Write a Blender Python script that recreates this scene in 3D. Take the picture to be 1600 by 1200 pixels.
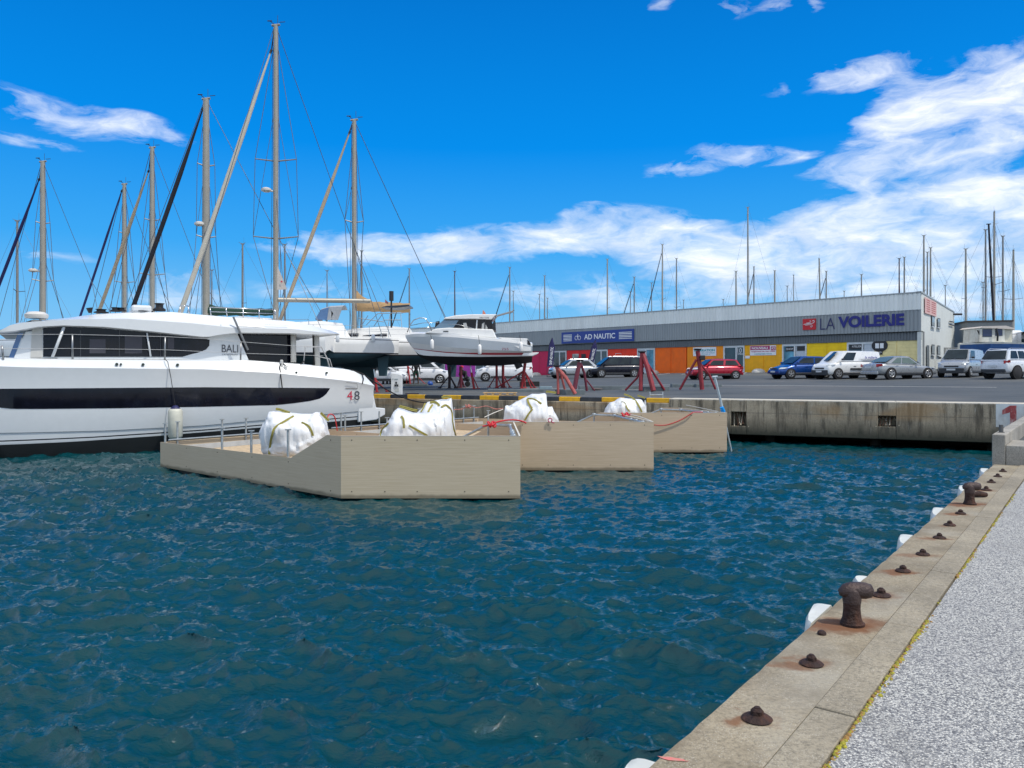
import bpy, math, random
import numpy as np
from mathutils import Vector, Matrix, Euler
random.seed(7)
R = math.radians
V = Vector
for o in list(bpy.data.objects): bpy.data.objects.remove(o)
scn = bpy.context.scene
COL = scn.collection

# ---------------------------------------------------------------- camera
EYE, F, HOR = 2.6, 1202.0, 582.0          # eye height over the water, focal length in photo pixels, horizon row
cam = bpy.data.cameras.new('camera'); camo = bpy.data.objects.new('camera', cam); COL.objects.link(camo)
camo.location = (0, 0, EYE); camo.rotation_euler = (R(90), 0, 0)
cam.sensor_width = 36; cam.lens = F / 1600 * 36; cam.shift_y = -(600 - HOR) / 1600
cam.clip_start = .1; cam.clip_end = 6000
scn.camera = camo
scn.view_settings.view_transform = 'Standard'; scn.view_settings.look = 'None'
scn.view_settings.exposure = EXPO = 0.12; scn.view_settings.gamma = 1
scn.cycles.use_adaptive_sampling = True; scn.cycles.adaptive_threshold = .01
scn.cycles.max_bounces = 6; scn.cycles.use_denoising = True
scn.cycles.transparent_max_bounces = 8

# ---------------------------------------------------------------- sun and sky
SUN_ELEV, SUN_H = R(60), V((.86, -.51, 0)).normalized()
sd = V((SUN_H.x * math.cos(SUN_ELEV), SUN_H.y * math.cos(SUN_ELEV), math.sin(SUN_ELEV)))
sl = bpy.data.lights.new('sun', 'SUN'); sl.energy = 3.0; sl.angle = R(.5); sl.color = (1, .94, .84)
so = bpy.data.objects.new('sun', sl); COL.objects.link(so)
so.rotation_euler = (-sd).to_track_quat('-Z', 'Y').to_euler(); so.location = sd * 60

world = bpy.data.worlds.new('World'); scn.world = world; world.use_nodes = True
class NT:
    def __init__(s, tree): s.t = tree; s.n = tree.nodes; s.l = tree.links
    def new(s, typ, **k):
        nd = s.n.new(typ)
        for a, b in k.items(): setattr(nd, a, b)
        return nd
    def put(s, sock, v):
        if hasattr(v, 'is_output'): s.l.new(v, sock)
        elif v is not None: sock.default_value = v
    def m(s, op, a, b=None, c=None, clamp=False):
        nd = s.new('ShaderNodeMath', operation=op, use_clamp=clamp)
        s.put(nd.inputs[0], a)
        if b is not None: s.put(nd.inputs[1], b)
        if c is not None: s.put(nd.inputs[2], c)
        return nd.outputs[0]
    def vm(s, op, a, b=None, scale=None):
        nd = s.new('ShaderNodeVectorMath', operation=op)
        s.put(nd.inputs[0], a)
        if b is not None: s.put(nd.inputs[1], b)
        if scale is not None: s.put(nd.inputs['Scale'], scale)
        return nd.outputs['Value'] if op in ('LENGTH', 'DISTANCE', 'DOT_PRODUCT') else nd.outputs[0]
    def noise(s, vec, scale, detail=4, rough=.55, dist=0.0):
        nd = s.new('ShaderNodeTexNoise'); s.put(nd.inputs['Vector'], vec)
        nd.inputs['Scale'].default_value = scale; nd.inputs['Detail'].default_value = detail
        nd.inputs['Roughness'].default_value = rough; nd.inputs['Distortion'].default_value = dist
        return nd.outputs[0]
    def mapr(s, v, a, b, c=0.0, d=1.0, smooth=False):
        nd = s.new('ShaderNodeMapRange', interpolation_type='SMOOTHSTEP' if smooth else 'LINEAR')
        s.put(nd.inputs[0], v)
        for i, q in enumerate((a, b, c, d)): s.put(nd.inputs[i + 1], q)
        return nd.outputs[0]
    def mix(s, fac, a, b, blend='MIX'):
        nd = s.new('ShaderNodeMix', data_type='RGBA', blend_type=blend)
        s.put(nd.inputs[0], fac)
        for sock, v in ((nd.inputs[6], a), (nd.inputs[7], b)):
            s.put(sock, v if hasattr(v, 'is_output') or len(v) == 4 else (*v, 1))
        return nd.outputs[2]
    def mapping(s, vec, loc=(0, 0, 0), rot=(0, 0, 0), scale=(1, 1, 1), typ='POINT'):
        nd = s.new('ShaderNodeMapping', vector_type=typ); s.put(nd.inputs[0], vec)
        if typ != 'NORMAL': pass
        nd.inputs['Location'].default_value = loc; nd.inputs['Rotation'].default_value = rot
        nd.inputs['Scale'].default_value = scale
        return nd.outputs[0]

def build_world():
    w = NT(world.node_tree); w.n.clear()
    out = w.new('ShaderNodeOutputWorld'); bg = w.new('ShaderNodeBackground')
    sky = w.new('ShaderNodeTexSky', sky_type='NISHITA'); sky.sun_disc = False
    sky.sun_elevation = SUN_ELEV; sky.sun_rotation = math.atan2(sd.x, sd.y)
    sky.air_density = 1.0; sky.dust_density = .3; sky.ozone_density = 2.5
    tc = w.new('ShaderNodeTexCoord'); D = tc.outputs['Generated']
    sp = w.new('ShaderNodeSeparateXYZ'); w.put(sp.inputs[0], D)
    az = w.m('ARCTAN2', sp.outputs[0], sp.outputs[1]); el = w.m('ARCSINE', sp.outputs[2])
    # the photograph's deep saturated blue, graded by elevation and blended with the physical sky
    rp = w.new('ShaderNodeValToRGB'); w.put(rp.inputs[0], w.mapr(el, 0, R(90))); e = rp.color_ramp.elements
    e[0].position = 0; e[0].color = (.305, .61, .90, 1); e[1].position = 1; e[1].color = (.02, .10, .30, 1)
    for pos, c in ((.05, (.17, .53, .93)), (.10, (.045, .40, .93)), (.18, (.0, .272, .86)), (.30, (.0, .178, .64)), (.5, (.0, .13, .46))):
        x = e.new(pos); x.color = (*c, 1)
    grad = w.vm('SCALE', rp.outputs[0], scale=9.2)
    col = w.mix(.012, grad, sky.outputs[0])
    cmb = w.new('ShaderNodeCombineXYZ'); w.put(cmb.inputs[0], az); w.put(cmb.inputs[1], el)
    ae = cmb.outputs[0]
    # wispy distortion of the cloud field
    wn = w.new('ShaderNodeTexNoise'); w.put(wn.inputs['Vector'], w.mapping(ae, scale=(5, 16, 1)))
    wn.inputs['Scale'].default_value = 1.6; wn.inputs['Detail'].default_value = 6
    dis = w.vm('SCALE', w.vm('SUBTRACT', wn.outputs[1], (.5, .5, .5)), scale=.10)
    dis = w.mapping(dis, scale=(1, .42, 0))
    p = w.vm('ADD', ae, dis)
    total = None
    blobs = [  # px, py, rx, ry (photo pixels), tilt, weight
        (150, 190, 150, 22, -6, .80), (40, 214, 95, 11, -4, .6), (60, 178, 60, 9, 0, .4), (90, 394, 70, 9, 0, .35),
        (600, 388, 175, 22, 0, 1.15), (800, 382, 190, 24, 2, 1.15), (980, 368, 150, 34, 0, 1.1), (900, 350, 60, 16, 10, .6),
        (280, 462, 85, 26, 0, .8), (500, 450, 110, 18, 0, .35), (1120, 395, 130, 42, -5, 1.0),
        (1345, 118, 85, 20, 4, .8), (1290, 120, 45, 9, 0, .5), (1440, 120, 60, 16, 10, .5), (1500, 150, 150, 44, 14, 1.2), (1420, 190, 110, 30, 14, .9), (1570, 190, 90, 40, 0, 1.2), (1620, 130, 120, 36, 10, 1.0),
        (1165, 240, 90, 14, -4, .6), (1060, 262, 70, 12, 2, .55), (1250, 244, 30, 9, 0, .6),
        (1370, 258, 110, 26, 4, .85), (1510, 245, 90, 22, 0, .75), (1340, 285, 60, 10, 0, .5),
        (1400, 335, 210, 44, 6, 1.15), (1540, 330, 160, 60, 0, 1.15), (1300, 380, 200, 46, 3, 1.0), (1500, 410, 220, 60, 0, 1.15), (1420, 440, 260, 34, 0, .8), (1250, 420, 180, 30, 0, .6),
        (1180, 455, 420, 34, 0, .62), (820, 460, 160, 16, 0, .35), (1480, 470, 260, 36, 0, .7),
        (1150, 10, 28, 14, 0, .42), (1205, 8, 26, 10, 0, .45), (1275, 8, 18, 10, 0, .35), (1040, 6, 16, 9, 0, .3),
        (1215, 140, 20, 6, 0, .3)]
    for (px, py, rx, ry, tilt, wt) in blobs:
        r = (px - 800) / F; v = (HOR - py) / F
        a = math.atan(r); e = math.atan(v * math.cos(a)); k = math.cos(a) ** 2
        mp = w.mapping(p, loc=(a, e, 0), rot=(0, 0, R(tilt)), scale=(rx / F * k * 1.25, ry / F * k ** .5 * 1.35, 1), typ='TEXTURE')
        d = w.vm('LENGTH', mp)
        b = w.m('MULTIPLY', w.m('SUBTRACT', 1.0, d, clamp=True), wt * 1.5)
        total = b if total is None else w.m('MAXIMUM', total, b) if False else w.m('ADD', total, b)
    # out-of-view cloud, added for neutral fill light and grey reflections on the water
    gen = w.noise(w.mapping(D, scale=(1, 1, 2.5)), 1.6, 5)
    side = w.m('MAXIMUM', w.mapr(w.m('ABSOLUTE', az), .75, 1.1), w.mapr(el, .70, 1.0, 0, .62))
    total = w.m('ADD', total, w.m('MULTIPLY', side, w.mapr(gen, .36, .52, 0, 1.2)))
    total = w.m('MINIMUM', total, 1.25)
    fn = w.noise(w.mapping(p, scale=(6, 15, 1)), 2.2, 9, .62, .3)
    fine = w.noise(w.mapping(p, rot=(0, 0, .3), scale=(14, 40, 1)), 2.5, 6, .6, .6)
    nz = w.m('ADD', w.m('MULTIPLY', fn, .75), w.m('MULTIPLY', fine, .25))
    dens = w.m('ADD', total, w.m('MULTIPLY', w.m('SUBTRACT', nz, .525), 4.4))
    gate = w.mapr(total, .02, .3)
    mask = w.m('MULTIPLY', w.mapr(dens, -.05, 1.75), gate)
    mask = w.m('MULTIPLY', mask, .97)
    # cloud brightness: thick middles slightly grey below
    shn = w.noise(w.mapping(p, loc=(3, 1.35, 0), scale=(5, 13, 1)), 2.0, 6, .5, .2)
    sh = w.m('MULTIPLY', w.mapr(shn, .38, .60), w.mapr(el, .34, .10))
    cc = w.mix(sh, (10.4, 10.6, 10.8), (6.0, 7.2, 9.0))
    # added out-of-view cloud, set brighter than the cloud ahead to lift the fill
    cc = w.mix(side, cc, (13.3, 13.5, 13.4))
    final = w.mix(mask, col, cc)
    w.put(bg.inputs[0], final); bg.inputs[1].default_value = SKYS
    w.l.new(bg.outputs[0], out.inputs[0])
SKYS = .1
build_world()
world.cycles.sampling_method = 'MANUAL'; world.cycles.sample_map_resolution = 512

# ---------------------------------------------------------------- materials
MATS = {}
def mat(name, col, rough=.5, metal=0.0, var=.08, vs=4.0, bump=0.0, bs=30.0, alpha=None, spec=.5, coat=0, dirt=None, ds=3.0, trans=0.0):
    """plain procedural material: base colour with noise variation, optional dirt colour in patches, optional bump"""
    if name in MATS: return MATS[name]
    m = bpy.data.materials.new(name); m.use_nodes = True; MATS[name] = m
    t = NT(m.node_tree); p = t.n['Principled BSDF']
    tc = t.new('ShaderNodeTexCoord').outputs['Object']
    n = t.noise(tc, vs, 5)
    lo = [max(0, c * (1 - var)) for c in col]; hi = [min(1, c * (1 + var)) for c in col]
    c = t.mix(t.mapr(n, .3, .7), lo, hi)
    if dirt:
        dn = t.noise(t.mapping(tc, scale=(1, 1, .5)), ds, 8, .65)
        c = t.mix(t.mapr(dn, .5, .72, 0, dirt[3] if len(dirt) > 3 else .6), c, dirt[:3])
    t.put(p.inputs['Base Color'], c)
    t.put(p.inputs['Roughness'], t.mapr(n, .2, .8, max(0.02, rough * .85), min(1, rough * 1.15)))
    p.inputs['Metallic'].default_value = metal
    p.inputs['Specular IOR Level'].default_value = spec
    if coat: p.inputs['Coat Weight'].default_value = coat; p.inputs['Coat Roughness'].default_value = .04
    if bump:
        b = t.new('ShaderNodeBump'); b.inputs['Strength'].default_value = bump; b.inputs['Distance'].default_value = .02
        t.put(b.inputs['Height'], t.noise(tc, bs, 6)); t.put(p.inputs['Normal'], b.outputs[0])
    return m

# ---------------------------------------------------------------- mesh helpers
def P(px, py, Y): return V(((px - 800) / F * Y, Y, EYE - (py - HOR) / F * Y))
def proj(v): return 800 + F * v.x / v.y, HOR - F * (v.z - EYE) / v.y

class MB:
    def __init__(s): s.v = []; s.f = []; s.m = []
    def add(s, vs, fs, mi=0):
        o = len(s.v); s.v += [V(x) for x in vs]; s.f += [tuple(i + o for i in f) for f in fs]; s.m += [mi] * len(fs)
        return s
    def box(s, c, d, rz=0.0, mi=0, M=None):
        x, y, z = [k / 2 for k in d]
        vs = [V((a * x, b * y, e * z)) for a in (-1, 1) for b in (-1, 1) for e in (-1, 1)]
        Mx = Matrix.Rotation(rz, 3, 'Z') if M is None else M
        vs = [Mx @ q + V(c) for q in vs]
        return s.add(vs, [(0, 1, 3, 2), (4, 6, 7, 5), (0, 4, 5, 1), (2, 3, 7, 6), (0, 2, 6, 4), (1, 5, 7, 3)], mi)
    def obox(s, o, a, b, c, mi=0):
        """box from a corner and three edge vectors"""
        o, a, b, c = V(o), V(a), V(b), V(c)
        vs = [o + a * i + b * j + c * k for i in (0, 1) for j in (0, 1) for k in (0, 1)]
        if a.cross(b).dot(c) < 0:
            return s.add(vs, [(0, 2, 3, 1), (4, 5, 7, 6), (0, 1, 5, 4), (2, 6, 7, 3), (0, 4, 6, 2), (1, 3, 7, 5)], mi)
        return s.add(vs, [(0, 1, 3, 2), (4, 6, 7, 5), (0, 4, 5, 1), (2, 3, 7, 6), (0, 2, 6, 4), (1, 5, 7, 3)], mi)
    def tube(s, pts, r, seg=8, mi=0, cap=True):
        pts = [V(p) for p in pts]; n = len(pts); rs = r if isinstance(r, (list, tuple)) else [r] * n
        o = len(s.v); up = None
        for i, p in enumerate(pts):
            d = (pts[min(i + 1, n - 1)] - pts[max(i - 1, 0)])
            d = d.normalized() if d.length > 1e-9 else V((0, 0, 1))
            if up is None: up = V((0, 0, 1)) if abs(d.z) < .9 else V((1, 0, 0))
            a = d.cross(up)
            if a.length < 1e-6: a = d.cross(V((0, 1, 0)))
            a.normalize(); b = a.cross(d).normalized(); up = b
            for k in range(seg):
                t = 2 * math.pi * k / seg
                s.v.append(p + (a * math.cos(t) + b * math.sin(t)) * rs[i])
        for i in range(n - 1):
            for k in range(seg):
                k2 = (k + 1) % seg
                s.f.append((o + i * seg + k, o + i * seg + k2, o + (i + 1) * seg + k2, o + (i + 1) * seg + k)); s.m.append(mi)
        if cap:
            s.f.append(tuple(o + k for k in reversed(range(seg)))); s.m.append(mi)
            s.f.append(tuple(o + (n - 1) * seg + k for k in range(seg))); s.m.append(mi)
        return s
    def lathe(s, c, prof, seg=16, mi=0, M=None):
        """profile [(r,z)...] turned about z through c"""
        c = V(c); o = len(s.v); M = M or Matrix.Identity(3)
        for r, z in prof:
            for k in range(seg):
                t = 2 * math.pi * k / seg
                s.v.append(c + M @ V((r * math.cos(t), r * math.sin(t), z)))
        for i in range(len(prof) - 1):
            for k in range(seg):
                k2 = (k + 1) % seg
                s.f.append((o + i * seg + k, o + i * seg + k2, o + (i + 1) * seg + k2, o + (i + 1) * seg + k)); s.m.append(mi)
        s.f.append(tuple(o + k for k in reversed(range(seg)))); s.m.append(mi)
        s.f.append(tuple(o + (len(prof) - 1) * seg + k for k in range(seg))); s.m.append(mi)
        return s
    def prism(s, poly, ext, mi=0):
        """closed polygon (3D points) pushed along ext"""
        n = len(poly); a = [V(p) for p in poly]; e = V(ext)
        nr = V((0, 0, 0))
        for i in range(n): nr += a[i].cross(a[(i + 1) % n])
        if nr.dot(e) > 0: a.reverse()
        vs = a + [p + e for p in a]
        fs = [tuple(range(n)), tuple(range(2 * n - 1, n - 1, -1))]
        fs += [(i, n + i, n + (i + 1) % n, (i + 1) % n) for i in range(n)]
        return s.add(vs, fs, mi)
    def loft(s, rings, mis=None, closed=False, caps=False, mi=0):
        o = len(s.v); k = len(rings[0])
        for r in rings: s.v += [V(p) for p in r]
        for i in range(len(rings) - 1):
            for j in range(k if closed else k - 1):
                j2 = (j + 1) % k
                s.f.append((o + i * k + j, o + i * k + j2, o + (i + 1) * k + j2, o + (i + 1) * k + j))
                s.m.append(mis[j] if mis else mi)
        if caps:
            s.f.append(tuple(o + j for j in reversed(range(k)))); s.m.append(mi)
            s.f.append(tuple(o + (len(rings) - 1) * k + j for j in range(k))); s.m.append(mi)
        return s
    def xform(s, M):
        s.v = [M @ q for q in s.v]; return s
    def mesh(s, name, off=V((0, 0, 0)), smooth=False, fix=True):
        me = bpy.data.meshes.new(name)
        me.from_pydata([tuple(q - off) for q in s.v], [], s.f)
        me.polygons.foreach_set('material_index', s.m)
        if fix:
            import bmesh
            bm = bmesh.new(); bm.from_mesh(me); bmesh.ops.recalc_face_normals(bm, faces=bm.faces); bm.to_mesh(me); bm.free()
        if smooth:
            me.polygons.foreach_set('use_smooth', [True] * len(me.polygons))
            if smooth is not True: me.set_sharp_from_angle(angle=R(smooth))
        me.update(); return me
    def build(s, name, mats, parent=None, smooth=False, bevel=0, sub=0, local=False, solid=0, fix=True):
        off = V((0, 0, 0)) if (local or parent is None) else wloc(parent)
        if parent is None and not local and s.v:
            off = base_of(s.v)
        o = bpy.data.objects.new(name, s.mesh(name, off, smooth, fix)); COL.objects.link(o)
        for m in (mats if isinstance(mats, (list, tuple)) else [mats]): o.data.materials.append(m)
        if parent is None: o.location = off
        else: o.parent = parent
        if solid: md = o.modifiers.new('solid', 'SOLIDIFY'); md.thickness = solid; md.offset = 0
        if bevel: md = o.modifiers.new('bevel', 'BEVEL'); md.width = bevel; md.segments = 2; md.limit_method = 'ANGLE'; md.angle_limit = R(35)
        if sub: md = o.modifiers.new('sub', 'SUBSURF'); md.levels = sub; md.render_levels = sub
        return o
def base_of(vs):
    lo = V((min(q.x for q in vs), min(q.y for q in vs), min(q.z for q in vs))); hi = V((max(q.x for q in vs), max(q.y for q in vs), 0))
    return V(((lo.x + hi.x) / 2, (lo.y + hi.y) / 2, lo.z))
def wloc(o):
    l = V(o.location)
    while o.parent: o = o.parent; l += V(o.location)
    return l
def tag(o, label=None, cat=None, group=None, kind=None):
    if label: o['label'] = label
    if cat: o['category'] = cat
    if group: o['group'] = group
    if kind: o['kind'] = kind
    return o
def thing(name, label, cat, loc, group=None, rz=0.0):
    o = bpy.data.objects.new(name, None); COL.objects.link(o); o.location = loc; o.rotation_euler = (0, 0, rz)
    o.empty_display_size = .3
    return tag(o, label, cat, group)
def clone(root, label=None):
    c = root.copy(); COL.objects.link(c)
    for ch in root.children:
        d = ch.copy(); COL.objects.link(d); d.parent = c
        for g in ch.children:
            e = g.copy(); COL.objects.link(e); e.parent = d
    if label: c['label'] = label
    return c
def lerp(a, b, t): return a + (b - a) * t
def interp(tab, x):
    if x <= tab[0][0]: return tab[0][1]
    for (x0, y0), (x1, y1) in zip(tab, tab[1:]):
        if x <= x1: return y0 + (y1 - y0) * (x - x0) / (x1 - x0)
    return tab[-1][1]
def lettering(name, s, o, right, up, width, height, m, parent, bold=0.0, depth=.012, mono=None, shear=0):
    """words as real geometry: cap height and total width fitted; o = lower left corner"""
    cu = bpy.data.curves.new(name, 'FONT'); cu.body = s; cu.size = 1; cu.offset = bold; cu.extrude = 0; cu.shear = shear
    tmp = bpy.data.objects.new('tmp', cu); COL.objects.link(tmp)
    bpy.context.view_layer.update()
    me = bpy.data.meshes.new_from_object(tmp.evaluated_get(bpy.context.evaluated_depsgraph_get()))
    bpy.data.objects.remove(tmp)
    xs = [v.co.x for v in me.vertices]; ys = [v.co.y for v in me.vertices]
    x0, x1, y0, y1 = min(xs), max(xs), min(ys), max(ys)
    right = V(right).normalized(); up = V(up).normalized(); nr = right.cross(up)
    off = wloc(parent)
    for v in me.vertices:
        q = V(o) + right * ((v.co.x - x0) / (x1 - x0) * width) + up * ((v.co.y - y0) / (y1 - y0) * height) + nr * depth
        v.co = q - off
    me.materials.clear(); me.materials.append(m)
    ob = bpy.data.objects.new(name, me); COL.objects.link(ob); ob.parent = parent
    return ob
# ================================================================ SETTING
Q0, QD, QN = V((-6.27, 35.4, 0)), V((-.906, .423, 0)), V((.423, .906, 0))     # far quay line, along it (leftwards) and inland
def q_of(px):
    r = (px - 800) / F; return (r * Q0.y - Q0.x) / (QD.x - r * QD.y)
def Q(s, n=0.0, z=0.0): return Q0 + QD * s + QN * n + V((0, 0, z))
def lot_z(x, y):
    d = V((x, y, 0)) - Q0; s = d.dot(QD); t = max(0.0, d.dot(QN))
    g = min(.031, max(.008, .0295 - .0004 * (s + 24.3)))
    return 1.5 + g * min(t, 62)
def ground_at(px, py, lo=27.0, hi=110.0):
    """where the ray through a photo point meets the sloping yard"""
    Y = lo
    while Y < hi:
        p = P(px, py, Y)
        if p.z <= lot_z(p.x, p.y) and (V((p.x, p.y, 0)) - Q0).dot(QN) > 0: return V((p.x, p.y, lot_z(p.x, p.y)))
        Y += .05
    return V((p.x, p.y, lot_z(p.x, p.y)))
def on_lot(px, Y):
    p = P(px, 600, Y); return V((p.x, p.y, lot_z(p.x, p.y)))

# ---- water: wind chop from a random sea surface, real displaced geometry
def water():
    rng = np.random.default_rng(5)
    def patch(L, N, lam, spread, wd, seed, small=.12):
        rg = np.random.default_rng(seed)
        k = 2 * np.pi * np.fft.fftfreq(N, L / N); kx, ky = np.meshgrid(k, k, indexing='ij'); kk = np.hypot(kx, ky); kk[0, 0] = 1
        k0 = 2 * np.pi / lam
        cosd = (kx * wd[0] + ky * wd[1]) / kk
        S = np.exp(-.62 * (k0 / kk) ** 2) / kk ** 3.45 * (np.abs(cosd) ** spread + .05) * np.exp(-(kk * small / 6.28) ** 2)
        S[0, 0] = 0
        ph = (rg.normal(size=(N, N)) + 1j * rg.normal(size=(N, N))) * np.sqrt(S)
        h = np.fft.ifft2(ph).real
        dx = np.fft.ifft2(1j * kx / kk * ph).real; dy = np.fft.ifft2(1j * ky / kk * ph).real
        s = h.std(); return h / s, dx / s, dy / s
    A = patch(19.0, 1024, 1.35, 2.6, (.26, .966), 3, .05)
    B = patch(11.3, 512, .55, 1.6, (-.30, .95), 8, .05)
    def samp(a, L, x, y):
        N = a.shape[0]; u = (x / L % 1) * N; v = (y / L % 1) * N
        i = np.floor(u).astype(int) % N; j = np.floor(v).astype(int) % N; fu = u - np.floor(u); fv = v - np.floor(v)
        i2 = (i + 1) % N; j2 = (j + 1) % N
        return a[i, j] * (1 - fu) * (1 - fv) + a[i2, j] * fu * (1 - fv) + a[i, j2] * (1 - fu) * fv + a[i2, j2] * fu * fv
    nr, na = 900, 900
    r = 3.6 * np.exp(np.linspace(0, math.log(70 / 3.6), nr)); an = np.radians(np.linspace(-66, 58, na))
    rr, aa = np.meshgrid(r, an, indexing='ij'); x = rr * np.sin(aa); y = rr * np.cos(aa) - 2.6
    gust = .85 + .42 * np.sin(x * .23 + 1.1) * np.cos(y * .19 + x * .07)
    ha, hb = .042 * gust, .0115
    z = samp(A[0], 19.0, x, y) * ha + samp(B[0], 11.3, x, y) * hb
    cx = samp(A[1], 19.0, x, y) * ha * .85 + samp(B[1], 11.3, x, y) * hb * .8
    cy = samp(A[2], 19.0, x, y) * ha * .85 + samp(B[2], 11.3, x, y) * hb * .8
    co = np.stack([x + cx, y + cy, z], -1).reshape(-1, 3)
    i = np.arange((nr - 1) * na).reshape(nr - 1, na)[:, :-1].ravel()
    faces = np.stack([i, i + na, i + na + 1, i + 1], -1)
    me = bpy.data.meshes.new('water')
    me.vertices.add(len(co)); me.vertices.foreach_set('co', co.ravel())
    me.loops.add(faces.size); me.loops.foreach_set('vertex_index', faces.ravel())
    me.polygons.add(len(faces)); me.polygons.foreach_set('loop_start', np.arange(0, faces.size, 4)); me.polygons.foreach_set('loop_total', np.full(len(faces), 4))
    me.polygons.foreach_set('use_smooth', np.ones(len(faces), bool)); me.update(calc_edges=True)
    if me.polygons[0].normal.z < 0: me.flip_normals()
    o = bpy.data.objects.new('water', me); COL.objects.link(o)
    m = bpy.data.materials.new('harbour_water'); m.use_nodes = True
    t = NT(m.node_tree); p = t.n['Principled BSDF']; tc = t.new('ShaderNodeTexCoord').outputs['Object']
    p.inputs['IOR'].default_value = 1.43; p.inputs['Roughness'].default_value = .02
    big = t.noise(tc, .35, 3)
    t.put(p.inputs['Base Color'], t.mix(big, (.0, .027, .040), (.0, .050, .058)))
    n1 = t.noise(t.mapping(tc, rot=(0, 0, .3), scale=(1, 2.0, 1)), 6.0, 5, .62, .5)
    n2 = t.noise(t.mapping(tc, rot=(0, 0, -.4), scale=(1, 1.8, 1)), 23.0, 3, .6, .3)
    h = t.m('ADD', t.m('MULTIPLY', n1, .75), t.m('MULTIPLY', n2, .2))
    b = t.new('ShaderNodeBump'); b.inputs['Strength'].default_value = 1.0; b.inputs['Distance'].default_value = .026
    t.put(b.inputs['Height'], h); t.put(p.inputs['Normal'], b.outputs[0])
    o.data.materials.append(m); tag(o, kind='structure')
water()
# harbour bed far below and the wider water sheet around the detailed patch
mb = MB(); mb.add([(-220, -120, -.12), (40, -120, -.12), (40, 70, -.12), (-220, 70, -.12)], [(0, 1, 2, 3)])
tag(mb.build('harbour_water', mat('deep_water', (.005, .045, .06), .08, var=.3, vs=.5, bump=.8, bs=1.2), fix=False), kind='structure')

# ---- yard: one asphalt sheet rising gently towards the building
asph = bpy.data.materials.new('asphalt'); asph.use_nodes = True
def _asph():
    t = NT(asph.node_tree); p = t.n['Principled BSDF']; tc = t.new('ShaderNodeTexCoord').outputs['Object']
    a = t.noise(tc, 140, 3, .7); b = t.noise(t.mapping(tc, rot=(0, 0, .45), scale=(.25, 1.6, 1)), .8, 6, .6, .4); c = t.noise(tc, .13, 4)
    k = t.mix(t.mapr(b, .35, .65), (.042, .054, .063), (.088, .098, .104))
    k = t.mix(t.mapr(c, .5, .68, 0, .6), k, (.15, .145, .135))
    k = t.mix(t.mapr(a, .35, .65, 0, .5), k, (.06, .065, .07))
    pn = t.noise(tc, .5, 3, .5, 1.5)
    k = t.mix(t.mapr(pn, .60, .64, 0, .45), k, (.06, .066, .07))
    t.put(p.inputs['Base Color'], k); p.inputs['Roughness'].default_value = .85
    bp = t.new('ShaderNodeBump'); bp.inputs['Strength'].default_value = .4; bp.inputs['Distance'].default_value = .01
    t.put(bp.inputs['Height'], a); t.put(p.inputs['Normal'], bp.outputs[0])
_asph()
mb = MB()
ss = [-29.2 + i * 3.0 for i in range(31)] + [80, 110, 160, 230]; ts = [0.35 + i * 3.1 for i in range(21)] + [80, 110, 160, 260, 600, 1500]
ss = [-700, -400, -200, -110, -70, -50, -40, -34] + ss + [400, 700]
rings = []
for t_ in ts:
    rings.append([V(((q := Q(s, t_)).x, q.y, lot_z(q.x, q.y))) for s in ss])
mb.loft(rings); yard = tag(mb.build('parking_lot', asph, smooth=True), kind='structure')
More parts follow.
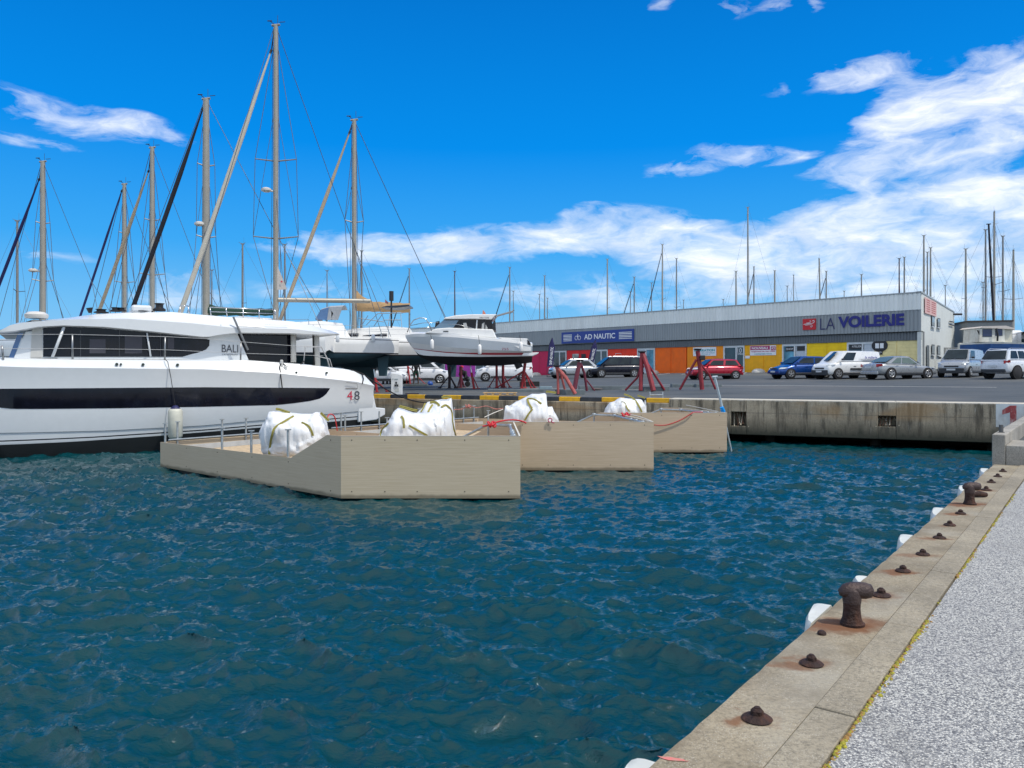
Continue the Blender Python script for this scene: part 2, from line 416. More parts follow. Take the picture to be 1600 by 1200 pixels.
# upper ground right of the basin, level with the yard edge
# ---- concrete materials
E0_, EW_ = V((.51, 3.11, 0)), V((.795, -.606, 0))
def concrete(name, base=(.36, .33, .27), drips=False, stains=None, speck=.5, origin=None):
    m = bpy.data.materials.new(name); m.use_nodes = True; t = NT(m.node_tree); p = t.n['Principled BSDF']
    geo = t.new('ShaderNodeNewGeometry').outputs['Position']
    n1 = t.noise(geo, 1.2, 7, .6); n2 = t.noise(geo, 9, 6, .65); n3 = t.noise(geo, 110, 3, .7)
    hi = [min(1, c * 1.28) for c in base]; lo = [c * .68 for c in base]
    c = t.mix(t.mapr(n1, .32, .68), lo, hi)
    c = t.mix(t.mapr(n2, .55, .75, 0, .45), c, [b * .55 for b in base])
    vo = t.new('ShaderNodeTexVoronoi'); t.put(vo.inputs['Vector'], geo); vo.inputs['Scale'].default_value = 120
    c = t.mix(t.m('MULTIPLY', t.mapr(vo.outputs['Distance'], .42, .12, 0, speck), t.mapr(n2, .42, .58)), c, (.58, .54, .46))
    gr = t.noise(geo, 48, 5, .75); c = t.mix(t.mapr(gr, .46, .66, 0, .75), c, [b * .42 for b in base])
    c = t.mix(t.mapr(n3, .55, .72, 0, .55), c, (.10, .09, .075))
    if stains:
        # organic brown dirt in patches and towards the water edge
        dE = t.vm('DOT_PRODUCT', t.vm('SUBTRACT', geo, tuple(E0_)), tuple(EW_)); d1 = t.noise(geo, 3.1, 7, .72)
        c = t.mix(t.m('MULTIPLY', t.mapr(dE, .16, .0), t.mapr(d1, .42, .58, 0, .75)), c, (.16, .125, .08))
        c = t.mix(t.mapr(d1, .50, .64, 0, .6), c, (.165, .135, .09))
        c = t.mix(t.mapr(t.noise(geo, .9, 5), .52, .66, 0, .35), c, (.42, .41, .36))
    if drips:
        sx = t.noise(t.mapping(geo, scale=(2.6, 2.6, .28)), 1.6, 8, .7)
        sep = t.new('ShaderNodeSeparateXYZ'); t.put(sep.inputs[0], geo); z = sep.outputs[2]
        c = t.mix(t.mapr(sx, .48, .62, 0, .85), c, (.075, .065, .048))
        wh = t.noise(t.mapping(geo, scale=(3, 3, .5)), 2.3, 7, .7)
        c = t.mix(t.mapr(wh, .6, .72, 0, .55), c, (.6, .58, .5))
        orr = t.noise(t.mapping(geo, loc=(4, 2, 0), scale=(.35, .35, .8)), 1.2, 4)
        c = t.mix(t.m('MULTIPLY', t.mapr(orr, .54, .64, 0, .6), t.mapr(z, .9, 1.1)), c, (.36, .23, .11))
        ln = t.m('ABSOLUTE', t.m('SUBTRACT', z, t.m('ADD', 1.08, t.m('MULTIPLY', n2, .06))))
        c = t.mix(t.mapr(ln, .03, .0, 0, .5), c, (.12, .11, .09))
        alg = t.m('ADD', z, t.m('MULTIPLY', t.m('SUBTRACT', sx, .5), .9))
        c = t.mix(t.mapr(alg, .92, .38, 0, .93), c, (.035, .04, .028))
        rim = t.m('ADD', z, t.m('MULTIPLY', t.m('SUBTRACT', n2, .5), .12))
        c = t.mix(t.mapr(rim, 1.54, 1.585, 0, .7), c, (.6, .57, .5))
    if stains:
        tot = None
        dn = t.new('ShaderNodeTexNoise'); t.put(dn.inputs['Vector'], geo); dn.inputs['Scale'].default_value = 9; dn.inputs['Detail'].default_value = 7
        gp = t.vm('ADD', geo, t.vm('SCALE', t.vm('SUBTRACT', dn.outputs[1], (.5, .5, .5)), scale=.28))
        for (x, y, z, rx, ry, rot, w) in stains:
            d = t.vm('LENGTH', t.mapping(gp, loc=(x, y, z), rot=(0, 0, rot), scale=(rx, ry, 9), typ='TEXTURE'))
            v = t.m('MULTIPLY', t.mapr(d, 1.0, .35, smooth=True), w)
            tot = v if tot is None else t.m('MAXIMUM', tot, v)
        c = t.mix(tot, c, t.mix(n2, (.075, .028, .012), (.26, .12, .05)))
    t.put(p.inputs['Base Color'], c); p.inputs['Roughness'].default_value = .9
    b = t.new('ShaderNodeBump'); b.inputs['Strength'].default_value = .8; b.inputs['Distance'].default_value = .012
    t.put(b.inputs['Height'], t.m('ADD', t.m('MULTIPLY', n3, .4), n2)); t.put(p.inputs['Normal'], b.outputs[0])
    return m
M_wall = concrete('old_quay_concrete', (.42, .355, .255), drips=True, speck=.25)
M_block = concrete('rough_concrete', (.34, .32, .28), speck=.7)
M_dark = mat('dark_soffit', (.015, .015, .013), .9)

# far quay: thick concrete deck slab on piles, dark void beneath, two rusty pockets
pockets = [(q_of(1142), q_of(1166), .62, 1.14), (q_of(1372), q_of(1400), .74, 1.10)]
qw = thing('quay_wall', 'long weathered concrete quay wall with dark gap beneath, across the water', 'quay wall', Q(0, .5, .3))
mb = MB()
S0, S1 = -29.0, 60.0
cuts = sorted([S0, -13.6] + [c for a, b, _, _ in pockets for c in sorted((a, b))] + [S1])
for a, b in zip(cuts, cuts[1:]):
    pk = [p for p in pockets if abs(min(p[0], p[1]) - a) < 1e-6]
    if pk:
        z0, z1 = pk[0][2], pk[0][3]
        mb.obox(Q(a, 0, .3), QD * (b - a), QN * .9, V((0, 0, z0 - .3)))
        mb.obox(Q(a, 0, z1), QD * (b - a), QN * .9, V((0, 0, 1.6 - z1)))
        mb.obox(Q(a, .42, z0), QD * (b - a), QN * .48, V((0, 0, z1 - z0)))
    else:
        n = max(1, int((b - a) / 9)); w_ = (b - a) / n
        for i in range(n):
            top = 1.6 if a + i * w_ < -13.6 - .05 else 1.42
            mb.obox(Q(a + i * w_ + .002, 0, .3), QD * (w_ - .004), QN * .9, V((0, 0, top - .3)))
mb.build('slab', M_wall, qw, bevel=.025)
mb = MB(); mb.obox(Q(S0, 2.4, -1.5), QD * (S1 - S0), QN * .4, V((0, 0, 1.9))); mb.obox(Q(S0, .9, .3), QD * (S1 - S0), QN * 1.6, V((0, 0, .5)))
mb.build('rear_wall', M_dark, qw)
mb = MB()
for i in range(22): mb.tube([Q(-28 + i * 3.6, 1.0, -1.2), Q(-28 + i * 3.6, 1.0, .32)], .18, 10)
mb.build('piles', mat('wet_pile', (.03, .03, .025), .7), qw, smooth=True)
mb = MB()
for (a, b, z0, z1) in pockets:
    for k in range(9):
        s = lerp(a, b, .1 + .1 * k); x = random.uniform(-.1, .1)
        mb.tube([Q(s, .38, z1 - .03), Q(s + x, .2, (z0 + z1) / 2), Q(s + x * 2, -.012, z0 + random.uniform(-.05, .15))], random.uniform(.008, .02), 5, mi=k % 2)
mb.build('frayed_fender_straps', [mat('frayed_rope', (.45, .40, .31), .9), mat('rusty_steel', (.13, .06, .035), .85, var=.4, vs=20, bump=.6, bs=60)], qw)
# white board with a red 1 painted on the quay wall at the right end
sg = thing('number_board', 'white painted patch with a red figure 1 on the far quay wall', 'sign', Q(q_of(1583), -.02, 1.1))
mb = MB(); mb.obox(Q(q_of(1556), -.012, .82), QD * (q_of(1640) - q_of(1556)), QN * .010, V((0, 0, .76))); mb.build('board', mat('faded_white_paint', (.62, .66, .66), .7, dirt=(.4, .36, .3, .5)), sg)
mr = mat('faded_red_paint', (.36, .07, .07), .8, var=.3, vs=14, dirt=(.58, .55, .52, .95), ds=7)
z1 = 1.53; a, b = q_of(1566), q_of(1588); sm = q_of(1578)
mb = MB(); mb.prism([Q(sm, -.016, .86), Q(b, -.016, .86), Q(b, -.016, z1), Q(sm, -.016, z1), Q(a, -.016, z1 - .15), Q(a, -.016, z1 - .30), Q(sm, -.016, z1 - .22)], QN * -.004)
mb.build('figure_one', mr, sg)

# striped kerb on the quay edge
mb = MB(); s = -13.6; i = 0
while s < 58:
    w_ = .92; mb.obox(Q(s + .004, .10, 1.424), QD * (w_ - .008), QN * .26, V((0, 0, .176)), mi=i % 2); s += w_; i += 1
M_yel = mat('kerb_yellow', (.75, .42, .01), .6, dirt=(.25, .18, .08, .5), ds=5); M_blk = mat('kerb_black', (.025, .032, .042), .6, dirt=(.12, .12, .12, .4))
tag(mb.build('striped_kerb', [M_yel, M_blk], bevel=.02), 'yellow and black striped kerb along the edge of the boatyard', 'kerb')

# ---- near quay
E0, ED, EW = V((.51, 3.11, 0)), V((.606, .795, 0)), V((.795, -.606, 0))
def E(v, w, z=1.0): return E0 + ED * v + EW * w + V((0, 0, z))
def near_at(px, py, z=1.0):
    Y = (EYE - z) * F / (py - HOR); return V(((px - 800) / F * Y, Y, z))
bolts = [(1183, 1124, 1.0), (1268, 1038, .95), (1377, 931, 1.0), (1411, 893, .9), (1442, 867, .9), (1468, 841, .9), (1484, 821, .9), (1501, 803, .9), (1541, 766, 1), (1549, 754, .9), (1559, 745, .9), (1567, 737, .9), (1284, 991, .42)]
bollards = [(1331, 976), (1515, 788)]
st = []
for px, py, s in bolts[:9]:
    q = near_at(px, py); k_ = random.uniform(.6, 1.25); st.append((q.x - .06 * k_, q.y + random.uniform(-.02, .02), 1.0, .25 * s * k_, .13 * s * random.uniform(.8, 1.2), random.uniform(-.25, .25), random.uniform(.6, .95)))
for px, py in bollards:
    q = near_at(px, py); st.append((q.x - .06, q.y - .01, 1.0, .46, .22, .1, 1.0))
M_near = concrete('quay_concrete', (.305, .258, .178), stains=st, speck=.9)
M_near2 = concrete('quay_concrete_strip', (.30, .262, .192), speck=.8)
VE = 13.0
mb = MB()
from mathutils import noise as _mn
vs = [-14] + [-2 + i * .11 for i in range(137)] + [VE]
def jit(v, k): return .010 * _mn.noise(V((v * 2.1, k, 0))) + .009 * max(0, _mn.noise(V((v * 6.3, k + 5, 0))) - .12) * 3
rings = [[E(v, -.02 + .006 * math.sin(v * 7.1) + .004 * math.sin(v * 19), 0), E(v, .0 + .008 * math.sin(v * 5.3), .0) - V((0, 0, .8)), E(v, .004 + jit(v, 0), .958 - abs(jit(v, 9))), E(v, .030 + 1.6 * abs(jit(v, 3)), .998), E(v, .40, 1.0), E(v, .40, .4)] for v in vs]
rings = [[r[1], r[2], r[3], r[4], r[5]] for r in rings]
mb.loft(rings); q1 = tag(mb.build('quay_pavement', M_near, smooth=40), kind='structure')
mb = MB(); vj = -14.0
for wj in [3.1, 2.9, 3.0, 3.05, 2.95, 1.55, 1.62, 2.9, 3.0, 2.93]:
    wj = min(wj, VE - vj)
    if wj > .05: mb.obox(E(vj + .004, .408, .4), ED * (wj - .009), EW * (.182 + random.uniform(-.003, .002)), V((0, 0, .612 + random.uniform(-.003, .002))))
    vj += wj
tag(mb.build('edging_pavement', M_near2, bevel=.006), kind='structure')
grav = bpy.data.materials.new('exposed_aggregate'); grav.use_nodes = True
def _grav():
    t = NT(grav.node_tree); p = t.n['Principled BSDF']; geo = t.new('ShaderNodeNewGeometry').outputs['Position']
    dn = t.new('ShaderNodeTexNoise'); t.put(dn.inputs['Vector'], geo); dn.inputs['Scale'].default_value = 90
    g = t.vm('ADD', geo, t.vm('SCALE', t.vm('SUBTRACT', dn.outputs[1], (.5, .5, .5)), scale=.01))
    vo = t.new('ShaderNodeTexVoronoi'); t.put(vo.inputs['Vector'], g); vo.inputs['Scale'].default_value = 115
    sp = t.new('ShaderNodeSeparateXYZ'); t.put(sp.inputs[0], vo.outputs['Color'])
    ramp = t.new('ShaderNodeValToRGB'); t.put(ramp.inputs[0], sp.outputs[0]); e = ramp.color_ramp.elements
    e[0].position = 0; e[0].color = (.03, .033, .045, 1); e[1].position = 1; e[1].color = (.80, .80, .77, 1)
    for pos, c in ((.16, (.11, .12, .145, 1)), (.3, (.28, .285, .295, 1)), (.5, (.42, .42, .42, 1)), (.62, (.62, .62, .61, 1)), (.8, (.72, .71, .68, 1))):
        x = e.new(pos); x.color = c
    c = t.mix(t.mapr(vo.outputs['Distance'], .42, .62, 0, .7), ramp.outputs[0], (.16, .16, .17))
    big = t.noise(geo, 1.1, 5); c = t.mix(t.mapr(big, .35, .7, 0, .28), c, (.30, .30, .32))
    ws = t.noise(t.mapping(geo, rot=(0, 0, .9), scale=(1, .2, 1)), 2.5, 5); c = t.mix(t.mapr(ws, .6, .75, 0, .3), c, (.2, .19, .17))
    c = t.mix(1.0, c, (.96, .95, .90), 'MULTIPLY')
    t.put(p.inputs['Base Color'], c); p.inputs['Roughness'].default_value = .75
    b = t.new('ShaderNodeBump'); b.inputs['Strength'].default_value = .9; b.inputs['Distance'].default_value = .006
    t.put(b.inputs['Height'], t.m('SUBTRACT', 1.0, vo.outputs['Distance'])); t.put(p.inputs['Normal'], b.outputs[0])
_grav()
mb = MB(); mb.obox(E(-14, .605, .4), ED * (VE + 14.04), EW * 14, V((0, 0, .608)))
tag(mb.build('pavement', grav, bevel=.004), kind='structure')
# moss in the joint
mb = MB()
random.seed(4)
for i in range(1100):
    v = random.uniform(-.3, 9.5) if i % 3 else random.uniform(-.2, 3.5)
    if math.sin(v * 3.1) + math.sin(v * 7.7 + 1) + math.sin(v * 1.3) < random.uniform(-1.2, .9): continue
    c = E(v, .600 + abs(random.gauss(0, .008)) * (1 + .8 * max(0, math.sin(v * 5.3))), 1.007); r = random.uniform(.004, .010) * (1.5 if math.sin(v * 11) > .6 else 1)
    mb.lathe(c, [(r, -.004), (r * .9, r * .4), (r * .4, r * .9)], 6, mi=random.choice((0, 0, 1)))
tag(mb.build('moss', [mat('moss_green', (.30, .27, .03), .95, var=.5, vs=60), mat('moss_brown', (.30, .17, .05), .95)]), 'thin line of yellow green moss in the joint beside the gravel paving', 'moss', kind='stuff')
# pink paint mark
q = near_at(1020, 1190)
mb = MB(); pts = []
random.seed(2)
for k in range(14):
    a = 2 * math.pi * k / 14; pts.append(q + ED * 0 + V((.062 * math.cos(a) + .085, -.02 * math.cos(a) + .011 * math.sin(a) + .02, .0012)) + V((random.uniform(-.006, .006), random.uniform(-.005, .005), 0)))
mb.prism(pts, (0, 0, .001)); tag(mb.build('paint_mark', mat('pink_paint', (.62, .18, .16), .85, dirt=(.33, .29, .22, 1.0), ds=22)), 'short pink spray paint mark on the near quay edge', 'paint mark')

# raised upstand, step and upper quay at the far end of the near quay
up = thing('quay_upstand', 'rough concrete upstand block where the near quay steps up', 'concrete block', E(VE, .1, 1.0))
mb = MB(); mb.obox(E(VE, 0, -.6), ED * 14.5, EW * .20, V((0, 0, 2.12))); mb.build('kerb_block', M_block, up, bevel=.014)
mb = MB(); mb.tube([E(VE + .55, .09, 1.52), E(VE + .55, .09, 1.66)], .035, 12); mb.tube([E(VE + .55, .09, 1.521), E(VE + .55, .09, 1.53)], .055, 12)
mb.build('steel_stub', mat('galvanised_dull', (.13, .13, .13), .55, .6), up, smooth=40)
mb = MB(); mb.obox(E(VE + .01, .204, .5), ED * 1.3, EW * 3.4, V((0, 0, .84))); tag(mb.build('concrete_step', M_block, bevel=.014), 'worn concrete step at the end of the grey gravel paving', 'step')
mb = MB(); mb.obox(E(VE + 1.32, .204, .4), ED * 13.5, EW * 30, V((0, 0, .83))); tag(mb.build('upper_pavement', asph), kind='structure')
mb = MB(); a_, b_ = E(VE + 14.83, .204, 1.23), E(VE + 14.83, 40, 1.23)
mb.add([a_, b_, b_ + ED * 60 + V((0, 0, .9)), a_ + ED * 60 + V((0, 0, .9))], [(0, 1, 2, 3)]); tag(mb.build('yard_ground', asph), kind='structure')

# ---- parking bay markings: thin painted sheets on the yard
M_white = mat('road_paint', (.72, .72, .70), .7, dirt=(.2, .2, .2, .6), ds=6)
mb = MB()
def stripe(p0, p1, w):
    p0, p1 = V(p0), V(p1); d = (p1 - p0); n = V((-d.y, d.x, 0)).normalized() * w / 2; N = max(1, int(d.length / 1.5))
    r = []
    for i in range(N + 1):
        c = p0 + d * i / N; r.append([V((q.x, q.y, lot_z(q.x, q.y) + .012)) for q in (c - n, c + n)])
    mb.loft(r)
# ================================================================ SHOP BUILDING
B0, BD, BN = V((33, 62, 0)), V((-.672, .741, 0)), V((-.741, -.672, 0))   # right corner, leftwards along the front, outwards
def bk(px):
    r = (px - 800) / F; return (33 - 62 * r) / (.672 + .741 * r)
def bY(px): return 62 + .741 * bk(px)
def bz(px, py): return EYE - (py - HOR) / F * bY(px)
def W(k, out=0.0, z=0.0): return B0 + BD * k + BN * out + V((0, 0, z))
def wz(px, out=0.0, z=0.0): return W(bk(px), out, z)
K1 = 96.0
G = V((9.2, 11.5, 0)).normalized()       # gable direction, away from the viewer
ZR, ZA, ZB, ZC = 9.02, 7.68, 5.95, 5.22  # roof edge, bottom of pale band, bottom of grey band, door heads
bld = thing('shop_building', 'long low shop building with ribbed grey fascia and a row of rainbow coloured shutters', 'building', W(45, -6, 2.3))

def ribbed(name, col, dark, pitch=.25, rough=.45):
    m = bpy.data.materials.new(name); m.use_nodes = True; t = NT(m.node_tree); p = t.n['Principled BSDF']
    geo = t.new('ShaderNodeNewGeometry').outputs['Position']
    n = t.noise(t.mapping(geo, scale=(1, 1, .12)), 1.4, 6); n2 = t.noise(geo, .12, 3)
    c = t.mix(t.mapr(n, .35, .7), col, [x * .86 for x in col]); c = t.mix(t.mapr(n2, .4, .65, 0, .5), c, dark)
    st_ = t.noise(t.mapping(geo, scale=(4, 4, .1)), 3, 5); c = t.mix(t.mapr(st_, .6, .8, 0, .35), c, dark)
    t.put(p.inputs['Base Color'], c); p.inputs['Roughness'].default_value = rough; p.inputs['Metallic'].default_value = .0
    return m
def cladding(mb, k0, k1, z0, z1, out=0.0, pitch=.30, depth=.045):
    """trapezoid-ribbed sheet as a folded strip"""
    n = int((k1 - k0) / pitch); r = []
    for i in range(n):
        a = k0 + i * pitch
        for f, o in ((0, 0), (.55, 0), (.65, -depth), (.90, -depth), (1.0, 0)):
            r.append([W(a + f * pitch, out + o, z0), W(a + f * pitch, out + o, z1)])
    mb.loft(r)
cl1 = ribbed('pale_cladding', (.84, .87, .84), (.72, .76, .73)); cl2 = ribbed('grey_cladding', (.31, .34, .355), (.27, .30, .31)); cl3 = ribbed('dark_cladding', (.13, .15, .165), (.10, .11, .12))
mb = MB(); cladding(mb, 0, K1, ZA, ZR, .16, .36, .05); mb.build('upper_fascia', cl1, bld, fix=False)
mb = MB(); cladding(mb, 0, K1, ZB, ZA - .02, .12); mb.build('grey_fascia', cl2, bld, fix=False)
mb = MB(); cladding(mb, 0, K1, ZC, ZB - .06, -.06, .24, .04); mb.build('soffit_fascia', cl3, bld, fix=False)
mb = MB()
mb.obox(W(-.06, .20, ZR), BD * (K1 + .1), BN * -.5, V((0, 0, .10)))
mb.obox(W(0, .155, ZA - .02), BD * K1, BN * -.2, V((0, 0, .035)))
mb.build('trim', mat('zinc_trim', (.33, .36, .37), .4), bld)
mb = MB(); mb.obox(W(0, .1, ZB - .05), BD * K1, BN * -.5, V((0, 0, .045))); mb.build('drip_edge', M_dark, bld)
# body: walls and roof
wallm = mat('gable_render', (.60, .63, .61), .8, var=.04, bump=.2, bs=40, dirt=(.42, .43, .40, .35), ds=1.2)
mb = MB(); gl = 15.2
def gz(m): return ZR - .11 - 1.05 * m / gl * .55
mb.prism([W(0, .06, 1.2), W(0, .06, ZR - .01), W(0, .06, 0) + G * gl + V((0, 0, gz(gl))), W(0, .06, 1.2) + G * gl], BD * .3)
mb.build('gable_wall', wallm, bld)
mb = MB()
mb.add([W(0.3, -.5, ZR - .03), W(K1, -.5, ZR - .03), W(K1, -.5, 0) + G * gl + V((0, 0, gz(gl) - .03)), W(0.3, 0, 0) + G * gl + V((0, 0, gz(gl) - .03))], [(0, 1, 2, 3)])
mb.obox(W(0.31, 0, 1.2) + G * gl, BD * K1, G * .2, V((0, 0, 6.7)))
mb.build('roof', mat('roof_sheet', (.4, .42, .42), .6), bld)
mb = MB(); mb.obox(W(-.05, .2, ZR + .02), V((0, 0, .1)), BN * -.1, BD * .4)
mb.prism([W(-.05, .1, ZR), W(-.05, .1, ZR + .12), W(-.05, .1, 0) + G * gl + V((0, 0, gz(gl) + .12)), W(-.05, .1, 0) + G * gl + V((0, 0, gz(gl)))], BD * .3)
mb.build('gable_coping', mat('zinc_trim', (.33, .36, .37), .4), bld)
# pier + recessed wall behind shutters
mb = MB(); mb.obox(W(.0, -.5, 1.2), BD * K1, BN * -.2, V((0, 0, ZC - 1.2 + .7))); mb.build('inner_wall', mat('shop_wall', (.30, .31, .31), .8), bld)
def gb(z): return z
def base_z(k, out=0.0): q = W(k, out); return lot_z(q.x, q.y)
# shutters: px ranges, colour
def shutter(px0, px1, col, name, seams=(), boards=9, label=None):
    k1, k0 = bk(px0), bk(px1); z0 = base_z((k0 + k1) / 2) - .12
    m = mat(name, col, .62, var=.09, vs=1.6, dirt=[c * .6 for c in col] + [.35], ds=1.2)
    mb = MB(); cuts = [k0] + sorted(bk(s) for s in seams) + [k1]
    for a, b in zip(cuts, cuts[1:]):
        H = ZC - z0; n = boards
        for i in range(n):
            mb.obox(W(a + .03, -.16 + .006 * (i % 2), z0 + i * H / n + .008), BD * (b - a - .06), BN * -.1, V((0, 0, H / n - .016)))
    mb.obox(W(k0, -.2, z0), BD * (k1 - k0), BN * -.06, V((0, 0, ZC - z0)))
    o = mb.build('shutter', m, bld)
    if label: o['label'] = label
    return o
shut = [(1365, 1438, (.85, .72, .34), 'cream_shutter', (1400,), 'cream shutter at the right end'), (1259, 1323, (.95, .62, .004), 'yellow_shutter', (1291,), 'yellow shutter above the blue car and white van'),
        (1162, 1221, (.92, .44, .004), 'amber_shutter', (1192,), 'amber shutter under the pink banner'), (1072, 1129, (.93, .29, .004), 'orange_shutter', (), 'light orange shutter carrying the cyan lettered banner'),
        (1022, 1071, (.95, .15, .002), 'deep_orange_shutter', (1047,), 'deep orange shutter beside the glass bay'), (948, 994, (.88, .045, .012), 'scarlet_shutter', (970,), 'scarlet shutter behind the dark minivan'),
        (884, 926, (.75, .015, .02), 'red_shutter', (905,), 'red shutter left of a glass door'), (822, 862, (.58, .012, .085), 'crimson_shutter', (841,), 'crimson shutter behind a feather flag'),
        (766, 800, (.45, .015, .15), 'berry_shutter', (783,), None), (694, 742, (.52, .05, .42), 'magenta_shutter', (718,), 'magenta shutter seen under the motor yacht'), (600, 640, (.16, .05, .24), 'violet_shutter', (620,), None)]
for a, b, c, n, s, l in shut: shutter(a, b, c, n, s, label=l)
M_glass = mat('shop_glass', (.03, .05, .06), .06, var=.4, vs=.8, spec=.8)
M_frame = mat('white_frame', (.62, .66, .68), .5); M_dframe = mat('grey_frame', (.10, .11, .12), .5)
M_poster = mat('poster_blue', (.10, .30, .42), .4, var=.7, vs=1.1)
def shopfront(px0, px1, panes, split=None):
    """glazed entrance bay: frame posts and panes with their own frames"""
    k1, k0 = bk(px0), bk(px1); z0 = base_z((k0 + k1) / 2) - .1
    mb = MB(); cuts = [k0 + (k1 - k0) * f for f in [0] + [p[0] for p in panes]]
    for c in cuts: mb.obox(W(c - .06, -.14, z0), BD * .14, BN * -.12, V((0, 0, ZC - z0)))
    mb.obox(W(k0, -.141, ZC - .2), BD * (k1 - k0), BN * -.1, V((0, 0, .2))); mb.obox(W(k0, -.141, z0), BD * (k1 - k0), BN * -.1, V((0, 0, .25)))
    f = mb.build('shop_window', M_frame, bld)
    for (a, b), p in zip(zip(cuts, cuts[1:]), panes):
        mb = MB(); mb.obox(W(a + .1, -.20, z0 + .22), BD * (b - a - .2), BN * -.03, V((0, 0, ZC - z0 - .4))); mb.build('pane', p[1], f)
    return f, k0, k1, z0
M_panel = mat('white_panel', (.50, .56, .62), .5)
shopfront(1323.5, 1364, [(.42, M_panel), (1, M_glass)])
shopfront(1222, 1258, [(.48, M_panel), (1, M_poster)])
shopfront(1130, 1161, [(.38, M_glass), (1, M_glass)])
shopfront(995, 1021, [(.5, M_poster), (1, M_panel)])
shopfront(926.5, 947.5, [(.45, M_glass), (1, M_glass)])
shopfront(863, 883, [(.5, M_glass), (1, M_glass)])
shopfront(800, 821, [(.5, M_glass), (1, M_glass)]); shopfront(742, 766, [(.5, M_glass), (1, M_glass)]); shopfront(641, 693, [(.5, M_glass), (1, mat('slate_panel', (.07, .10, .12), .5))])
# posters in the windows
def panel(px0, px1, py0, py1, m, name, out=-.12, parent=bld, th=.02):
    """flat board on the front: py0 top, py1 bottom at px0"""
    k1, k0 = bk(px0), bk(px1); zt, zb = bz(px0, py0), bz(px0, py1)
    mb = MB(); mb.obox(W(k0, out, zb), BD * (k1 - k0), BN * th, V((0, 0, zt - zb))); return mb.build(name, m, parent), k0, k1, zb, zt
def fx(px0, px1, py0, py1, s, m, out, parent, bold=0, name='lettering', shear=0):
    k1, k0 = bk(px0), bk(px1); zt, zb = bz(px0, py0), bz(px0, py1)
    return lettering(name, s, W(k1, out, zb), -BD, (0, 0, 1), k1 - k0, zt - zb, m, parent, bold, .015, shear=shear)
M_w = mat('sign_white', (.80, .82, .84), .5, var=.03); M_navy = mat('sign_navy', (.012, .015, .19), .45, var=.1); M_bk = mat('sign_black', (.02, .02, .025), .5)
panel(1226, 1239, 542, 549, M_bk, 'window_poster', -.17); fx(1227.5, 1238, 544, 547, 'SHOP', M_w, -.145, bld)
panel(1244, 1257, 541, 548, M_bk, 'window_poster', -.17)
panel(1327, 1348, 537, 546, M_bk, 'window_poster', -.17); fx(1330, 1345, 540, 543, 'ATELIER', M_w, -.145, bld)
fx(1151, 1157.5, 544, 551, '10', M_w, -.175, bld); fx(1150.5, 1159.5, 551.5, 554.5, 'OPEN', M_w, -.175, bld)
M_cy = mat('sign_cyan', (.0, .33, .40), .5)
# signs (things of their own)
t = thing('shop_sign', 'blue shop sign with white letters AD NAUTIC between striped panels', 'sign', wz(936, .3, 6.5), 'signs on the shop building')
mb = MB(); ka, kb_ = bk(992.5), bk(879.5); zt, zb = 7.35, 6.02
mb.obox(W(ka, .16, zb), BD * (kb_ - ka), BN * .08, V((0, 0, zt - zb))); mb.build('board', mat('sign_blue', (.012, .045, .27), .4, var=.12, vs=.6), t)
mb = MB(); L_ = kb_ - ka
for f0, f1 in ((.03, .155), (.81, .975)):
    for j in range(5):
        z = zb + .28 + j * .17; mb.obox(W(kb_ - L_ * f1, .245, z), BD * (L_ * (f1 - f0)), BN * .01, V((0, 0, .075 + .02 * (j % 2))))
mb.build('stripe_panel', mat('sign_stripe', (.75, .78, .76), .5), t)
lettering('lettering', 'AD NAUTIC', W(kb_ - L_ * .335, .245, zb + .38), -BD, (0, 0, 1), L_ * .425, .60, M_w, t, .02, .012)
mb = MB()
for cx_, sgn in ((.222, 1), (.265, -1)):
    c = W(kb_ - L_ * cx_, .26, zb + .60); pts = [c - BD * (.21 * math.cos(a)) + V((0, 0, .23 * math.sin(a))) for a in [i * math.pi / 8 for i in range(17)]]
    mb.tube(pts, .03, 6); mb.tube([c + BD * (-.21 * sgn if sgn > 0 else .21), c + BD * (-.21 * sgn if sgn > 0 else .21) + V((0, 0, .45))], .03, 6)
mb.build('emblem', M_w, t)
t = thing('shop_sign', 'LA VOILERIE lettering in dark blue with a red wind emblem, on the grey fascia', 'sign', wz(1335, .3, 6.5), 'signs on the shop building')
k1, k0 = bk(1256), bk(1276.2); mb = MB(); mb.obox(W(k0, .13, 6.42), BD * (k1 - k0), BN * .09, V((0, 0, .98))); mb.build('emblem_board', mat('sign_red', (.55, .012, .02), .45), t)
mb = MB(); kw = k1 - k0
def el(f, z): return W(k1 - kw * f, .235, 6.42 + z)
mb.tube([el(.08, .50), el(.4, .53), el(.75, .56), el(.88, .62), el(.92, .74), el(.84, .82), el(.76, .76)], .028, 6)
mb.tube([el(.3, .60), el(.55, .64), el(.66, .72), el(.62, .82), el(.54, .78)], .022, 6)
mb.tube([el(.2, .42), el(.5, .44), el(.72, .42), el(.76, .30), el(.68, .22), el(.60, .28)], .024, 6)
mb.build('wind_emblem', M_w, t)
k1, k0 = bk(1283), bk(1306); lettering('lettering', 'LA', W(k1, .13, 6.38), -BD, (0, 0, 1), k1 - k0, 1.0, mat('sign_navy_thin', (.02, .02, .11), .5), t, -.012, .05)
k1, k0 = bk(1311), bk(1414.5); lettering('lettering', 'VOILERIE', W(k1, .13, 6.45), -BD, (0, 0, 1), k1 - k0, 1.0, M_navy, t, .045, .07)
t = thing('banner', 'white banner with cyan lettering on the orange shutter', 'banner', wz(1100, .1, 3.9), 'banners on the shutters')
ob, k0, k1, zb, zt = panel(1082, 1118, 543, 556.5, M_w, 'sheet', -.13, t)
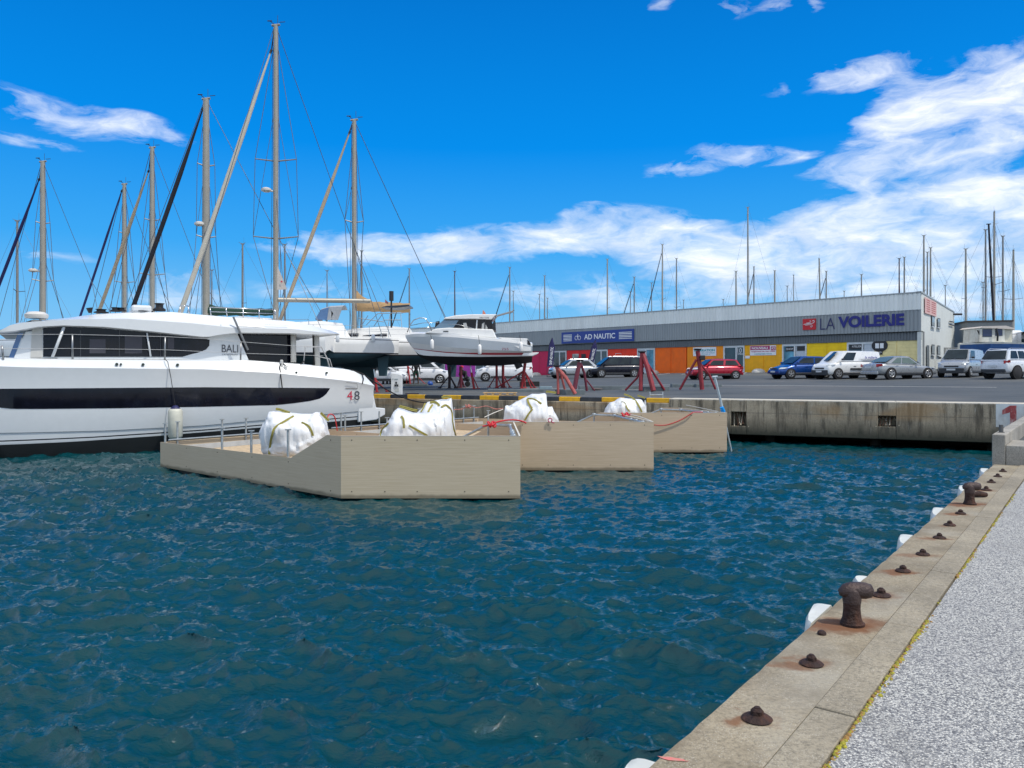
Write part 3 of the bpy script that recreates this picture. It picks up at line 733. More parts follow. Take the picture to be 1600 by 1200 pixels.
fx(1084, 1116, 545, 549.6, 'RÉPARATION', M_cy, -.105, t, .03); fx(1085, 1116, 551, 552.6, 'ENTRETIEN DE VOILES', M_cy, -.105, t); fx(1092, 1109, 553.6, 555.2, 'GRÉEMENT', M_cy, -.105, t)
t = thing('banner', 'white and pink banner headed NOUVEAU on the amber shutter', 'banner', wz(1190, .1, 3.9), 'banners on the shutters')
panel(1171, 1211.5, 540.5, 555.5, M_w, 'sheet', -.13, t); M_mag = mat('sign_magenta', (.42, .02, .13), .5)
panel(1171.5, 1202, 541, 547.2, M_mag, 'header', -.108, t, .004); panel(1203.5, 1211, 541.3, 547.4, M_mag, 'header', -.108, t, .004)
fx(1174, 1199, 542.4, 546, 'NOUVEAU', M_w, -.10, t, .03); fx(1205, 1210, 542.4, 546, 'ICI', M_w, -.10, t, .03)
fx(1172.5, 1210.5, 548.4, 550.8, 'rangement de vos voiles', M_mag, -.105, t, .02); fx(1178, 1205, 552, 554.2, 'contactez-nous', M_cy, -.105, t, 0)
t = thing('poster', 'small white notice at the left edge of the amber shutter', 'notice', wz(1165, .1, 3.9)); panel(1163.5, 1170.5, 556, 560, M_w, 'sheet', -.13, t)
t = thing('round_sign', 'round black and white sign on the cream shutter', 'sign', wz(1374, .1, 4.2))
k = bk(1373.5); mb = MB(); zc = bz(1373.5, 540); n_ = [W(k - .66 * math.cos(a), -.13, zc + .52 * math.sin(a)) for a in [i * math.pi / 12 for i in range(24)]]; mb.prism(n_, BN * .02); mb.build('disc', M_bk, t)
mb = MB()
for f in (-.33, .05): mb.obox(W(k + f, -.105, zc - .22), BD * .3, BN * .01, V((0, 0, .42)))
mb.build('symbol', M_w, t); panel(1372.5, 1378, 548, 554, M_bk, 'small_plate', -.13, t); fx(1373.4, 1377, 549.5, 552.5, 'P', M_w, -.1, t)
# details on red bays
panel(893, 903, 553, 561, mat('poster_grey', (.35, .36, .34), .6, var=.7, vs=3), 'window_poster', -.14); panel(907, 914, 553, 560, M_bk, 'window_poster', -.14)
for a_, b_, c_, d_ in ((960.5, 969.5, 552.5, 558.5),):
    k1, k0 = bk(a_), bk(b_); mb = MB(); mb.tube([W(k1, -.13, bz(a_, c_)), W(k0, -.13, bz(a_, c_)), W(k0, -.13, bz(a_, d_)), W(k1, -.13, bz(a_, d_)), W(k1, -.13, bz(a_, c_))], .025, 4); mb.build('panel_frame', M_w, bld)
fx(950, 953.5, 556, 558.6, '10', M_w, -.14, bld, .03)
# gable windows, signboard, lamps
def gm(px):  # distance along the gable
    r = (px - 800) / F; return (r * 62 - 33) / (G.x - r * G.y)
def gp(px, py, out=0.0):
    m = gm(px); Y = 62 + G.y * m; q = B0 + G * m + V((G.y, -G.x, 0)) * out + V((0, 0, EYE - (py - HOR) / F * Y)); return q
GO = V((G.y, -G.x, 0))
for (x0, y0, x1, y1) in ((1454.5, 493.5, 1459, 510), (1463.5, 496.5, 1468, 511.5), (1454.5, 538, 1459, 554), (1463.5, 539.5, 1468, 554.5)):
    a, b = gp(x0, y0, .06), gp(x1, y0, .06); a2, b2 = gp(x0, y1, .06), gp(x1, y1, .06); b.z = a.z; b2.z = a2.z
    mb = MB(); mb.prism([a, b, b2, a2], GO * .015); f = mb.build('window', M_dframe, bld)
    c = (a + b + a2 + b2) / 4; mb = MB(); mb.prism([c + (q - c) * .78 + GO * .018 for q in (a, b, b2, a2)], GO * .01); mb.build('pane', mat('gable_glass', (.33, .38, .40), .2), f)
    mb = MB(); mb.obox(a2 - GO * 0 + V((0, 0, -.08)) - (b2 - a2) * .1, (b2 - a2) * 1.2, GO * .10, V((0, 0, .08))); mb.build('sill', M_frame, f)
a, b = gp(1448, 538), gp(1450.5, 538); mb = MB(); mb.prism([gp(1446.5, 539, .06), gp(1450.5, 540, .06), gp(1450.5, 578, .06), gp(1446.5, 578, .06)], GO * .02); mb.build('door', mat('grey_door', (.13, .15, .16), .5), bld)
mb = MB()
for py in (502, 507): mb.tube([gp(1482, py, .1), gp(1488.5, py + 1.5, .1)], .05, 6)
mb.build('vent_grille', M_bk, bld)
mb = MB(); mb.tube([gp(1489.5, 491, .0), gp(1489.5, 491, .0) + V((.8, 0, 0))], .10, 10); mb.build('flue', M_bk, bld)
t = thing('notice_board', 'faded red and white notice board high on the white end wall', 'sign', gp(1450, 495, .1))
a, b, c, d = gp(1443.5, 464, .06), gp(1461.5, 472.5, .06), gp(1461.5, 495, .06), gp(1443.5, 489, .06)
mb = MB(); mb.prism([a, b, c, d], GO * .03); mb.build('board', mat('faded_pink', (.62, .40, .38), .7, var=.1, vs=2), t)
mb = MB()
for i in range(6):
    for j in range(2):
        u0, u1 = (.12, .42) if j == 0 else (.55, .92); v0 = .10 + i * .14
        q = [a.lerp(b, u).lerp(d.lerp(c, u), v) + GO * .032 for u, v in ((u0, v0), (u1, v0), (u1, v0 + .06), (u0, v0 + .06))]
        mb.prism(q, GO * .004)
mb.build('faded_text', mat('faded_red_text', (.42, .12, .11), .7), t)
# parking-bay stripes in front of the shops, set on the sloping sheet
mb = MB()
for px in (1095, 1135, 1180, 1225, 1262, 1310, 1350, 1395, 1060, 1020, 985, 940, 900, 860, 800, 700):
    k = bk(px); stripe(W(k, 1.5), W(k - 2.2, 6.3), .13)
stripe(W(-4, 1.3), W(60, 1.3), .14); stripe(W(-6, 6.6), W(18, 6.6), .14)
stripe(Q(-26, 13), Q(-8, 15.5), .14); stripe(Q(-10, 9), Q(8, 11), .12)
ln = mb.build('parking_lines', M_white); tag(ln, kind='structure')
# ================================================================ CATAMARAN (bow out of frame to the left)
CS = V((-4.74, 28.9, 0)); CA = V((.8584, .513, 0)); CN = V((-.513, .8584, 0))   # stern corner, towards the stern, away from us
def cst(px, py, t=0.0):
    r = (px - 800) / F
    s = (CS.x - r * CS.y + t * (CN.x - r * CN.y)) / (CA.x - r * CA.y); Y = CS.y - s * CA.y + t * CN.y
    return s, EYE - (py - HOR) / F * Y
def CW(s, t, z): return CS - CA * s + CN * t + V((0, 0, z))
def C(px, py, t=0.0): s, z = cst(px, py, t); return CW(s, t, z)
def ctab(pts, t=0.0):
    tb = sorted(cst(px, py, t) for px, py in pts); return tb
cat = thing('catamaran', 'large white catamaran with black hull windows and 4.8 on its side, beside the pontoons', 'catamaran', CW(6.5, 3.4, 0))
M_gel = mat('white_gelcoat', (.66, .69, .71), .22, var=.02, coat=.3); M_gel2 = mat('grey_gelcoat', (.50, .50, .48), .4, var=.04)
M_cglass = mat('tinted_glass', (.004, .005, .011), .05, var=.3, spec=.28); M_anti = mat('black_antifoul', (.012, .014, .016), .6)
M_steel = mat('stainless', (.55, .56, .57), .22, 1.0); M_blackp = mat('black_plastic', (.015, .015, .017), .45)
z_boot = ctab([(0, 697), (120, 691), (250, 682), (420, 668), (590, 654)])
z_s1 = ctab([(0, 692), (150, 685), (320, 674), (590, 650)]); z_s0 = ctab([(0, 690), (150, 683), (320, 672), (590, 648.5)])
z_g1 = ctab([(0, 678.5), (170, 674), (320, 666), (590, 641)])
z_bb = ctab([(0, 637), (20, 639), (175, 638.5), (320, 636), (430, 633), (485, 626), (515, 622), (590, 622)])
z_bt = ctab([(0, 607.5), (320, 605), (515, 606.5), (590, 613)])
z_kn = ctab([(0, 573.5), (320, 577), (430, 582.5), (515, 592), (560, 597), (583, 603)])
z_de = ctab([(0, 561), (100, 562), (260, 563), (387, 563.5), (475, 570), (545, 578), (566, 583), (577, 596), (583, 602)], .25)
SMAX = 14.6
def bowt(s): # taper of the hull towards the bow
    return 0 if s < 10.5 else .95 * ((s - 10.5) / (SMAX - 10.5)) ** 2
def hull_rings(shift=0.0, mirror=False):
    rings = []
    for i in range(41):
        s = .45 + (SMAX - .45) * (i / 40) ** 1.0
        bt = bowt(s); zb, zs1, zs0, zg = interp(z_boot, s), interp(z_s1, s), interp(z_s0, s), interp(z_g1, s)
        z2, z3, zk, zd = interp(z_bb, s), interp(z_bt, s), interp(z_kn, s), interp(z_de, s)
        rise = .25 * max(0, (s - 11) / 3.6) ** 2
        outs = [(1.05, -.35), (.55 + bt, -.15), (.30 + bt, zb), (.285 + bt, zs1), (.28 + bt, zs0), (.25 + bt, zg), (.225 + bt, zg + .012), (.10 + bt, z2 - .03), (.10 + bt, z3 + .03), (0 + bt, zk), (.25 + bt, zd), (.42 + bt, zd + .03), (1.05, zd + .05)]
        ring = [(t, z) for t, z in outs]
        inn = [(2.1 - t, z) for t, z in reversed(outs[:-1])]
        full = ring + inn
        if mirror: full = [(2.1 - t, z) for t, z in full]
        rings.append([CW(s, shift + t, z + rise * (z > 1)) for t, z in full])
    return rings
def hull_m():
    a = [1, 1, 0, 2, 0, 2, 0, 0, 0, 0, 0, 0]; return a + list(reversed(a))
M_stripe = mat('hull_stripe', (.02, .022, .03), .3)
for sh, mir in ((0, False), (4.9, True)):
    mb = MB(); mb.loft(hull_rings(sh, mir), mis=hull_m() + [0], closed=False, mi=0)
    r0 = hull_rings(sh, mir)
    mb.add(r0[0], [tuple(range(len(r0[0])))], 0)
    mb.build('hull', [M_gel, M_anti, M_stripe], cat, smooth=35)
# stern steps: transom slopes down to the platform
for sh in (0, 4.9):
    mb = MB(); p = [C(577, 596, .2), C(583, 612, .2), C(588, 637, .2), C(602, 638, .2), C(602, 648, .2), C(588, 656, .2), C(560, 660, .2), C(560, 600, .2)]
    mb.prism([q + CN * sh for q in p], CN * 1.7); mb.build('transom_steps', M_gel, cat, bevel=.03)
# bridge deck and foredeck between the hulls
mb = MB(); mb.obox(CW(1.2, 1.0, 1.0), CA * -11.0, CN * 4.9, V((0, 0, 1.55))); mb.build('bridge_deck', M_gel, cat)
# hull window band
def band(pts_top, pts_bot, t, n, name, m, th=.012, out=.008):
    """dark glazed strip lying on a side surface between two traced lines"""
    top, bot = ctab(pts_top, t), ctab(pts_bot, t); s0 = max(top[0][0], bot[0][0]); s1 = min(top[-1][0], bot[-1][0])
    mb = MB(); ra = []
    for i in range(n + 1):
        s = s0 + (s1 - s0) * i / n; bt = bowt(s)
        ra.append([CW(s, t + bt - out, interp(top, s)), CW(s, t + bt - out, interp(bot, s)), CW(s, t + bt + th, interp(bot, s)), CW(s, t + bt + th, interp(top, s))])
    mb.loft(ra, closed=True, caps=True); return mb.build(name, m, cat, smooth=30)
band([(515.3, 606.5), (514, 606.3), (320, 605), (0, 607.5), (-90, 609)], [(515.3, 607.5), (513, 612), (507, 618.5), (499, 623), (485, 626.5), (455, 630.5), (430, 633), (320, 635.5), (175, 638), (60, 639), (18, 639), (0, 637), (-90, 630)], .10, 90, 'hull_window', M_cglass)
# deckhouse
def sidepoly(pts, t, depth, name, m, parent=cat, bevel=0):
    mb = MB(); mb.prism([C(px, py, t) for px, py in pts], CN * depth); return mb.build(name, m, parent, bevel=bevel)
TS = .95
sidepoly([(20, 562), (40, 518), (100, 512), (230, 520), (320, 529.5), (368, 514), (374, 528), (389, 563)], TS, 5.0, 'deckhouse', M_gel, bevel=.02)
# windows: front raked pane, side panes
gl = sidepoly([(13, 560), (28, 521), (36.5, 520), (21, 560)], TS + .02, .6, 'front_window', mat('blue_glass', (.05, .12, .28), .05, spec=.8))
sidepoly([(50, 514), (66.5, 511.5), (66.5, 559), (47.5, 559)], TS - .012, .02, 'side_panel', M_gel2)
sw = sidepoly([(67.5, 511), (100, 510.5), (150, 512), (230, 519.5), (322, 529.5), (327.5, 531), (327, 540), (322, 546), (311, 550.5), (300, 553), (285, 557.5), (67.5, 557.5)], TS - .02, .02, 'side_window', M_cglass)
for a, b in ((125, 126.5), (186, 187.2), (250, 251.5)):
    mb = MB(); mb.prism([C(a, 516, TS - .03), C(b, 516, TS - .03), C(b, 557, TS - .03), C(a, 557, TS - .03)], CN * .01); mb.build('mullion', mat('mullion_dark', (.03, .032, .04), .3), sw)
for (x0, y0, x1, y1) in ((140, 530, 165, 552), (195, 525, 222, 552), (262, 528, 272, 545)):
    mb = MB(); mb.prism([C(x0, y0, TS - .023), C(x1, y0, TS - .023), C(x1, y1, TS - .023), C(x0, y1, TS - .023)], CN * .004); mb.build('curtain', mat('curtain_grey', (.045, .045, .06), .5), sw)
mb = MB(); mb.tube([C(100, 511, TS - .25), C(82, 558, TS - .25)], .045, 8); mb.build('roof_pillar', M_gel, cat, smooth=True)
mb = MB(); mb.tube([C(229.5, 520, TS - .2), C(235.5, 557, TS - .2)], .03, 8); mb.build('roof_pillar', M_gel, cat, smooth=True)
mb = MB(); mb.prism([C(47, 559.5, TS - .04), C(90, 559.5, TS - .04), C(89, 561, TS - .04), C(47, 561, TS - .04)], CN * .05); mb.build('rubbing_strip', M_blackp, cat)
# hardtop and fly bridge: ring loft along the boat
rb = [(-6, 520), (0, 521), (25, 519), (60, 512.5), (100, 510.5), (160, 512.5), (230, 519), (320, 528.5), (345, 524), (372, 521.5), (457, 522.5), (498, 524.5), (531, 524)]
rm = [(-6, 519), (0, 519), (10, 509), (40, 503.5), (110, 499), (200, 498), (300, 505), (365, 512), (457, 514), (500, 519), (531, 522)]
rt = [(-6, 518), (0, 516), (25, 505), (110, 496.5), (150, 491), (200, 488.5), (270, 487.5), (305, 491), (365, 496), (457, 502), (490, 509), (531, 521)]
tb, tm, tt = ctab(rb, .80), ctab(rm, .55), ctab(rt, 1.0)
s_lo, s_hi = max(tb[0][0], tm[0][0], tt[0][0]), min(tb[-1][0], tm[-1][0], tt[-1][0])
rings = []
for i in range(61):
    s = s_lo + (s_hi - s_lo) * i / 60; zb, zm, zt = interp(tb, s), interp(tm, s), interp(tt, s)
    zt = max(zt, zm + .02); zm = max(zm, zb + .02)
    h = [(.95, zb + .02), (.80, zb), (.56, zb + .03), (.55, zm), (1.0, zt), (1.5, zt + .04)]
    rings.append([CW(s, t, z) for t, z in h] + [CW(s, 6.9 - t, z) for t, z in reversed(h)])
mb = MB(); mb.loft(rings, closed=True, caps=True); mb.build('hardtop', M_gel, cat, smooth=14)
# thin joint lines in the side of the fly bridge and cockpit
mb = MB()
for pts in ([(345, 507), (345, 520)], [(413, 506), (450, 507.5)], [(371, 509), (414, 512)]):
    mb.tube([C(px, py, .60 if py > 504 else .8) - CN * .03 for px, py in pts], .012, 5)
mb.build('grab_rail', M_steel, cat)
# side of the deckhouse: name and rails
M_nm = mat('name_grey', (.05, .055, .07), .4)
a, b = C(346.5, 551, TS), C(372, 551, TS)
lettering('lettering', 'BALI', C(346.5, 550.5, TS - .01), CA, (0, 0, 1), (b - a).dot(CA), .27, M_nm, cat, 0, .01)
lettering('lettering', 'CATAMARANS', C(347, 555, TS - .01), CA, (0, 0, 1), (b - a).dot(CA) * .95, .05, M_nm, cat, 0, .01)
a, b = C(542, 625, .1), C(549.5, 625, .1)
lettering('lettering', '4', a - CN * .01, CA, (0, 0, 1), .21, .33, mat('number_red', (.5, .02, .06), .4), cat, 0, .012)
lettering('lettering', '.', C(550.6, 625, .1) - CN * .01, CA, (0, 0, 1), .035, .035, M_nm, cat, 0, .012)
lettering('lettering', '8', C(553.5, 625, .1) - CN * .01, CA, (0, 0, 1), .20, .33, M_nm, cat, 0, .012)
mb = MB(); mb.tube([C(364.5, 495, .5), C(387.5, 547, .5)], .035, 6); mb.build('fly_bridge_stair_rail', mat('grey_rail', (.16, .17, .18), .4), cat)
M_stan = mat('stanchion_grey', (.28, .29, .30), .35, .7)
for a_, b_ in (((376.3, 534), (375.8, 567.5)), ((113, 522), (113.5, 563)), ((258, 526), (257.5, 563)), ((3, 540), (5, 561)), ((-60, 524), (-60, 561))):
    mb = MB(); mb.tube([C(*a_, .33), C(*b_, .33)], .03, 8); mb.build('stanchion', M_stan, cat, smooth=True)
mb = MB()
for pts in ([(-90, 523), (3, 522.5), (113, 522.5), (258, 526), (320, 529), (376, 534), (480, 542), (505, 544)], [(-90, 545), (3, 545), (113, 544.5), (258, 546.5), (376, 552), (480, 555), (505, 556)]):
    mb.tube([C(px, py, .3) for px, py in pts], .0075, 5)
mb.tube([C(474, 571, .35), C(477, 541, .35), C(502, 542, .35), C(511, 560, .35), C(516, 576, .35)], .022, 6)
mb.tube([C(492, 556, .35), C(515, 561, .35), C(520, 577, .35)], .018, 6)
mb.build('lifeline', mat('wire_grey', (.42, .43, .44), .5), cat, smooth=True)
# aft cockpit: dark sliding door, posts, rear bulkhead see-through gap
sidepoly([(373, 522), (457, 523), (457.5, 567), (391, 564)], 1.35, 4.3, 'cockpit_door', M_cglass)
for a_, b_ in (((458.5, 523), (458.5, 566)), ((494.5, 525), (496.5, 572))):
    for o_ in (0, 4.2): mb = MB(); mb.tube([C(*a_, 1.1) + CN * o_, C(*b_, 1.1) + CN * o_], .10, 10); mb.build('roof_post', mat('post_cream', (.55, .54, .50), .4), cat, smooth=True)
mb = MB(); mb.prism([C(488.5, 523, 1.2), C(491.5, 523, 1.2), C(493, 570, 1.2), C(490, 570, 1.2)], CN * .05); mb.build('side_curtain', M_blackp, cat)
mb = MB(); mb.obox(CW(1.3, 1.3, 2.0), CA * -2.6, CN * 4.3, V((0, 0, .55))); mb.build('cockpit_seat', M_gel2, cat)
# small fittings on the hull and hardtop
mb = MB()
for px, py, r in ((182.5, 569, .035), (189, 569, .025), (223.5, 569.5, .035), (277.5, 570, .035), (463, 582, .03), (510.5, 582.5, .03)):
    mb.tube([C(px, py, .05) - CN * .03, C(px, py, .05) + CN * .05], r * 1.3, 10)
mb.build('drain_fitting', mat('fitting_grey', (.06, .08, .07), .4, .5), cat)
mb = MB(); mb.tube([C(540, 606.3, .075), C(558.5, 607, .075)], .012, 5); mb.tube([C(541, 597.5, -.0), C(558, 599.5, -.0), C(559, 606.8, .07)], .005, 4); mb.build('engine_vent', M_stripe, cat)
for px, py, w_, h_ in ((158, 489, .22, .12), (180, 487, .16, .14), (190, 486.5, .15, .12), (222, 487, .24, .10), (229, 487, .2, .10), (249, 486, .20, .26)):
    mb = MB(); c = C(px, py, 1.2); mb.lathe(c, [(w_, 0), (w_, h_ * .25), (w_ * .62, h_ * .45), (w_ * .62, h_ * .8), (w_ * .85, h_)], 14); mb.build('winch', M_blackp, cat, smooth=35)
mb = MB(); mb.box(C(219, 484.5, 1.6), (.62, 1.2, .26), math.atan2(CA.y, CA.x)); mb.build('helm_seat', M_gel, cat, bevel=.08)
mb = MB(); mb.lathe(C(57, 500, 1.0), [(.12, -.1), (.14, .0)], 14); mb.lathe(C(57, 497.5, 1.0), [(.30, 0), (.33, .05), (.33, .12), (.22, .20), (.05, .22)], 18); mb.build('radar_dome', mat('radome', (.6, .58, .54), .4), cat, smooth=40)
mb = MB(); mb.prism([C(36, 504.5, 1.2), C(52, 499, 1.2), C(62, 499.5, 1.2), C(62, 502, 1.2)], CN * .6); mb.build('solar_panel', mat('dark_panel', (.02, .03, .05), .3), cat)
mb = MB()
for px in (283, 296, 330, 355): mb.tube([C(px, 495, 1.3), C(px - 2, 478 if px < 310 else 480, 1.3)], .02, 6)
mb.tube([C(281, 478, 1.3), C(294, 478, 1.3)], .02, 6); mb.tube([C(328, 480, 1.3), C(430, 484, 1.3)], .02, 6); mb.tube([C(328, 487, 1.3), C(430, 490, 1.3)], .015, 6)
for px in (380, 405, 430): mb.tube([C(px, 498, 1.3), C(px, 482.5, 1.3)], .02, 6)
mb.build('fly_bridge_rail', M_steel, cat, smooth=True)
mb = MB(); mb.tube([C(141, 489, 1.1), C(139.5, 481, 1.1)], [.05, .10], 8); mb.build('horn', M_blackp, cat)
# cleat blocks and mooring lines on the stern quarter
mb = MB(); mb.box(C(440, 571, .2), (.10, .10, .40)); mb.box(C(446, 577, .15), (.12, .12, .25)); mb.build('block', mat('block_white', (.6, .6, .58), .4), cat, bevel=.03)
rope = thing('mooring_line', 'black mooring line running from the catamaran stern to the quay', 'rope', C(566, 584, .2))
mb = MB(); a = C(548, 577.5, .3); b = C(566, 584, .2); c = P(690, 630, 33.6)
pts = [a, b] + [b.lerp(c, i / 12) + V((0, 0, -.35 * math.sin(math.pi * i / 12))) for i in range(1, 13)]
mb.tube(pts, .028, 6); mb.tube([b, C(568, 592, .05), C(566, 600, .0)], .02, 6); M_rope = mat('black_rope', (.012, .012, .014), .8, bump=.5, bs=90); mb.build('line', M_rope, rope, smooth=True)
rope2 = thing('mooring_line', 'short black line looped on the catamaran quarter beside the white block', 'rope', C(440, 575, .1))
mb = MB(); mb.tube([C(475, 564, .3), C(468, 572, .25), C(458, 575, .2), C(447, 572, .2), C(440, 566, .2), C(437, 572, .1), C(439, 590, -.02), C(441, 606, .04)], .02, 6); mb.build('line', M_rope, rope2, smooth=True)
# fender hanging on the side
def fender(name, label, top, r, L, m, ropepts=None, cap=None):
    t = thing(name, label, 'fender', top - V((0, 0, L))); mb = MB()
    mb.lathe(top - V((0, 0, L)), [(r * .3, 0), (r * .8, .03 * L), (r, .1 * L), (r, .88 * L), (r * .8, .96 * L), (r * .3, L)], 16); mb.build('body', m, t, smooth=50)
    mb = MB(); mb.lathe(top - V((0, 0, L * .07)), [(r * .86, 0), (r * .55, .08 * L), (r * .25, .14 * L)], 14); mb.build('cap', cap or m, t, smooth=50)
    if ropepts: mb = MB(); mb.tube(ropepts, .012, 5); mb.build('rope', M_rope, t)
    return t
M_fend = mat('old_fender', (.55, .55, .47), .6, var=.12, dirt=(.35, .33, .25, .5)); M_navyc = mat('navy_cap', (.01, .012, .08), .5)
fender('fender', 'dirty white fender with navy top hanging from the catamaran side', C(274, 637, -.26), .22, 1.02, M_fend, [C(257, 561, .2), C(262, 565, .0), C(267, 590, -.1), C(274, 636, -.26)], M_navyc)
# ================================================================ SAILING BOATS
M_alu = mat('mast_alloy', (.31, .295, .255), .45, .25, var=.06); M_alu2 = mat('mast_grey', (.22, .22, .21), .45, .2); M_mastd = mat('mast_dark', (.08, .04, .04), .5); M_wire = mat('rigging_wire', (.10, .12, .15), .5, .3)
M_sheet = {'navy': mat('sail_navy', (.02, .022, .11), .8), 'beige': mat('sail_beige', (.42, .34, .24), .85, var=.1), 'black': mat('sail_black', (.012, .012, .02), .8), 'cream': mat('sail_cream', (.50, .47, .40), .8, var=.06), 'green': mat('cover_green', (.015, .05, .035), .85), 'tan': mat('cover_tan', (.40, .26, .13), .9, var=.15, bump=.5, bs=5)}
def yacht_hull(L=11.5, B=3.6, fb=1.25, keelh=1.9, name='yacht_hull', wl=.35):
    """hull lofted bow (-x) to stern (+x), mast station at x=0, z=0 at the ground under the keel"""
    mb = MB(); rings = []; n = 16
    for i in range(n + 1):
        u = i / n; x = -.42 * L + L * u
        w = B / 2 * max(.012, math.sin(math.pi * min(1, .04 + u * .62)) ** .85 if u < .75 else math.sin(math.pi * (.04 + .75 * .62)) ** .85 * (1 - .30 * ((u - .75) / .25) ** 1.6))
        zd = keelh + fb * (1.0 + .16 * (1 - u) ** 2); zw = keelh + .12 * fb; zk = keelh - .55 * math.sin(math.pi * min(1, max(0, .08 + u * .86))) + (.35 * (u - .8) / .2 if u > .8 else 0) + (.75 * (.1 - u) / .1 if u < .1 else 0)
        xo = -.25 * (1 - u) if u < .2 else 0
        pr = [(0, zk), (w * .55, zk + .12), (w * .88, (zk + zw) / 2 + .08), (w * .95, zw), (w * .955, zw + .07), (w, lerp(zw, zd, .55)), (w, zd - .12), (w * .985, zd - .08), (w * .98, zd), (w * .88, zd - .03), (0, zd + .03)]
        ring = [V((x + (xo if z > zw else -xo * .6), y, z)) for y, z in pr]
        rings.append(ring + [V((q.x, -q.y, q.z)) for q in reversed(ring[:-1])])
    ms = [1, 1, 1, 2, 0, 0, 2, 0, 0, 0]
    mb.loft(rings, mis=ms + list(reversed(ms)), closed=False)
    mb.add(rings[-1], [tuple(range(len(rings[-1])))], 0)
    return mb
def fin(mb, L, keelh):
    pr = [(-.06 * L, keelh - .4), (.12 * L, keelh - .4), (.10 * L, .05), (-.03 * L, .05)]
    mb.prism([V((x, -.14, z)) for x, z in pr], V((0, .28, 0)), 1)
    mb.prism([V((.5 * L, -.05, keelh - .1)), V((.56 * L, -.05, keelh + .1)), V((.55 * L, -.05, keelh - 1.1)), V((.51 * L, -.05, keelh - 1.1))], V((0, .1, 0)), 1)
# shared far yacht: hull, mast, rigging as unit meshes
M_gelb = mat('boat_white', (.80, .80, .78), .3, var=.03, coat=.2)
HM = [M_gelb, mat('antifoul_blue', (.035, .085, .105), .7), M_stripe]
far_hull = yacht_hull(10, 3.2, 1.2, 1.8); fin(far_hull, 10, 1.8)
coach = [[V((-1.5, y * .6, 3.08)), V((-1.2, y * .5, 3.38)), V((2.2, y * .6, 3.45)), V((2.4, y * .65, 3.08))] for y in (-1, 1)]
far_hull.prism(coach[0], V((0, 1.2, 0)), 0)
far_hull_me = far_hull.mesh('yacht_hull', smooth=35)
for m in HM: far_hull_me.materials.append(m)
def far_mast(h, r, m):
    mb = MB(); mb.tube([(0, 0, 3.0), (0, 0, h * .7), (0, 0, h)], [r, r * .95, r * .75], 8); mb.box((0, 0, h), (.34, .12, .08))
    me = mb.mesh('mast', smooth=60); me.materials.append(m); return me
def far_rig(h):
    mb = MB(); w = .009
    mb.tube([(-3.9, 0, 3.1), (-.05, 0, h * .97)], w, 4); mb.tube([(5.2, 0, 3.1), (.05, 0, h)], w, 4)
    for s in (-1, 1):
        mb.tube([(.1, 1.3 * s, 3.1), (.15, .85 * s, h * .58), (0, 0, h * .95)], w, 4); mb.tube([(.1, 1.2 * s, 3.1), (0, 0, h * .57)], w * .8, 4)
        mb.tube([(0, 0, h * .57), (.15, .85 * s, h * .58)], .028, 5)
    mb.tube([(-.35, 0, h + .15), (0, 0, h), (.3, 0, h + .12)], .015, 4); mb.tube([(.12, 0, h), (.12, 0, h + .6)], .008, 4)
    me = mb.mesh('rigging'); me.materials.append(M_wire); return me
MK = {'g': (.105, M_alu2), 'a': (.12, M_alu), 'd': (.09, M_mastd), 't': (.07, M_alu2)}
def far_fur(h, m):
    mb = MB(); mb.tube([(-3.85, 0, 3.2), (-.12, 0, h * .93)], [.085, .045], 7); me = mb.mesh('furled_sail', smooth=60); me.materials.append(m); return me
def child(name, me, parent, scale=(1, 1, 1)):
    o = bpy.data.objects.new(name, me); COL.objects.link(o); o.parent = parent; o.scale = scale; return o
def far_yacht(px, py, Y, kind, label, group, fur=None, rz=None, lean=0.0, boom=True):
    base = on_lot(px, Y)
    top = EYE + (HOR - py) / F * Y; h = top - base.z
    t = thing('sailing_yacht', label, 'sailing yacht', base, group, rz if rz is not None else random.uniform(-.5, .9))
    child('hull', far_hull_me, t); m = child('mast', far_mast(h, *MK[kind]), t); r = child('rigging', far_rig(h), t)
    if lean: m.rotation_euler = r.rotation_euler = (0, lean, 0)
    if fur: child('furled_sail', far_fur(h, M_sheet[fur]), t)
    return t
random.seed(11)
ORD = ['first', 'second', 'third', 'fourth', 'fifth', 'sixth', 'seventh', 'eighth', 'ninth', 'tenth', 'eleventh', 'twelfth', 'thirteenth', 'fourteenth', 'fifteenth', 'sixteenth', 'seventeenth', 'eighteenth', 'nineteenth', 'twentieth', 'twenty-first', 'twenty-second', 'twenty-third', 'twenty-fourth', 'twenty-fifth', 'twenty-sixth', 'twenty-seventh']
roof = [(843, 460, 128, 't', None), (851, 431, 122, 'g', None), (855.5, 466, 132, 't', None), (949, 405, 118, 'a', None), (985, 456, 120, 't', None), (991, 433, 118, 'g', 'black'), (1018, 442, 125, 't', None), (1035, 382, 112, 'a', 'black'), (1057, 404, 114, 'g', None), (1068, 469, 130, 't', None),
        (1130, 468, 130, 't', None), (1150, 424, 108, 'a', None), (1168.5, 324, 106, 'a', None), (1178, 417, 112, 'g', 'black'), (1210.5, 423, 108, 'a', None), (1230, 447, 118, 't', None), (1240, 430, 116, 't', None), (1283, 405, 104, 'a', None), (1291, 424, 110, 'g', 'black'), (1319, 455, 122, 't', None), (1346, 429, 112, 'g', None),
        (1405, 404, 100, 'd', None), (1413, 402, 98, 'g', None), (1443.5, 368, 94, 'a', None), (1449, 394, 102, 'g', None), (1454, 387, 97, 'a', None), (1477, 446, 110, 't', None)]
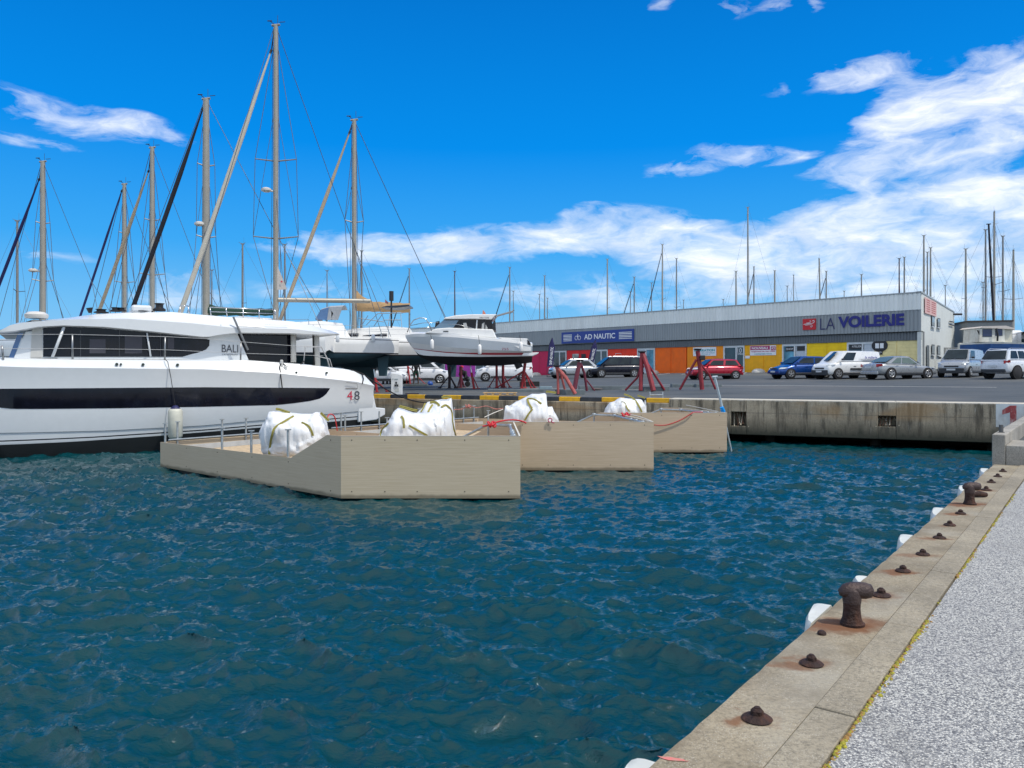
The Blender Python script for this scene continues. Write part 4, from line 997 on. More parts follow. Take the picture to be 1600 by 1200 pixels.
for i, (px, py, Y, k, f) in enumerate(roof):
    desc = 'bare ' + {'t': 'thin grey', 'g': 'grey', 'a': 'pale alloy', 'd': 'dark'}[k] + ' mast' if not f else 'mast with a dark furled sail'
    far_yacht(px, py, Y, k, f'yacht whose {desc[5:] if not f else "mast with dark furled sail"} is {ORD[i]} from the left above the shop roof', 'yachts stored behind the shop building', f, lean=-.05 if px == 1283 else 0)
right = [(1509, 389, 86, 'a', None, 'pale mast standing just right of the white end wall'), (1536, 441, 92, 't', None, 'short thin mast left of the tallest mast behind the grey shed'), (1540, 359, 84, 'g', None, 'grey mast rising behind the middle of the grey shed'),
         (1553.5, 331, 82, 'a', None, 'tallest mast of the right-hand cluster over the grey shed'), (1567, 369, 84, 'g', None, 'grey mast right of the dark furled sail over the white wheelhouse'), (1583.5, 391, 80, 'a', None, 'mast nearest the right edge of the photo')]
for i, (px, py, Y, k, f, lb) in enumerate(right):
    far_yacht(px, py, Y, k, 'yacht with the ' + lb, 'yachts stored at the right end of the yard', f, rz=random.choice((.1, 2.9, 1.2)))
left = [(379, 381, 72, 'g', None, 'thin bare mast between the black furled sail mast and the tallest mast'), (445, 382, 78, 'g', None, 'mast standing just right of the tallest mast'), (331, 422, 84, 't', None, 'short mast just right of the mast with black furled sail'),
        (511, 423, 92, 't', None, 'thin mast above the grey sprayhood'), (565, 392, 80, 'g', None, 'thin mast just right of the mast with the tan sail cover'), (639.5, 420, 112, 'g', 'black', 'mast with dark furled sail left of the motor yacht'), (710.5, 424, 112, 'd', None, 'dark red mast above the motor yacht'),
        (796.5, 418, 112, 'g', 'black', 'mast with dark furled sail behind the motor yacht stern'), (802, 455, 114, 't', None, 'short bare mast behind the motor yacht stern'), (27, 345, 60, 'g', None, 'shorter of the two masts at the left edge of the photo')]
for px, py, Y, k, f, lb in left:
    far_yacht(px, py, Y, k, 'yacht with the ' + lb, 'yachts stored behind the moored catamaran', f, rz=.1)

# nearer yachts with their own rig, traced from the photograph
def yacht(px, py, Y, label, kind, fur, fx_, fy_, ftop, L, spr, boom=None, group='yachts propped up along the yard', keelh=1.9, fb=1.25, rz=-.42, mastr=.13, mm=M_alu, radar=None, cover=None, back=None, vis=True):
    """px,py: masthead; fx_,fy_: where the furled sail leaves view; heading bow-left"""
    base = on_lot(px, Y); top = EYE + (HOR - py) / F * Y
    t = thing('sailing_yacht', label, 'sailing yacht', base, group)
    M = Matrix.Translation(base) @ Matrix.Rotation(rz, 4, 'Z')
    hb = yacht_hull(L, L * .31, fb, keelh); fin(hb, L, keelh); hb.xform(M); hb.build('hull', HM, t, smooth=35)
    cb = MB(); dz = keelh + fb * 1.03
    cr = [(-.16 * L, dz, .14), (-.12 * L, dz + .40, .15), (.02 * L, dz + .72, .17), (.20 * L, dz + .86, .18), (.30 * L, dz + .76, .18), (.34 * L, dz, .18)]
    cb.loft([[V((x, -w * L / 2 * 1.1, dz - .05)), V((x, -w * L / 2, z)), V((x, 0, z + .05)), V((x, w * L / 2, z)), V((x, w * L / 2 * 1.1, dz - .05))] for x, z, w in cr], caps=True); cb.xform(M)
    co = cb.build('coachroof', M_gelb, t, smooth=40)
    wb = MB()
    for x0, x1 in ((-.05, .03), (.05, .18)):
        za, zb = dz + .26, dz + .42; wb.prism([V((x0 * L, -.18 * L / 2 - .02, za)), V((x1 * L, -.195 * L / 2 - .02, za)), V((x1 * L, -.185 * L / 2 - .02, zb)), V((x0 * L + .1, -.172 * L / 2 - .02, zb))], V((0, .05, 0)))
    wb.xform(M); wb.build('window', M_cglass, co)
    mz0 = base.z + dz
    bot = V((base.x, base.y, mz0)); tp = P(px, py, Y)
    mb = MB(); mb.tube([bot, bot.lerp(tp, .7), tp], [mastr, mastr * .95, mastr * .8], 12)
    mb.tube([tp + V((-.22, 0, .0)), tp + V((.22, 0, .05))], .06, 6)
    mo = mb.build('mast', mm, t, smooth=60)
    ax = (M.to_3x3() @ V((1, 0, 0))); sd_ = V((-ax.y, ax.x, 0)); bow = base + ax * (-.42 * L) + V((0, 0, dz + .1)); st_ = base + ax * (.55 * L) + V((0, 0, dz + .1))
    # instruments at the masthead
    mb = MB(); mb.tube([tp, tp + V((-.32, 0, .25))], .02, 5); mb.tube([tp + V((.1, 0, 0)), tp + V((.1, 0, .55))], .012, 4); mb.tube([tp + V((-.45, 0, .25)), tp + V((-.2, 0, .25))], .03, 5); mb.tube([tp + V((.2, 0, .18)), tp + V((.5, 0, .2))], .02, 5)
    mb.build('wind_vane', M_blackp, mo)
    # spreaders and standing rigging
    rg = MB(); w = .016 * Y / 40
    tips = []
    for (sy, ln, ang) in spr:
        mb = MB(); z = EYE + (HOR - sy) / F * Y; c = bot.lerp(tp, (z - bot.z) / (tp.z - bot.z)); d = V((math.cos(ang), math.sin(ang), .0))
        for s in (-1, 1):
            e = c + d * ln * s + V((0, 0, .12)); mb.tube([c, e], [.045, .03], 6); tips.append((s, e))
        mb.build('spreader', M_alu2, mo)
    for s in (-1, 1):
        ch = base + sd_ * (s * L * .145) + V((0, 0, dz)); col_ = [e for q, e in tips if q == s]
        rg.tube([ch] + sorted(col_, key=lambda e: e.z) + [bot.lerp(tp, .97)], w, 4)
        if col_: rg.tube([ch + ax * .3, bot.lerp(tp, .48)], w, 4); rg.tube([sorted(col_, key=lambda e: e.z)[0], bot.lerp(tp, .75)], w * .8, 4)
    for s in (-1, 1): rg.tube([tp, tp.lerp(st_, .7) , st_ + sd_ * s * .8], w, 4)
    rg.tube([tp + V((-.1, 0, -.1)), bow], w, 4)
    rg.tube([bot + V((.25, .1, 0)), tp + V((.12, 0, -.2))], w * .8, 4); rg.tube([bot + V((-.3, .1, 0)), tp + V((-.15, 0, -.2))], w * .8, 4)
    rg.build('rigging', M_wire, t)
    if fur:
        a = P(ftop[0], ftop[1], Y); b = P(fx_, fy_, Y + (bow.y - Y) * .8); d = (b - a); k = (dz + base.z + .15 - a.z) / d.z; e = a + d * k
        mb = MB(); N = 14
        mb.tube([a.lerp(e, i / N) + V((0, 0, -.10 * math.sin(math.pi * i / N))) for i in range(N + 1)], [lerp(.035, fur[1], min(1, i / 4)) * (1 if i < N else .4) for i in range(N + 1)], 9)
        mb.build('furled_sail', M_sheet[fur[0]], t, smooth=60)
        mb = MB(); mb.tube([a, tp + V((-.1, 0, -.25))], .03, 5); mb.tube([a, a.lerp(e, .012)], .07, 8); mb.build('swivel', M_blackp, t)
    if boom:
        bx, by, r, mk, drop = boom; a = bot + V((.1, 0, EYE + (HOR - by) / F * Y - bot.z)); ex = P(bx, by + drop, Y); yb = Y + (ex.x - base.x) * (ax.y / ax.x); b = P(bx, by + drop, yb)
        mb = MB(); mb.tube([a, b], r, 10); bo = mb.build('boom', M_alu, t, smooth=60)
        if cover:
            mb = MB(); N = 16; rr = []
            for i in range(N + 1):
                f = i / N; c = a.lerp(b, f * 1.02); hh = cover[1] * (1 - .72 * min(1, f * 3.2) ** .6) + .16 * (1 - f * .4); wv = .02 * math.sin(i * 2.1)
                rr.append([c + V((0, 0, -.20 + wv)) , c + V((0, -.14, -.05)), c + V((0, -.12, hh * .45)), c + V((0, 0, hh + wv)), c + V((0, .12, hh * .45)), c + V((0, .14, -.05))])
            mb.loft(rr, closed=True, caps=True); mb.build('sail_cover', M_sheet[cover[0]], bo, smooth=70)
    if radar:
        c = P(radar[0], radar[1], Y) + V((0, -.15, 0)); mb = MB(); mb.lathe(c, [(.18, -.06), (.27, 0), (.27, .09), (.15, .16)], 14); mb.tube([c, V((bot.lerp(tp, (c.z - bot.z) / (tp.z - bot.z))))], .05, 6); mb.build('radar_dome', mat('radome', (.6, .58, .54), .4), mo, smooth=40)
    if vis:
        # guard rails round the deck
        mb = MB(); pts = {}
        for s in (-1, 1):
            ln = []
            for f in (-.38, -.28, -.15, 0, .15, .30, .42, .52):
                wv = .5 * L * .31 * (math.sin(math.pi * min(.99, .04 + (f + .42) * .62)) ** .85) * .93
                q = base + ax * f * L + sd_ * s * wv + V((0, 0, dz)); ln.append(q); mb.tube([q, q + V((0, 0, .62))], .014, 5)
            mb.tube([q + V((0, 0, .62)) for q in ln], .009, 4); mb.tube([q + V((0, 0, .34)) for q in ln], .007, 4)
        mb.build('guard_rail', M_steel, t)
    return t, M, base, dz, ax, sd_, bot, tp
yA = yacht(431, 40, 41.5, 'yacht with the tallest mast, radar dome, bare boom and grey hull above the catamaran stern', 'a', ('cream', .13), 281, 490, (424, 78), 11.2, [(252, 1.1, .05), (373, 1.2, .05)], (578, 468.5, .13, None, 2), rz=.45, mastr=.15, radar=(417.5, 299), fb=1.0, keelh=1.95)
yB = yacht(553.5, 188, 46, 'yacht with beige furled sail and a tan sail cover on its boom', 'a', ('beige', .11), 441, 490, (547, 205), 11.0, [(348, .55, .35)], (639, 481, .10, None, 2.5), rz=.12, mastr=.15, cover=('tan', .95), keelh=1.8, fb=1.0)
yC = yacht(322, 155, 42, 'yacht with thick black furled sail and dark green sail cover behind the catamaran', 'a', ('black', .12), 205, 487, (317.5, 168), 12.5, [(260, .45, .5), (372, .5, .5)], (425, 487.5, .10, None, 0), rz=-.12, mastr=.20, radar=(313.5, 352), cover=('green', .30))
yD = yacht(67, 253, 50, 'yacht at the far left with navy furled sail and a mid-sized mast', 'a', ('navy', .10), -12, 470, (61.5, 279), 12, [(350, .4, .6), (440, .6, .6)], None, mastr=.18, vis=False, radar=(54, 424))
yE = yacht(194.5, 288, 60, 'yacht with thin navy furled sail, behind the catamaran hardtop', 'a', ('navy', .09), 125, 494, (190.5, 297), 11, [(365, .4, .4), (442, .7, .4)], None, mastr=.17, vis=False)
yF = yacht(238, 231, 53, 'yacht with long beige furled sail crossing a neighbouring mast', 'a', ('beige', .12), 153, 490, (232.5, 266), 12, [(345, .5, .4), (430, .8, .4)], None, mastr=.17, vis=False)
# details of the nearer two: sprayhood, dark stripe, fenders, pennant
def sprayhood(Y, parent):
    mb = MB(); fr = [P(491, 500, Y), P(500, 485, Y), P(508, 480.5, Y), P(535, 479, Y), P(524, 499, Y)]
    fr = [P(492, 499, Y), P(501, 484, Y), P(514, 480, Y), P(535.5, 479, Y), P(528, 500, Y)]
    D_ = V((-.25, 2.4, 0))
    a = [q for q in fr]; b = [q + D_ for q in fr]
    mb.loft([[p.lerp(q, f) + V((0, 0, .16 * math.sin(math.pi * f))) for f in [i / 8 for i in range(9)]] for p, q in zip(a[1:4], b[1:4])]); mb.prism([a[2] + V((0, -.02, 0)), a[3], a[4], a[4] - V((.35, 0, 0)), a[3] - V((.62, 0, .2)), a[2] - V((-.25, 0, .25)), P(517, 500, Y), P(511, 500, Y)], V((0, .03, 0)))
    h = mb.build('sprayhood', mat('sprayhood_grey', (.34, .36, .38), .8), parent)
    mb = MB(); mb.loft([[p.lerp(q, f) for f in [i / 6 for i in range(7)]] for p, q in ((a[0], b[0]), (a[1], b[1]))]); mb.prism([a[0], a[1], a[2], P(511, 500, Y)], V((0, .03, 0))); mb.build('clear_panel', mat('sprayhood_window', (.10, .18, .34), .15, spec=.6), h)
sprayhood(41.8, yA[0])
mb = MB(); a, b = P(433, 414, 36), P(433, 455, 36); mb.add([P(433.5, 415, 36), P(448.5, 452, 36.1), P(433, 453, 36)], [(0, 1, 2)]); f = mb.build('pennant', mat('pennant_cream', (.50, .46, .42), .9), yA[0], solid=.01)
mb = MB(); mb.box(P(440, 440, 35.97), (.07, .015, .07)); mb.build('pennant_dot', mat('number_red', (.5, .02, .06), .4), f)
for i, (px, lb) in enumerate(((527.5, 'small white fender left on the grey hull behind the catamaran'), (583, 'small white fender right on the grey hull near the motor yacht bow'))):
    fender('fender', lb, P(px, 523, (40.6, 42.1)[i]), .10, .40, M_gel)
# extra: tangle of backstay arch / pushpit above the stern of the tan-covered yacht
mb = MB(); Y = 40.5
for a, b in (((572, 508), (590, 490)), ((584, 510), (598, 490)), ((590, 490), (630, 489)), ((598, 500), (626, 500)), ((626, 489), (628, 512)), ((610, 489), (606, 512)), ((560, 497), (600, 503)), ((565, 508), (575, 493))): mb.tube([P(*a, Y), P(*b, Y)], .02, 5)
mb.build('stern_arch', M_steel, yB[0])
mb = MB(); mb.prism([P(595, 480, 40.8), P(604, 478, 40.8), P(639, 476, 40.8), P(640, 478.5, 40.8), P(618, 481, 40.8)], V((0, 1.6, 0))); mb.build('solar_panel', mat('dark_panel', (.02, .03, .05), .3), yB[0])
mb = MB(); mb.tube([P(611.5, 512, 41), P(611.5, 470, 41)], .05, 6); mb.tube([P(611.5, 470, 41), P(611.5, 455, 41)], .12, 8); mb.build('outboard_pole', M_blackp, yB[0])
mb = MB(); mb.add([P(601.5, 467.5, 41), P(607, 473, 41), P(606, 475, 41), P(602, 473.5, 41)], [(0, 1, 2, 3)]); mb.build('ensign', mat('ensign_red', (.30, .10, .12), .8), yB[0], solid=.01)
# dark free-standing furled pole at the right
far = far_yacht(1556, 350, 78, 'd', 'yacht with the dark furled foresail leaning beside the tallest right-hand mast', 'yachts stored at the right end of the yard', rz=.1, lean=.0)
far.children[1].rotation_euler = (0, -.055, 0); far.children[1].scale = (1.25, 1.25, 1); far.children[1].data.materials[0] = M_sheet['black']

# ================================================================ MOTOR YACHT ON STANDS
MY = 41.0
my = thing('motor_yacht', 'white motor yacht with black cabin windows and thin red stripe, propped on red stands', 'motor yacht', P(735, 600, MY + 1.3) * 1.0)
my.location.z = lot_z(my.location.x, my.location.y)
HBM = 1.35
def mhull():
    tabs = {k: sorted(v) for k, v in dict(
        sheer=[(628, 522), (645, 520), (680, 521), (720, 524), (760, 528), (800, 531), (832, 537)],
        rub=[(629, 524.5), (645, 525), (680, 525), (720, 527.5), (760, 532), (800, 535), (832, 541)],
        knuck=[(640, 534), (660, 537), (700, 542), (750, 546), (800, 548), (832, 549)],
        redt=[(645, 543.5), (660, 545.5), (690, 549), (720, 551), (760, 551), (800, 551), (832, 551)],
        redb=[(645, 544.5), (660, 546.5), (690, 550.6), (720, 552.5), (760, 554.5), (800, 554.5), (832, 554.5)],
        boot=[(648, 552), (660, 555), (700, 556.5), (740, 557.5), (832, 556.5)],
        keel=[(650, 556), (665, 563), (690, 569), (740, 571.5), (800, 570), (832, 566)]).items()}
    bw = [(628, .02), (640, .30), (660, .75), (690, 1.12), (730, 1.33), (780, 1.38), (832, 1.34)]
    cw = [(628, .0), (645, .08), (660, .35), (690, .85), (730, 1.1), (832, 1.2)]
    rings = []
    for px in [628, 632, 637, 643, 650, 658, 668, 680, 695, 712, 730, 750, 770, 790, 810, 822, 832]:
        X = (px - 800) / F * MY; b, c = interp(bw, px), interp(cw, px)
        def zz(k, dy=0): return EYE - (interp(tabs[k], px) + dy - HOR) / F * (MY)
        if px < 650:
            f = (px - 628) / 22; zk = lerp(zz('sheer', 2), zz('keel'), f ** .8)
        else: zk = zz('keel')
        z = [zk, max(zk, zz('boot')), max(zk, zz('redb')), max(zk, zz('redt')), max(zk, zz('knuck')), zz('rub'), zz('sheer')]
        y = [0, c * .88, c * .95, c * .955, lerp(c, b, .5), b, b * .99]
        ring = [V((X, MY + HBM - yy, q)) for yy, q in zip(y, z)] + [V((X, MY + HBM - b * .85, z[-1] + .03)), V((X, MY + HBM, z[-1] + .12))]
        rings.append(ring + [V((q.x, 2 * (MY + HBM) - q.y, q.z)) for q in reversed(ring[:-1])])
    return rings
mb = MB(); rg = mhull(); ms = [1, 0, 2, 0, 3, 0, 0, 0]; mb.loft(rg, mis=ms + list(reversed(ms))); mb.add(rg[-1], [tuple(range(len(rg[-1])))], 0)
mb.build('hull', [M_gelb, M_anti, mat('stripe_red', (.28, .01, .02), .4), mat('hull_pale_grey', (.66, .70, .72), .3, var=.02)], my, smooth=18)
def mpoly(pts, name, m, y0=.3, y1=2.4, parent=my, bevel=0, Y=MY):
    mb = MB(); mb.prism([P(px, py, Y) + V((0, y0, 0)) for px, py in pts], V((0, y1 - y0, 0))); return mb.build(name, m, parent, bevel=bevel)
mpoly([(662, 520), (680, 513), (700, 511.5), (770, 514), (776, 528)], 'cabin_base', M_gelb, .25, 2.45, bevel=.05)
mpoly([(676, 513), (692, 499.5), (768, 498), (770, 514.5), (765, 516), (715, 515)], 'cabin_glass', M_cglass, .32, 2.38)
mpoly([(691.5, 498.5), (695, 495.5), (712, 492), (735, 490.5), (776, 490.5), (771, 495), (768, 499), (740, 498)], 'cabin_roof', M_gelb, .22, 2.5, bevel=.04)
mpoly([(676.5, 513.5), (691.5, 500), (716, 500), (706, 513.5)], 'windscreen', mat('windscreen_blue', (.14, .24, .34), .08, spec=.8), .30, .325)
for a, b in ((716, 718), (744, 746), (757, 759)): mpoly([(a, 499), (b, 499), (b - 1, 515), (a - 1, 515)], 'window_post', M_gel if a == 744 else M_blackp, .295, .33)
mpoly([(723, 504), (728, 503.5), (731, 514), (725, 514)], 'seat', M_gel2, .3, .318); mpoly([(753, 505), (757, 503), (762, 513), (752, 514)], 'seat', M_gel2, .3, .318)
mpoly([(778, 527), (800, 528), (812, 528.5), (824, 529), (831, 540), (829, 549), (818, 549), (790, 534)], 'aft_coaming', M_gelb, .02, .25, bevel=.03)
mpoly([(818, 551.5), (842, 550.5), (841, 552.5), (832, 556), (815, 556)], 'swim_platform', M_gelb, .1, 2.6, bevel=.02)
mpoly([(824, 530), (829, 536), (829, 540), (824, 538)], 'stern_seat', M_blackp, 0.0, .02)
mb = MB()
def mp(px, py, o=.1): return P(px, py, MY) + V((0, o, 0))
mb.tube([mp(636, 519), mp(640, 508), mp(646, 500), mp(655, 496.5), mp(664, 497), mp(670, 505), mp(674, 517)], .028, 6); mb.tube([mp(640, 508, .4), mp(660, 504, .3), mp(684, 503.5, .3)], .016, 5)
mb.tube([mp(638, 512, .5), mp(674, 511, .2)], .012, 5); mb.tube([mp(700, 507, .1), mp(716, 507, .1), mp(742, 513.5, .1)], .016, 5); 
mb.build('bow_rail', M_steel, my, smooth=True)
mb = MB(); mb.tube([mp(775, 491, 1.3), mp(802, 483.5, 1.3)], .06, 6); mb.tube([mp(800, 484, 1.3), mp(803.5, 481, 1.3)], .04, 6); mb.tube([mp(775, 491, .5), mp(772, 503, .5)], .03, 6); mb.build('rod_arm', mat('stanchion_grey', (.28, .29, .30), .35, .7), my)
mb = MB(); mb.add([mp(752, 490, 1.3), mp(758, 488, 1.3), mp(756, 484, 1.3), mp(753, 481, 1.3)], [(0, 1, 2, 3)]); mb.build('flag', mat('flag_orange', (.5, .18, .12), .8), my, solid=.01)
mpoly([(678.5, 501), (684, 500), (684, 509), (677, 510)], 'anchor_winch', M_blackp, .8, 1.1); mpoly([(692, 516.5), (700, 516.5), (700, 518), (692, 518)], 'vent', M_blackp, .235, .26); mpoly([(768.5, 507), (773, 499), (774, 516), (769, 516)], 'rear_screen', M_blackp, .28, 2.3)
lettering('lettering', '755', mp(784, 547.3, -.035), (1, 0, 0), (0, 0, 1), .36, .12, mat('number_maroon', (.25, .05, .09), .5), my, 0, .0)
lettering('lettering', 'MERRY FISHER', mp(749, 496.8, .20), (1, 0, 0), (0, 0, 1), .52, .07, M_nm, my, 0, .0)
for px, a, lb in ((675, 531, 'narrow white fender under the motor yacht bow'), (749.5, 539, 'white fender amidships on the motor yacht'), (814, 535, 'white fender at the motor yacht stern quarter')):
    fender('fender', lb, P(px, a, MY - .25), .10, .50, M_gelb, [P(px, a, MY - .25), P(px - 2, 524, MY - .05)])
mb = MB(); mb.tube([P(805, 560, MY + 1.3), P(812, 575, MY + 1.3)], .2, 8); mb.build('propeller_leg', M_anti, my)
# ================================================================ FLOATING TIMBER PONTOONS
M_boards = [bpy.data.materials.new(n) for n in ('beige_wood_panel', 'pinkish_wood_panel')]
def _board(M_board, tint):
    M_board.use_nodes = True; t = NT(M_board.node_tree); p = t.n['Principled BSDF']; geo = t.new('ShaderNodeNewGeometry'); pos = geo.outputs['Position']
    g1 = t.noise(t.mapping(pos, scale=(1.4, 1.4, 46)), 1.0, 6, .6, .35); g2 = t.noise(t.mapping(pos, scale=(.9, .9, 14)), 1.0, 4, .5, .5); b = t.noise(pos, .6, 3)
    oi = t.new('ShaderNodeObjectInfo').outputs['Random']
    c = t.mix(t.mapr(g1, .36, .66), (.47, .385, .265), (.60, .515, .375)); c = t.mix(t.mapr(g2, .35, .68, 0, .55), c, (.52, .435, .31))
    c = t.mix(t.mapr(b, .4, .62, 0, .3), c, (.56, .485, .36)); c = t.mix(t.m('MULTIPLY', oi, .35), c, (.49, .385, .28))
    sep = t.new('ShaderNodeSeparateXYZ'); t.put(sep.inputs[0], pos); wet = t.m('ADD', sep.outputs[2], t.m('MULTIPLY', t.noise(pos, 3, 4), -.10))
    c = t.mix(t.mapr(wet, .075, .02, 0, .75), c, (.13, .11, .07))
    ln = t.m('FRACT', t.m('MULTIPLY', sep.outputs[2], 15.5)); c = t.mix(t.mapr(ln, .10, .0, 0, .18), c, (.30, .24, .18))
    sc_ = t.noise(t.mapping(pos, scale=(1.2, 1.2, 3)), 2.2, 7, .7); c = t.mix(t.mapr(sc_, .60, .75, 0, .35), c, (.36, .31, .25)); c = t.mix(1.0, c, tint, 'MULTIPLY')
    t.put(p.inputs['Base Color'], c); p.inputs['Roughness'].default_value = .5
    bp = t.new('ShaderNodeBump'); bp.inputs['Strength'].default_value = .12; bp.inputs['Distance'].default_value = .004; t.put(bp.inputs['Height'], g1); t.put(p.inputs['Normal'], bp.outputs[0])
_board(M_boards[0], (.97, .97, .95)); _board(M_boards[1], (.99, .93, .90))
M_edge = mat('panel_edge', (.66, .62, .53), .6); M_osb = mat('osb_floor', (.50, .38, .24), .8, var=.25, vs=9, dirt=(.30, .24, .17, .5)); M_galv = mat('galvanised_steel', (.36, .40, .42), .42, .55, var=.18, vs=7)
M_float = mat('float_grey', (.40, .42, .43), .6, var=.1); M_screw = mat('screw_dark', (.04, .035, .03), .5, .4)
PA = [V((-3.49, 15.7, 0)), V((.05, 20.2, 0)), V((3.27, 24.8, 0))]; PBs = [V((-9.6, 21.0, 0)), V((-6.2, 25.6, 0)), V((-3.2, 29.6, 0))]
PE = [V((.17, 15.7, 0)), V((3.72, 20.2, 0)), V((6.93, 24.8, 0))]
PAn = [PA[1], PA[2], V((6.1, 28.3, 0))]; PBn = [PBs[1], PBs[2], V((-1.4, 31.9, 0))]
HF, HL, TH, ZB0 = 1.30, .70, .022, .03
def wallpanel(mb, a, b, z0, profile, inward, th=TH):
    """upright board from a to b; profile = [(distance, top height)...]; inward = unit vector to the inside"""
    d = (b - a).normalized(); pts = [a + V((0, 0, z0))] + [a + d * s + V((0, 0, z)) for s, z in profile] + [b + V((0, 0, z0))]
    mb.prism(pts, inward * th)
M_board = M_boards[0]
plabels = ['nearest beige boarded pontoon, low side towards the catamaran', 'middle of the three beige boarded pontoons', 'farthest beige boarded pontoon beside the quay wall']
for i in range(3):
    A, B, E_, An, Bn = PA[i], PBs[i], PE[i], PAn[i], PBn[i]; L = (B - A).length; w = (B - A).normalized(); cen = (A + B + E_ + An + Bn) / 5
    M_board = M_boards[1 if i else 0]
    t = thing('work_pontoon', plabels[i], 'pontoon', V((cen.x, cen.y, 0)), 'floating boarded pontoons')
    inn = V((-w.y, w.x, 0)); inn = inn if (cen - A).dot(inn) > 0 else -inn
    mb = MB(); wallpanel(mb, A - w * .0, E_, ZB0, [(0, HF), ((E_ - A).length, HF)], V((0, 1, 0)))
    fp = mb.build('front_panel', M_board, t)
    mb = MB(); mb.obox(A + V((-.004, -.003, HF)), (E_ - A) + V((.008, 0, 0)), V((0, TH + .008, 0)), V((0, 0, .006))); mb.build('panel_edge', M_edge, t)
    mb = MB(); wallpanel(mb, A + V((0, .003, 0)), B, ZB0, [(0, HF), (.48, HF), (1.80, HL + .03), (L, HL)], inn); sp_ = mb.build('side_panel', M_board, t)
    dE = (An - E_).normalized(); inE = V((-dE.y, dE.x, 0)); inE = inE if (cen - E_).dot(inE) > 0 else -inE
    mb = MB(); wallpanel(mb, E_ + V((0, .024, 0)), An, ZB0, [(0, HF - .001), ((An - E_).length, HF - .001)], inE); mb.build('return_panel', M_board, t)
    mb = MB(); mb.obox(E_ + V((.003, .03, HF)), (An - E_) * .97, inE * (TH + .01), V((0, 0, .007))); mb.build('panel_edge', M_edge, t)
    dB = (Bn - B).normalized(); inB = V((dB.y, -dB.x, 0)); inB = inB if (cen - B).dot(inB) > 0 else -inB
    mb = MB(); wallpanel(mb, B + w * -.03, Bn, ZB0, [(0, HL), ((Bn - B).length, HL)], inB); mb.build('back_panel', M_board, t)
    if i == 2:
        dN = (Bn - An); mb = MB(); n_ = V((dN.y, -dN.x, 0)).normalized(); n_ = n_ if (cen - An).dot(n_) > 0 else -n_
        wallpanel(mb, An, Bn, ZB0, [(0, HF), (.6, HF), (1.9, HL), (dN.length, HL)], n_); mb.build('side_panel', M_board, t)
    # floor and floats
    fl = [A + inn * .03 + V((0.05, .05, 0)), E_ + V((-.05, .05, 0)), An + inE * .05, Bn + inB * .05, B + inB * .05 - w * .1]
    mb = MB(); mb.prism([q + V((0, 0, .42)) for q in fl], V((0, 0, .04))); mb.build('floor', M_osb, t)
    mb = MB(); mb.prism([cen.lerp(q, .97) + V((0, 0, -.25)) for q in fl], V((0, 0, .64))); mb.build('float', mat('float_black', (.02, .022, .024), .6), t)
    # inner grey rim boards
    mb = MB(); mb.obox(B - w * .3 + inB * .10 + V((0, 0, .462)), (Bn - B) * .92, inB * .05, V((0, 0, .14))); mb.obox(A + w * 2.2 + inn * .12 + V((0, 0, .462)), w * (L - 2.6), inn * .04, V((0, 0, .10))); mb.build('inner_kerb', M_float, t)
    # screws
    mb = MB(); FL = (E_ - A).length
    for f in (.06, .245, .425, .69, .935):
        for z in (.17, 1.22): mb.tube([A + (E_ - A) * f + V((0, -.006, z)), A + (E_ - A) * f + V((0, .0, z))], .012, 8)
    for s in (.35, 1.9, 3.4, 5.0, 6.6):
        for z in ((.15, HL - .07) if s > 1 else (.15, 1.2)): q = A + w * s - inn * .006 + V((0, 0, z)); mb.tube([q, q + inn * .006], .012, 8)
    mb.build('screws', M_screw, t)
    # galvanised posts and rails
    def post(q, z0, z1, cap=True, r=.028):
        mb = MB(); mb.tube([q + V((0, 0, z0)), q + V((0, 0, z1))], r, 10)
        if cap: mb.box(q + V((0, 0, z1 + .012)), (.13, .09, .024), .4)
        return mb
    for s, h in (((2.02, .62), (3.55, .52), (4.9, .52), (7.95, .50)) if i == 0 else ((3.2, .5), (5.2, .5), (7.3, .5))):
        post(A + w * s + inn * .07, .46, HL + h).build('post', M_galv, t, smooth=40)
    Lb = (Bn - B).length
    for f in ((.08, .32, .46, .62, .80) if i == 0 else (.12, .3, .47, .66, .88)):
        post(B + (Bn - B) * f + inB * .07, .46, HL + .52, cap=(f * 100 % 2 < 1)).build('post', M_galv, t, smooth=40)
    mb = MB()
    for z in (HL + .05,): mb.tube([B + (Bn - B) * .03 + inB * .11 + V((0, 0, z)), B + (Bn - B) * .97 + inB * .11 + V((0, 0, z))], .024, 8)
    # pipe frame in the sharp corner
    c1 = E_ + V((-.12, .25, 1.24)); c2 = An.lerp(E_, .12) + inE * .12 + V((0, 0, 1.24)); c3 = c2 + w * 1.5 + V((0, 0, 0)); c4 = c3 + w * 1.2 + V((0, 0, -.5))
    c3 = c2 + w * .75; c4 = c3 + w * 1.25 + V((0, 0, -.52))
    mb.tube([c1, c2], .035, 10); mb.tube([c2, c3, c4], .035, 10); mb.tube([c3 + V((0, 0, -.7)), c3], .03, 8); mb.tube([c1 + V((0, .1, -.75)), c1 + V((0, .1, 0))], .03, 8)
    for q in (c1.lerp(c2, .12), c1.lerp(c2, .3), c1.lerp(c2, .45), c1.lerp(c2, .98), c3): mb.lathe(q + V((0, 0, -.05)), [(.05, 0), (.062, .02), (.062, .08), (.05, .10)], 10)
    mb.build('pipe_frame', M_galv, t, smooth=40)
# slender extra poles standing inside the pontoons
for (px, py0, py1, Y, lb) in ((720, 632, 668, 27.0, 'thin galvanised pole between the pontoons, left of the white bag pair'), (737, 640, 672, 26.2, 'thin galvanised pole just right of the big white bag')): pass
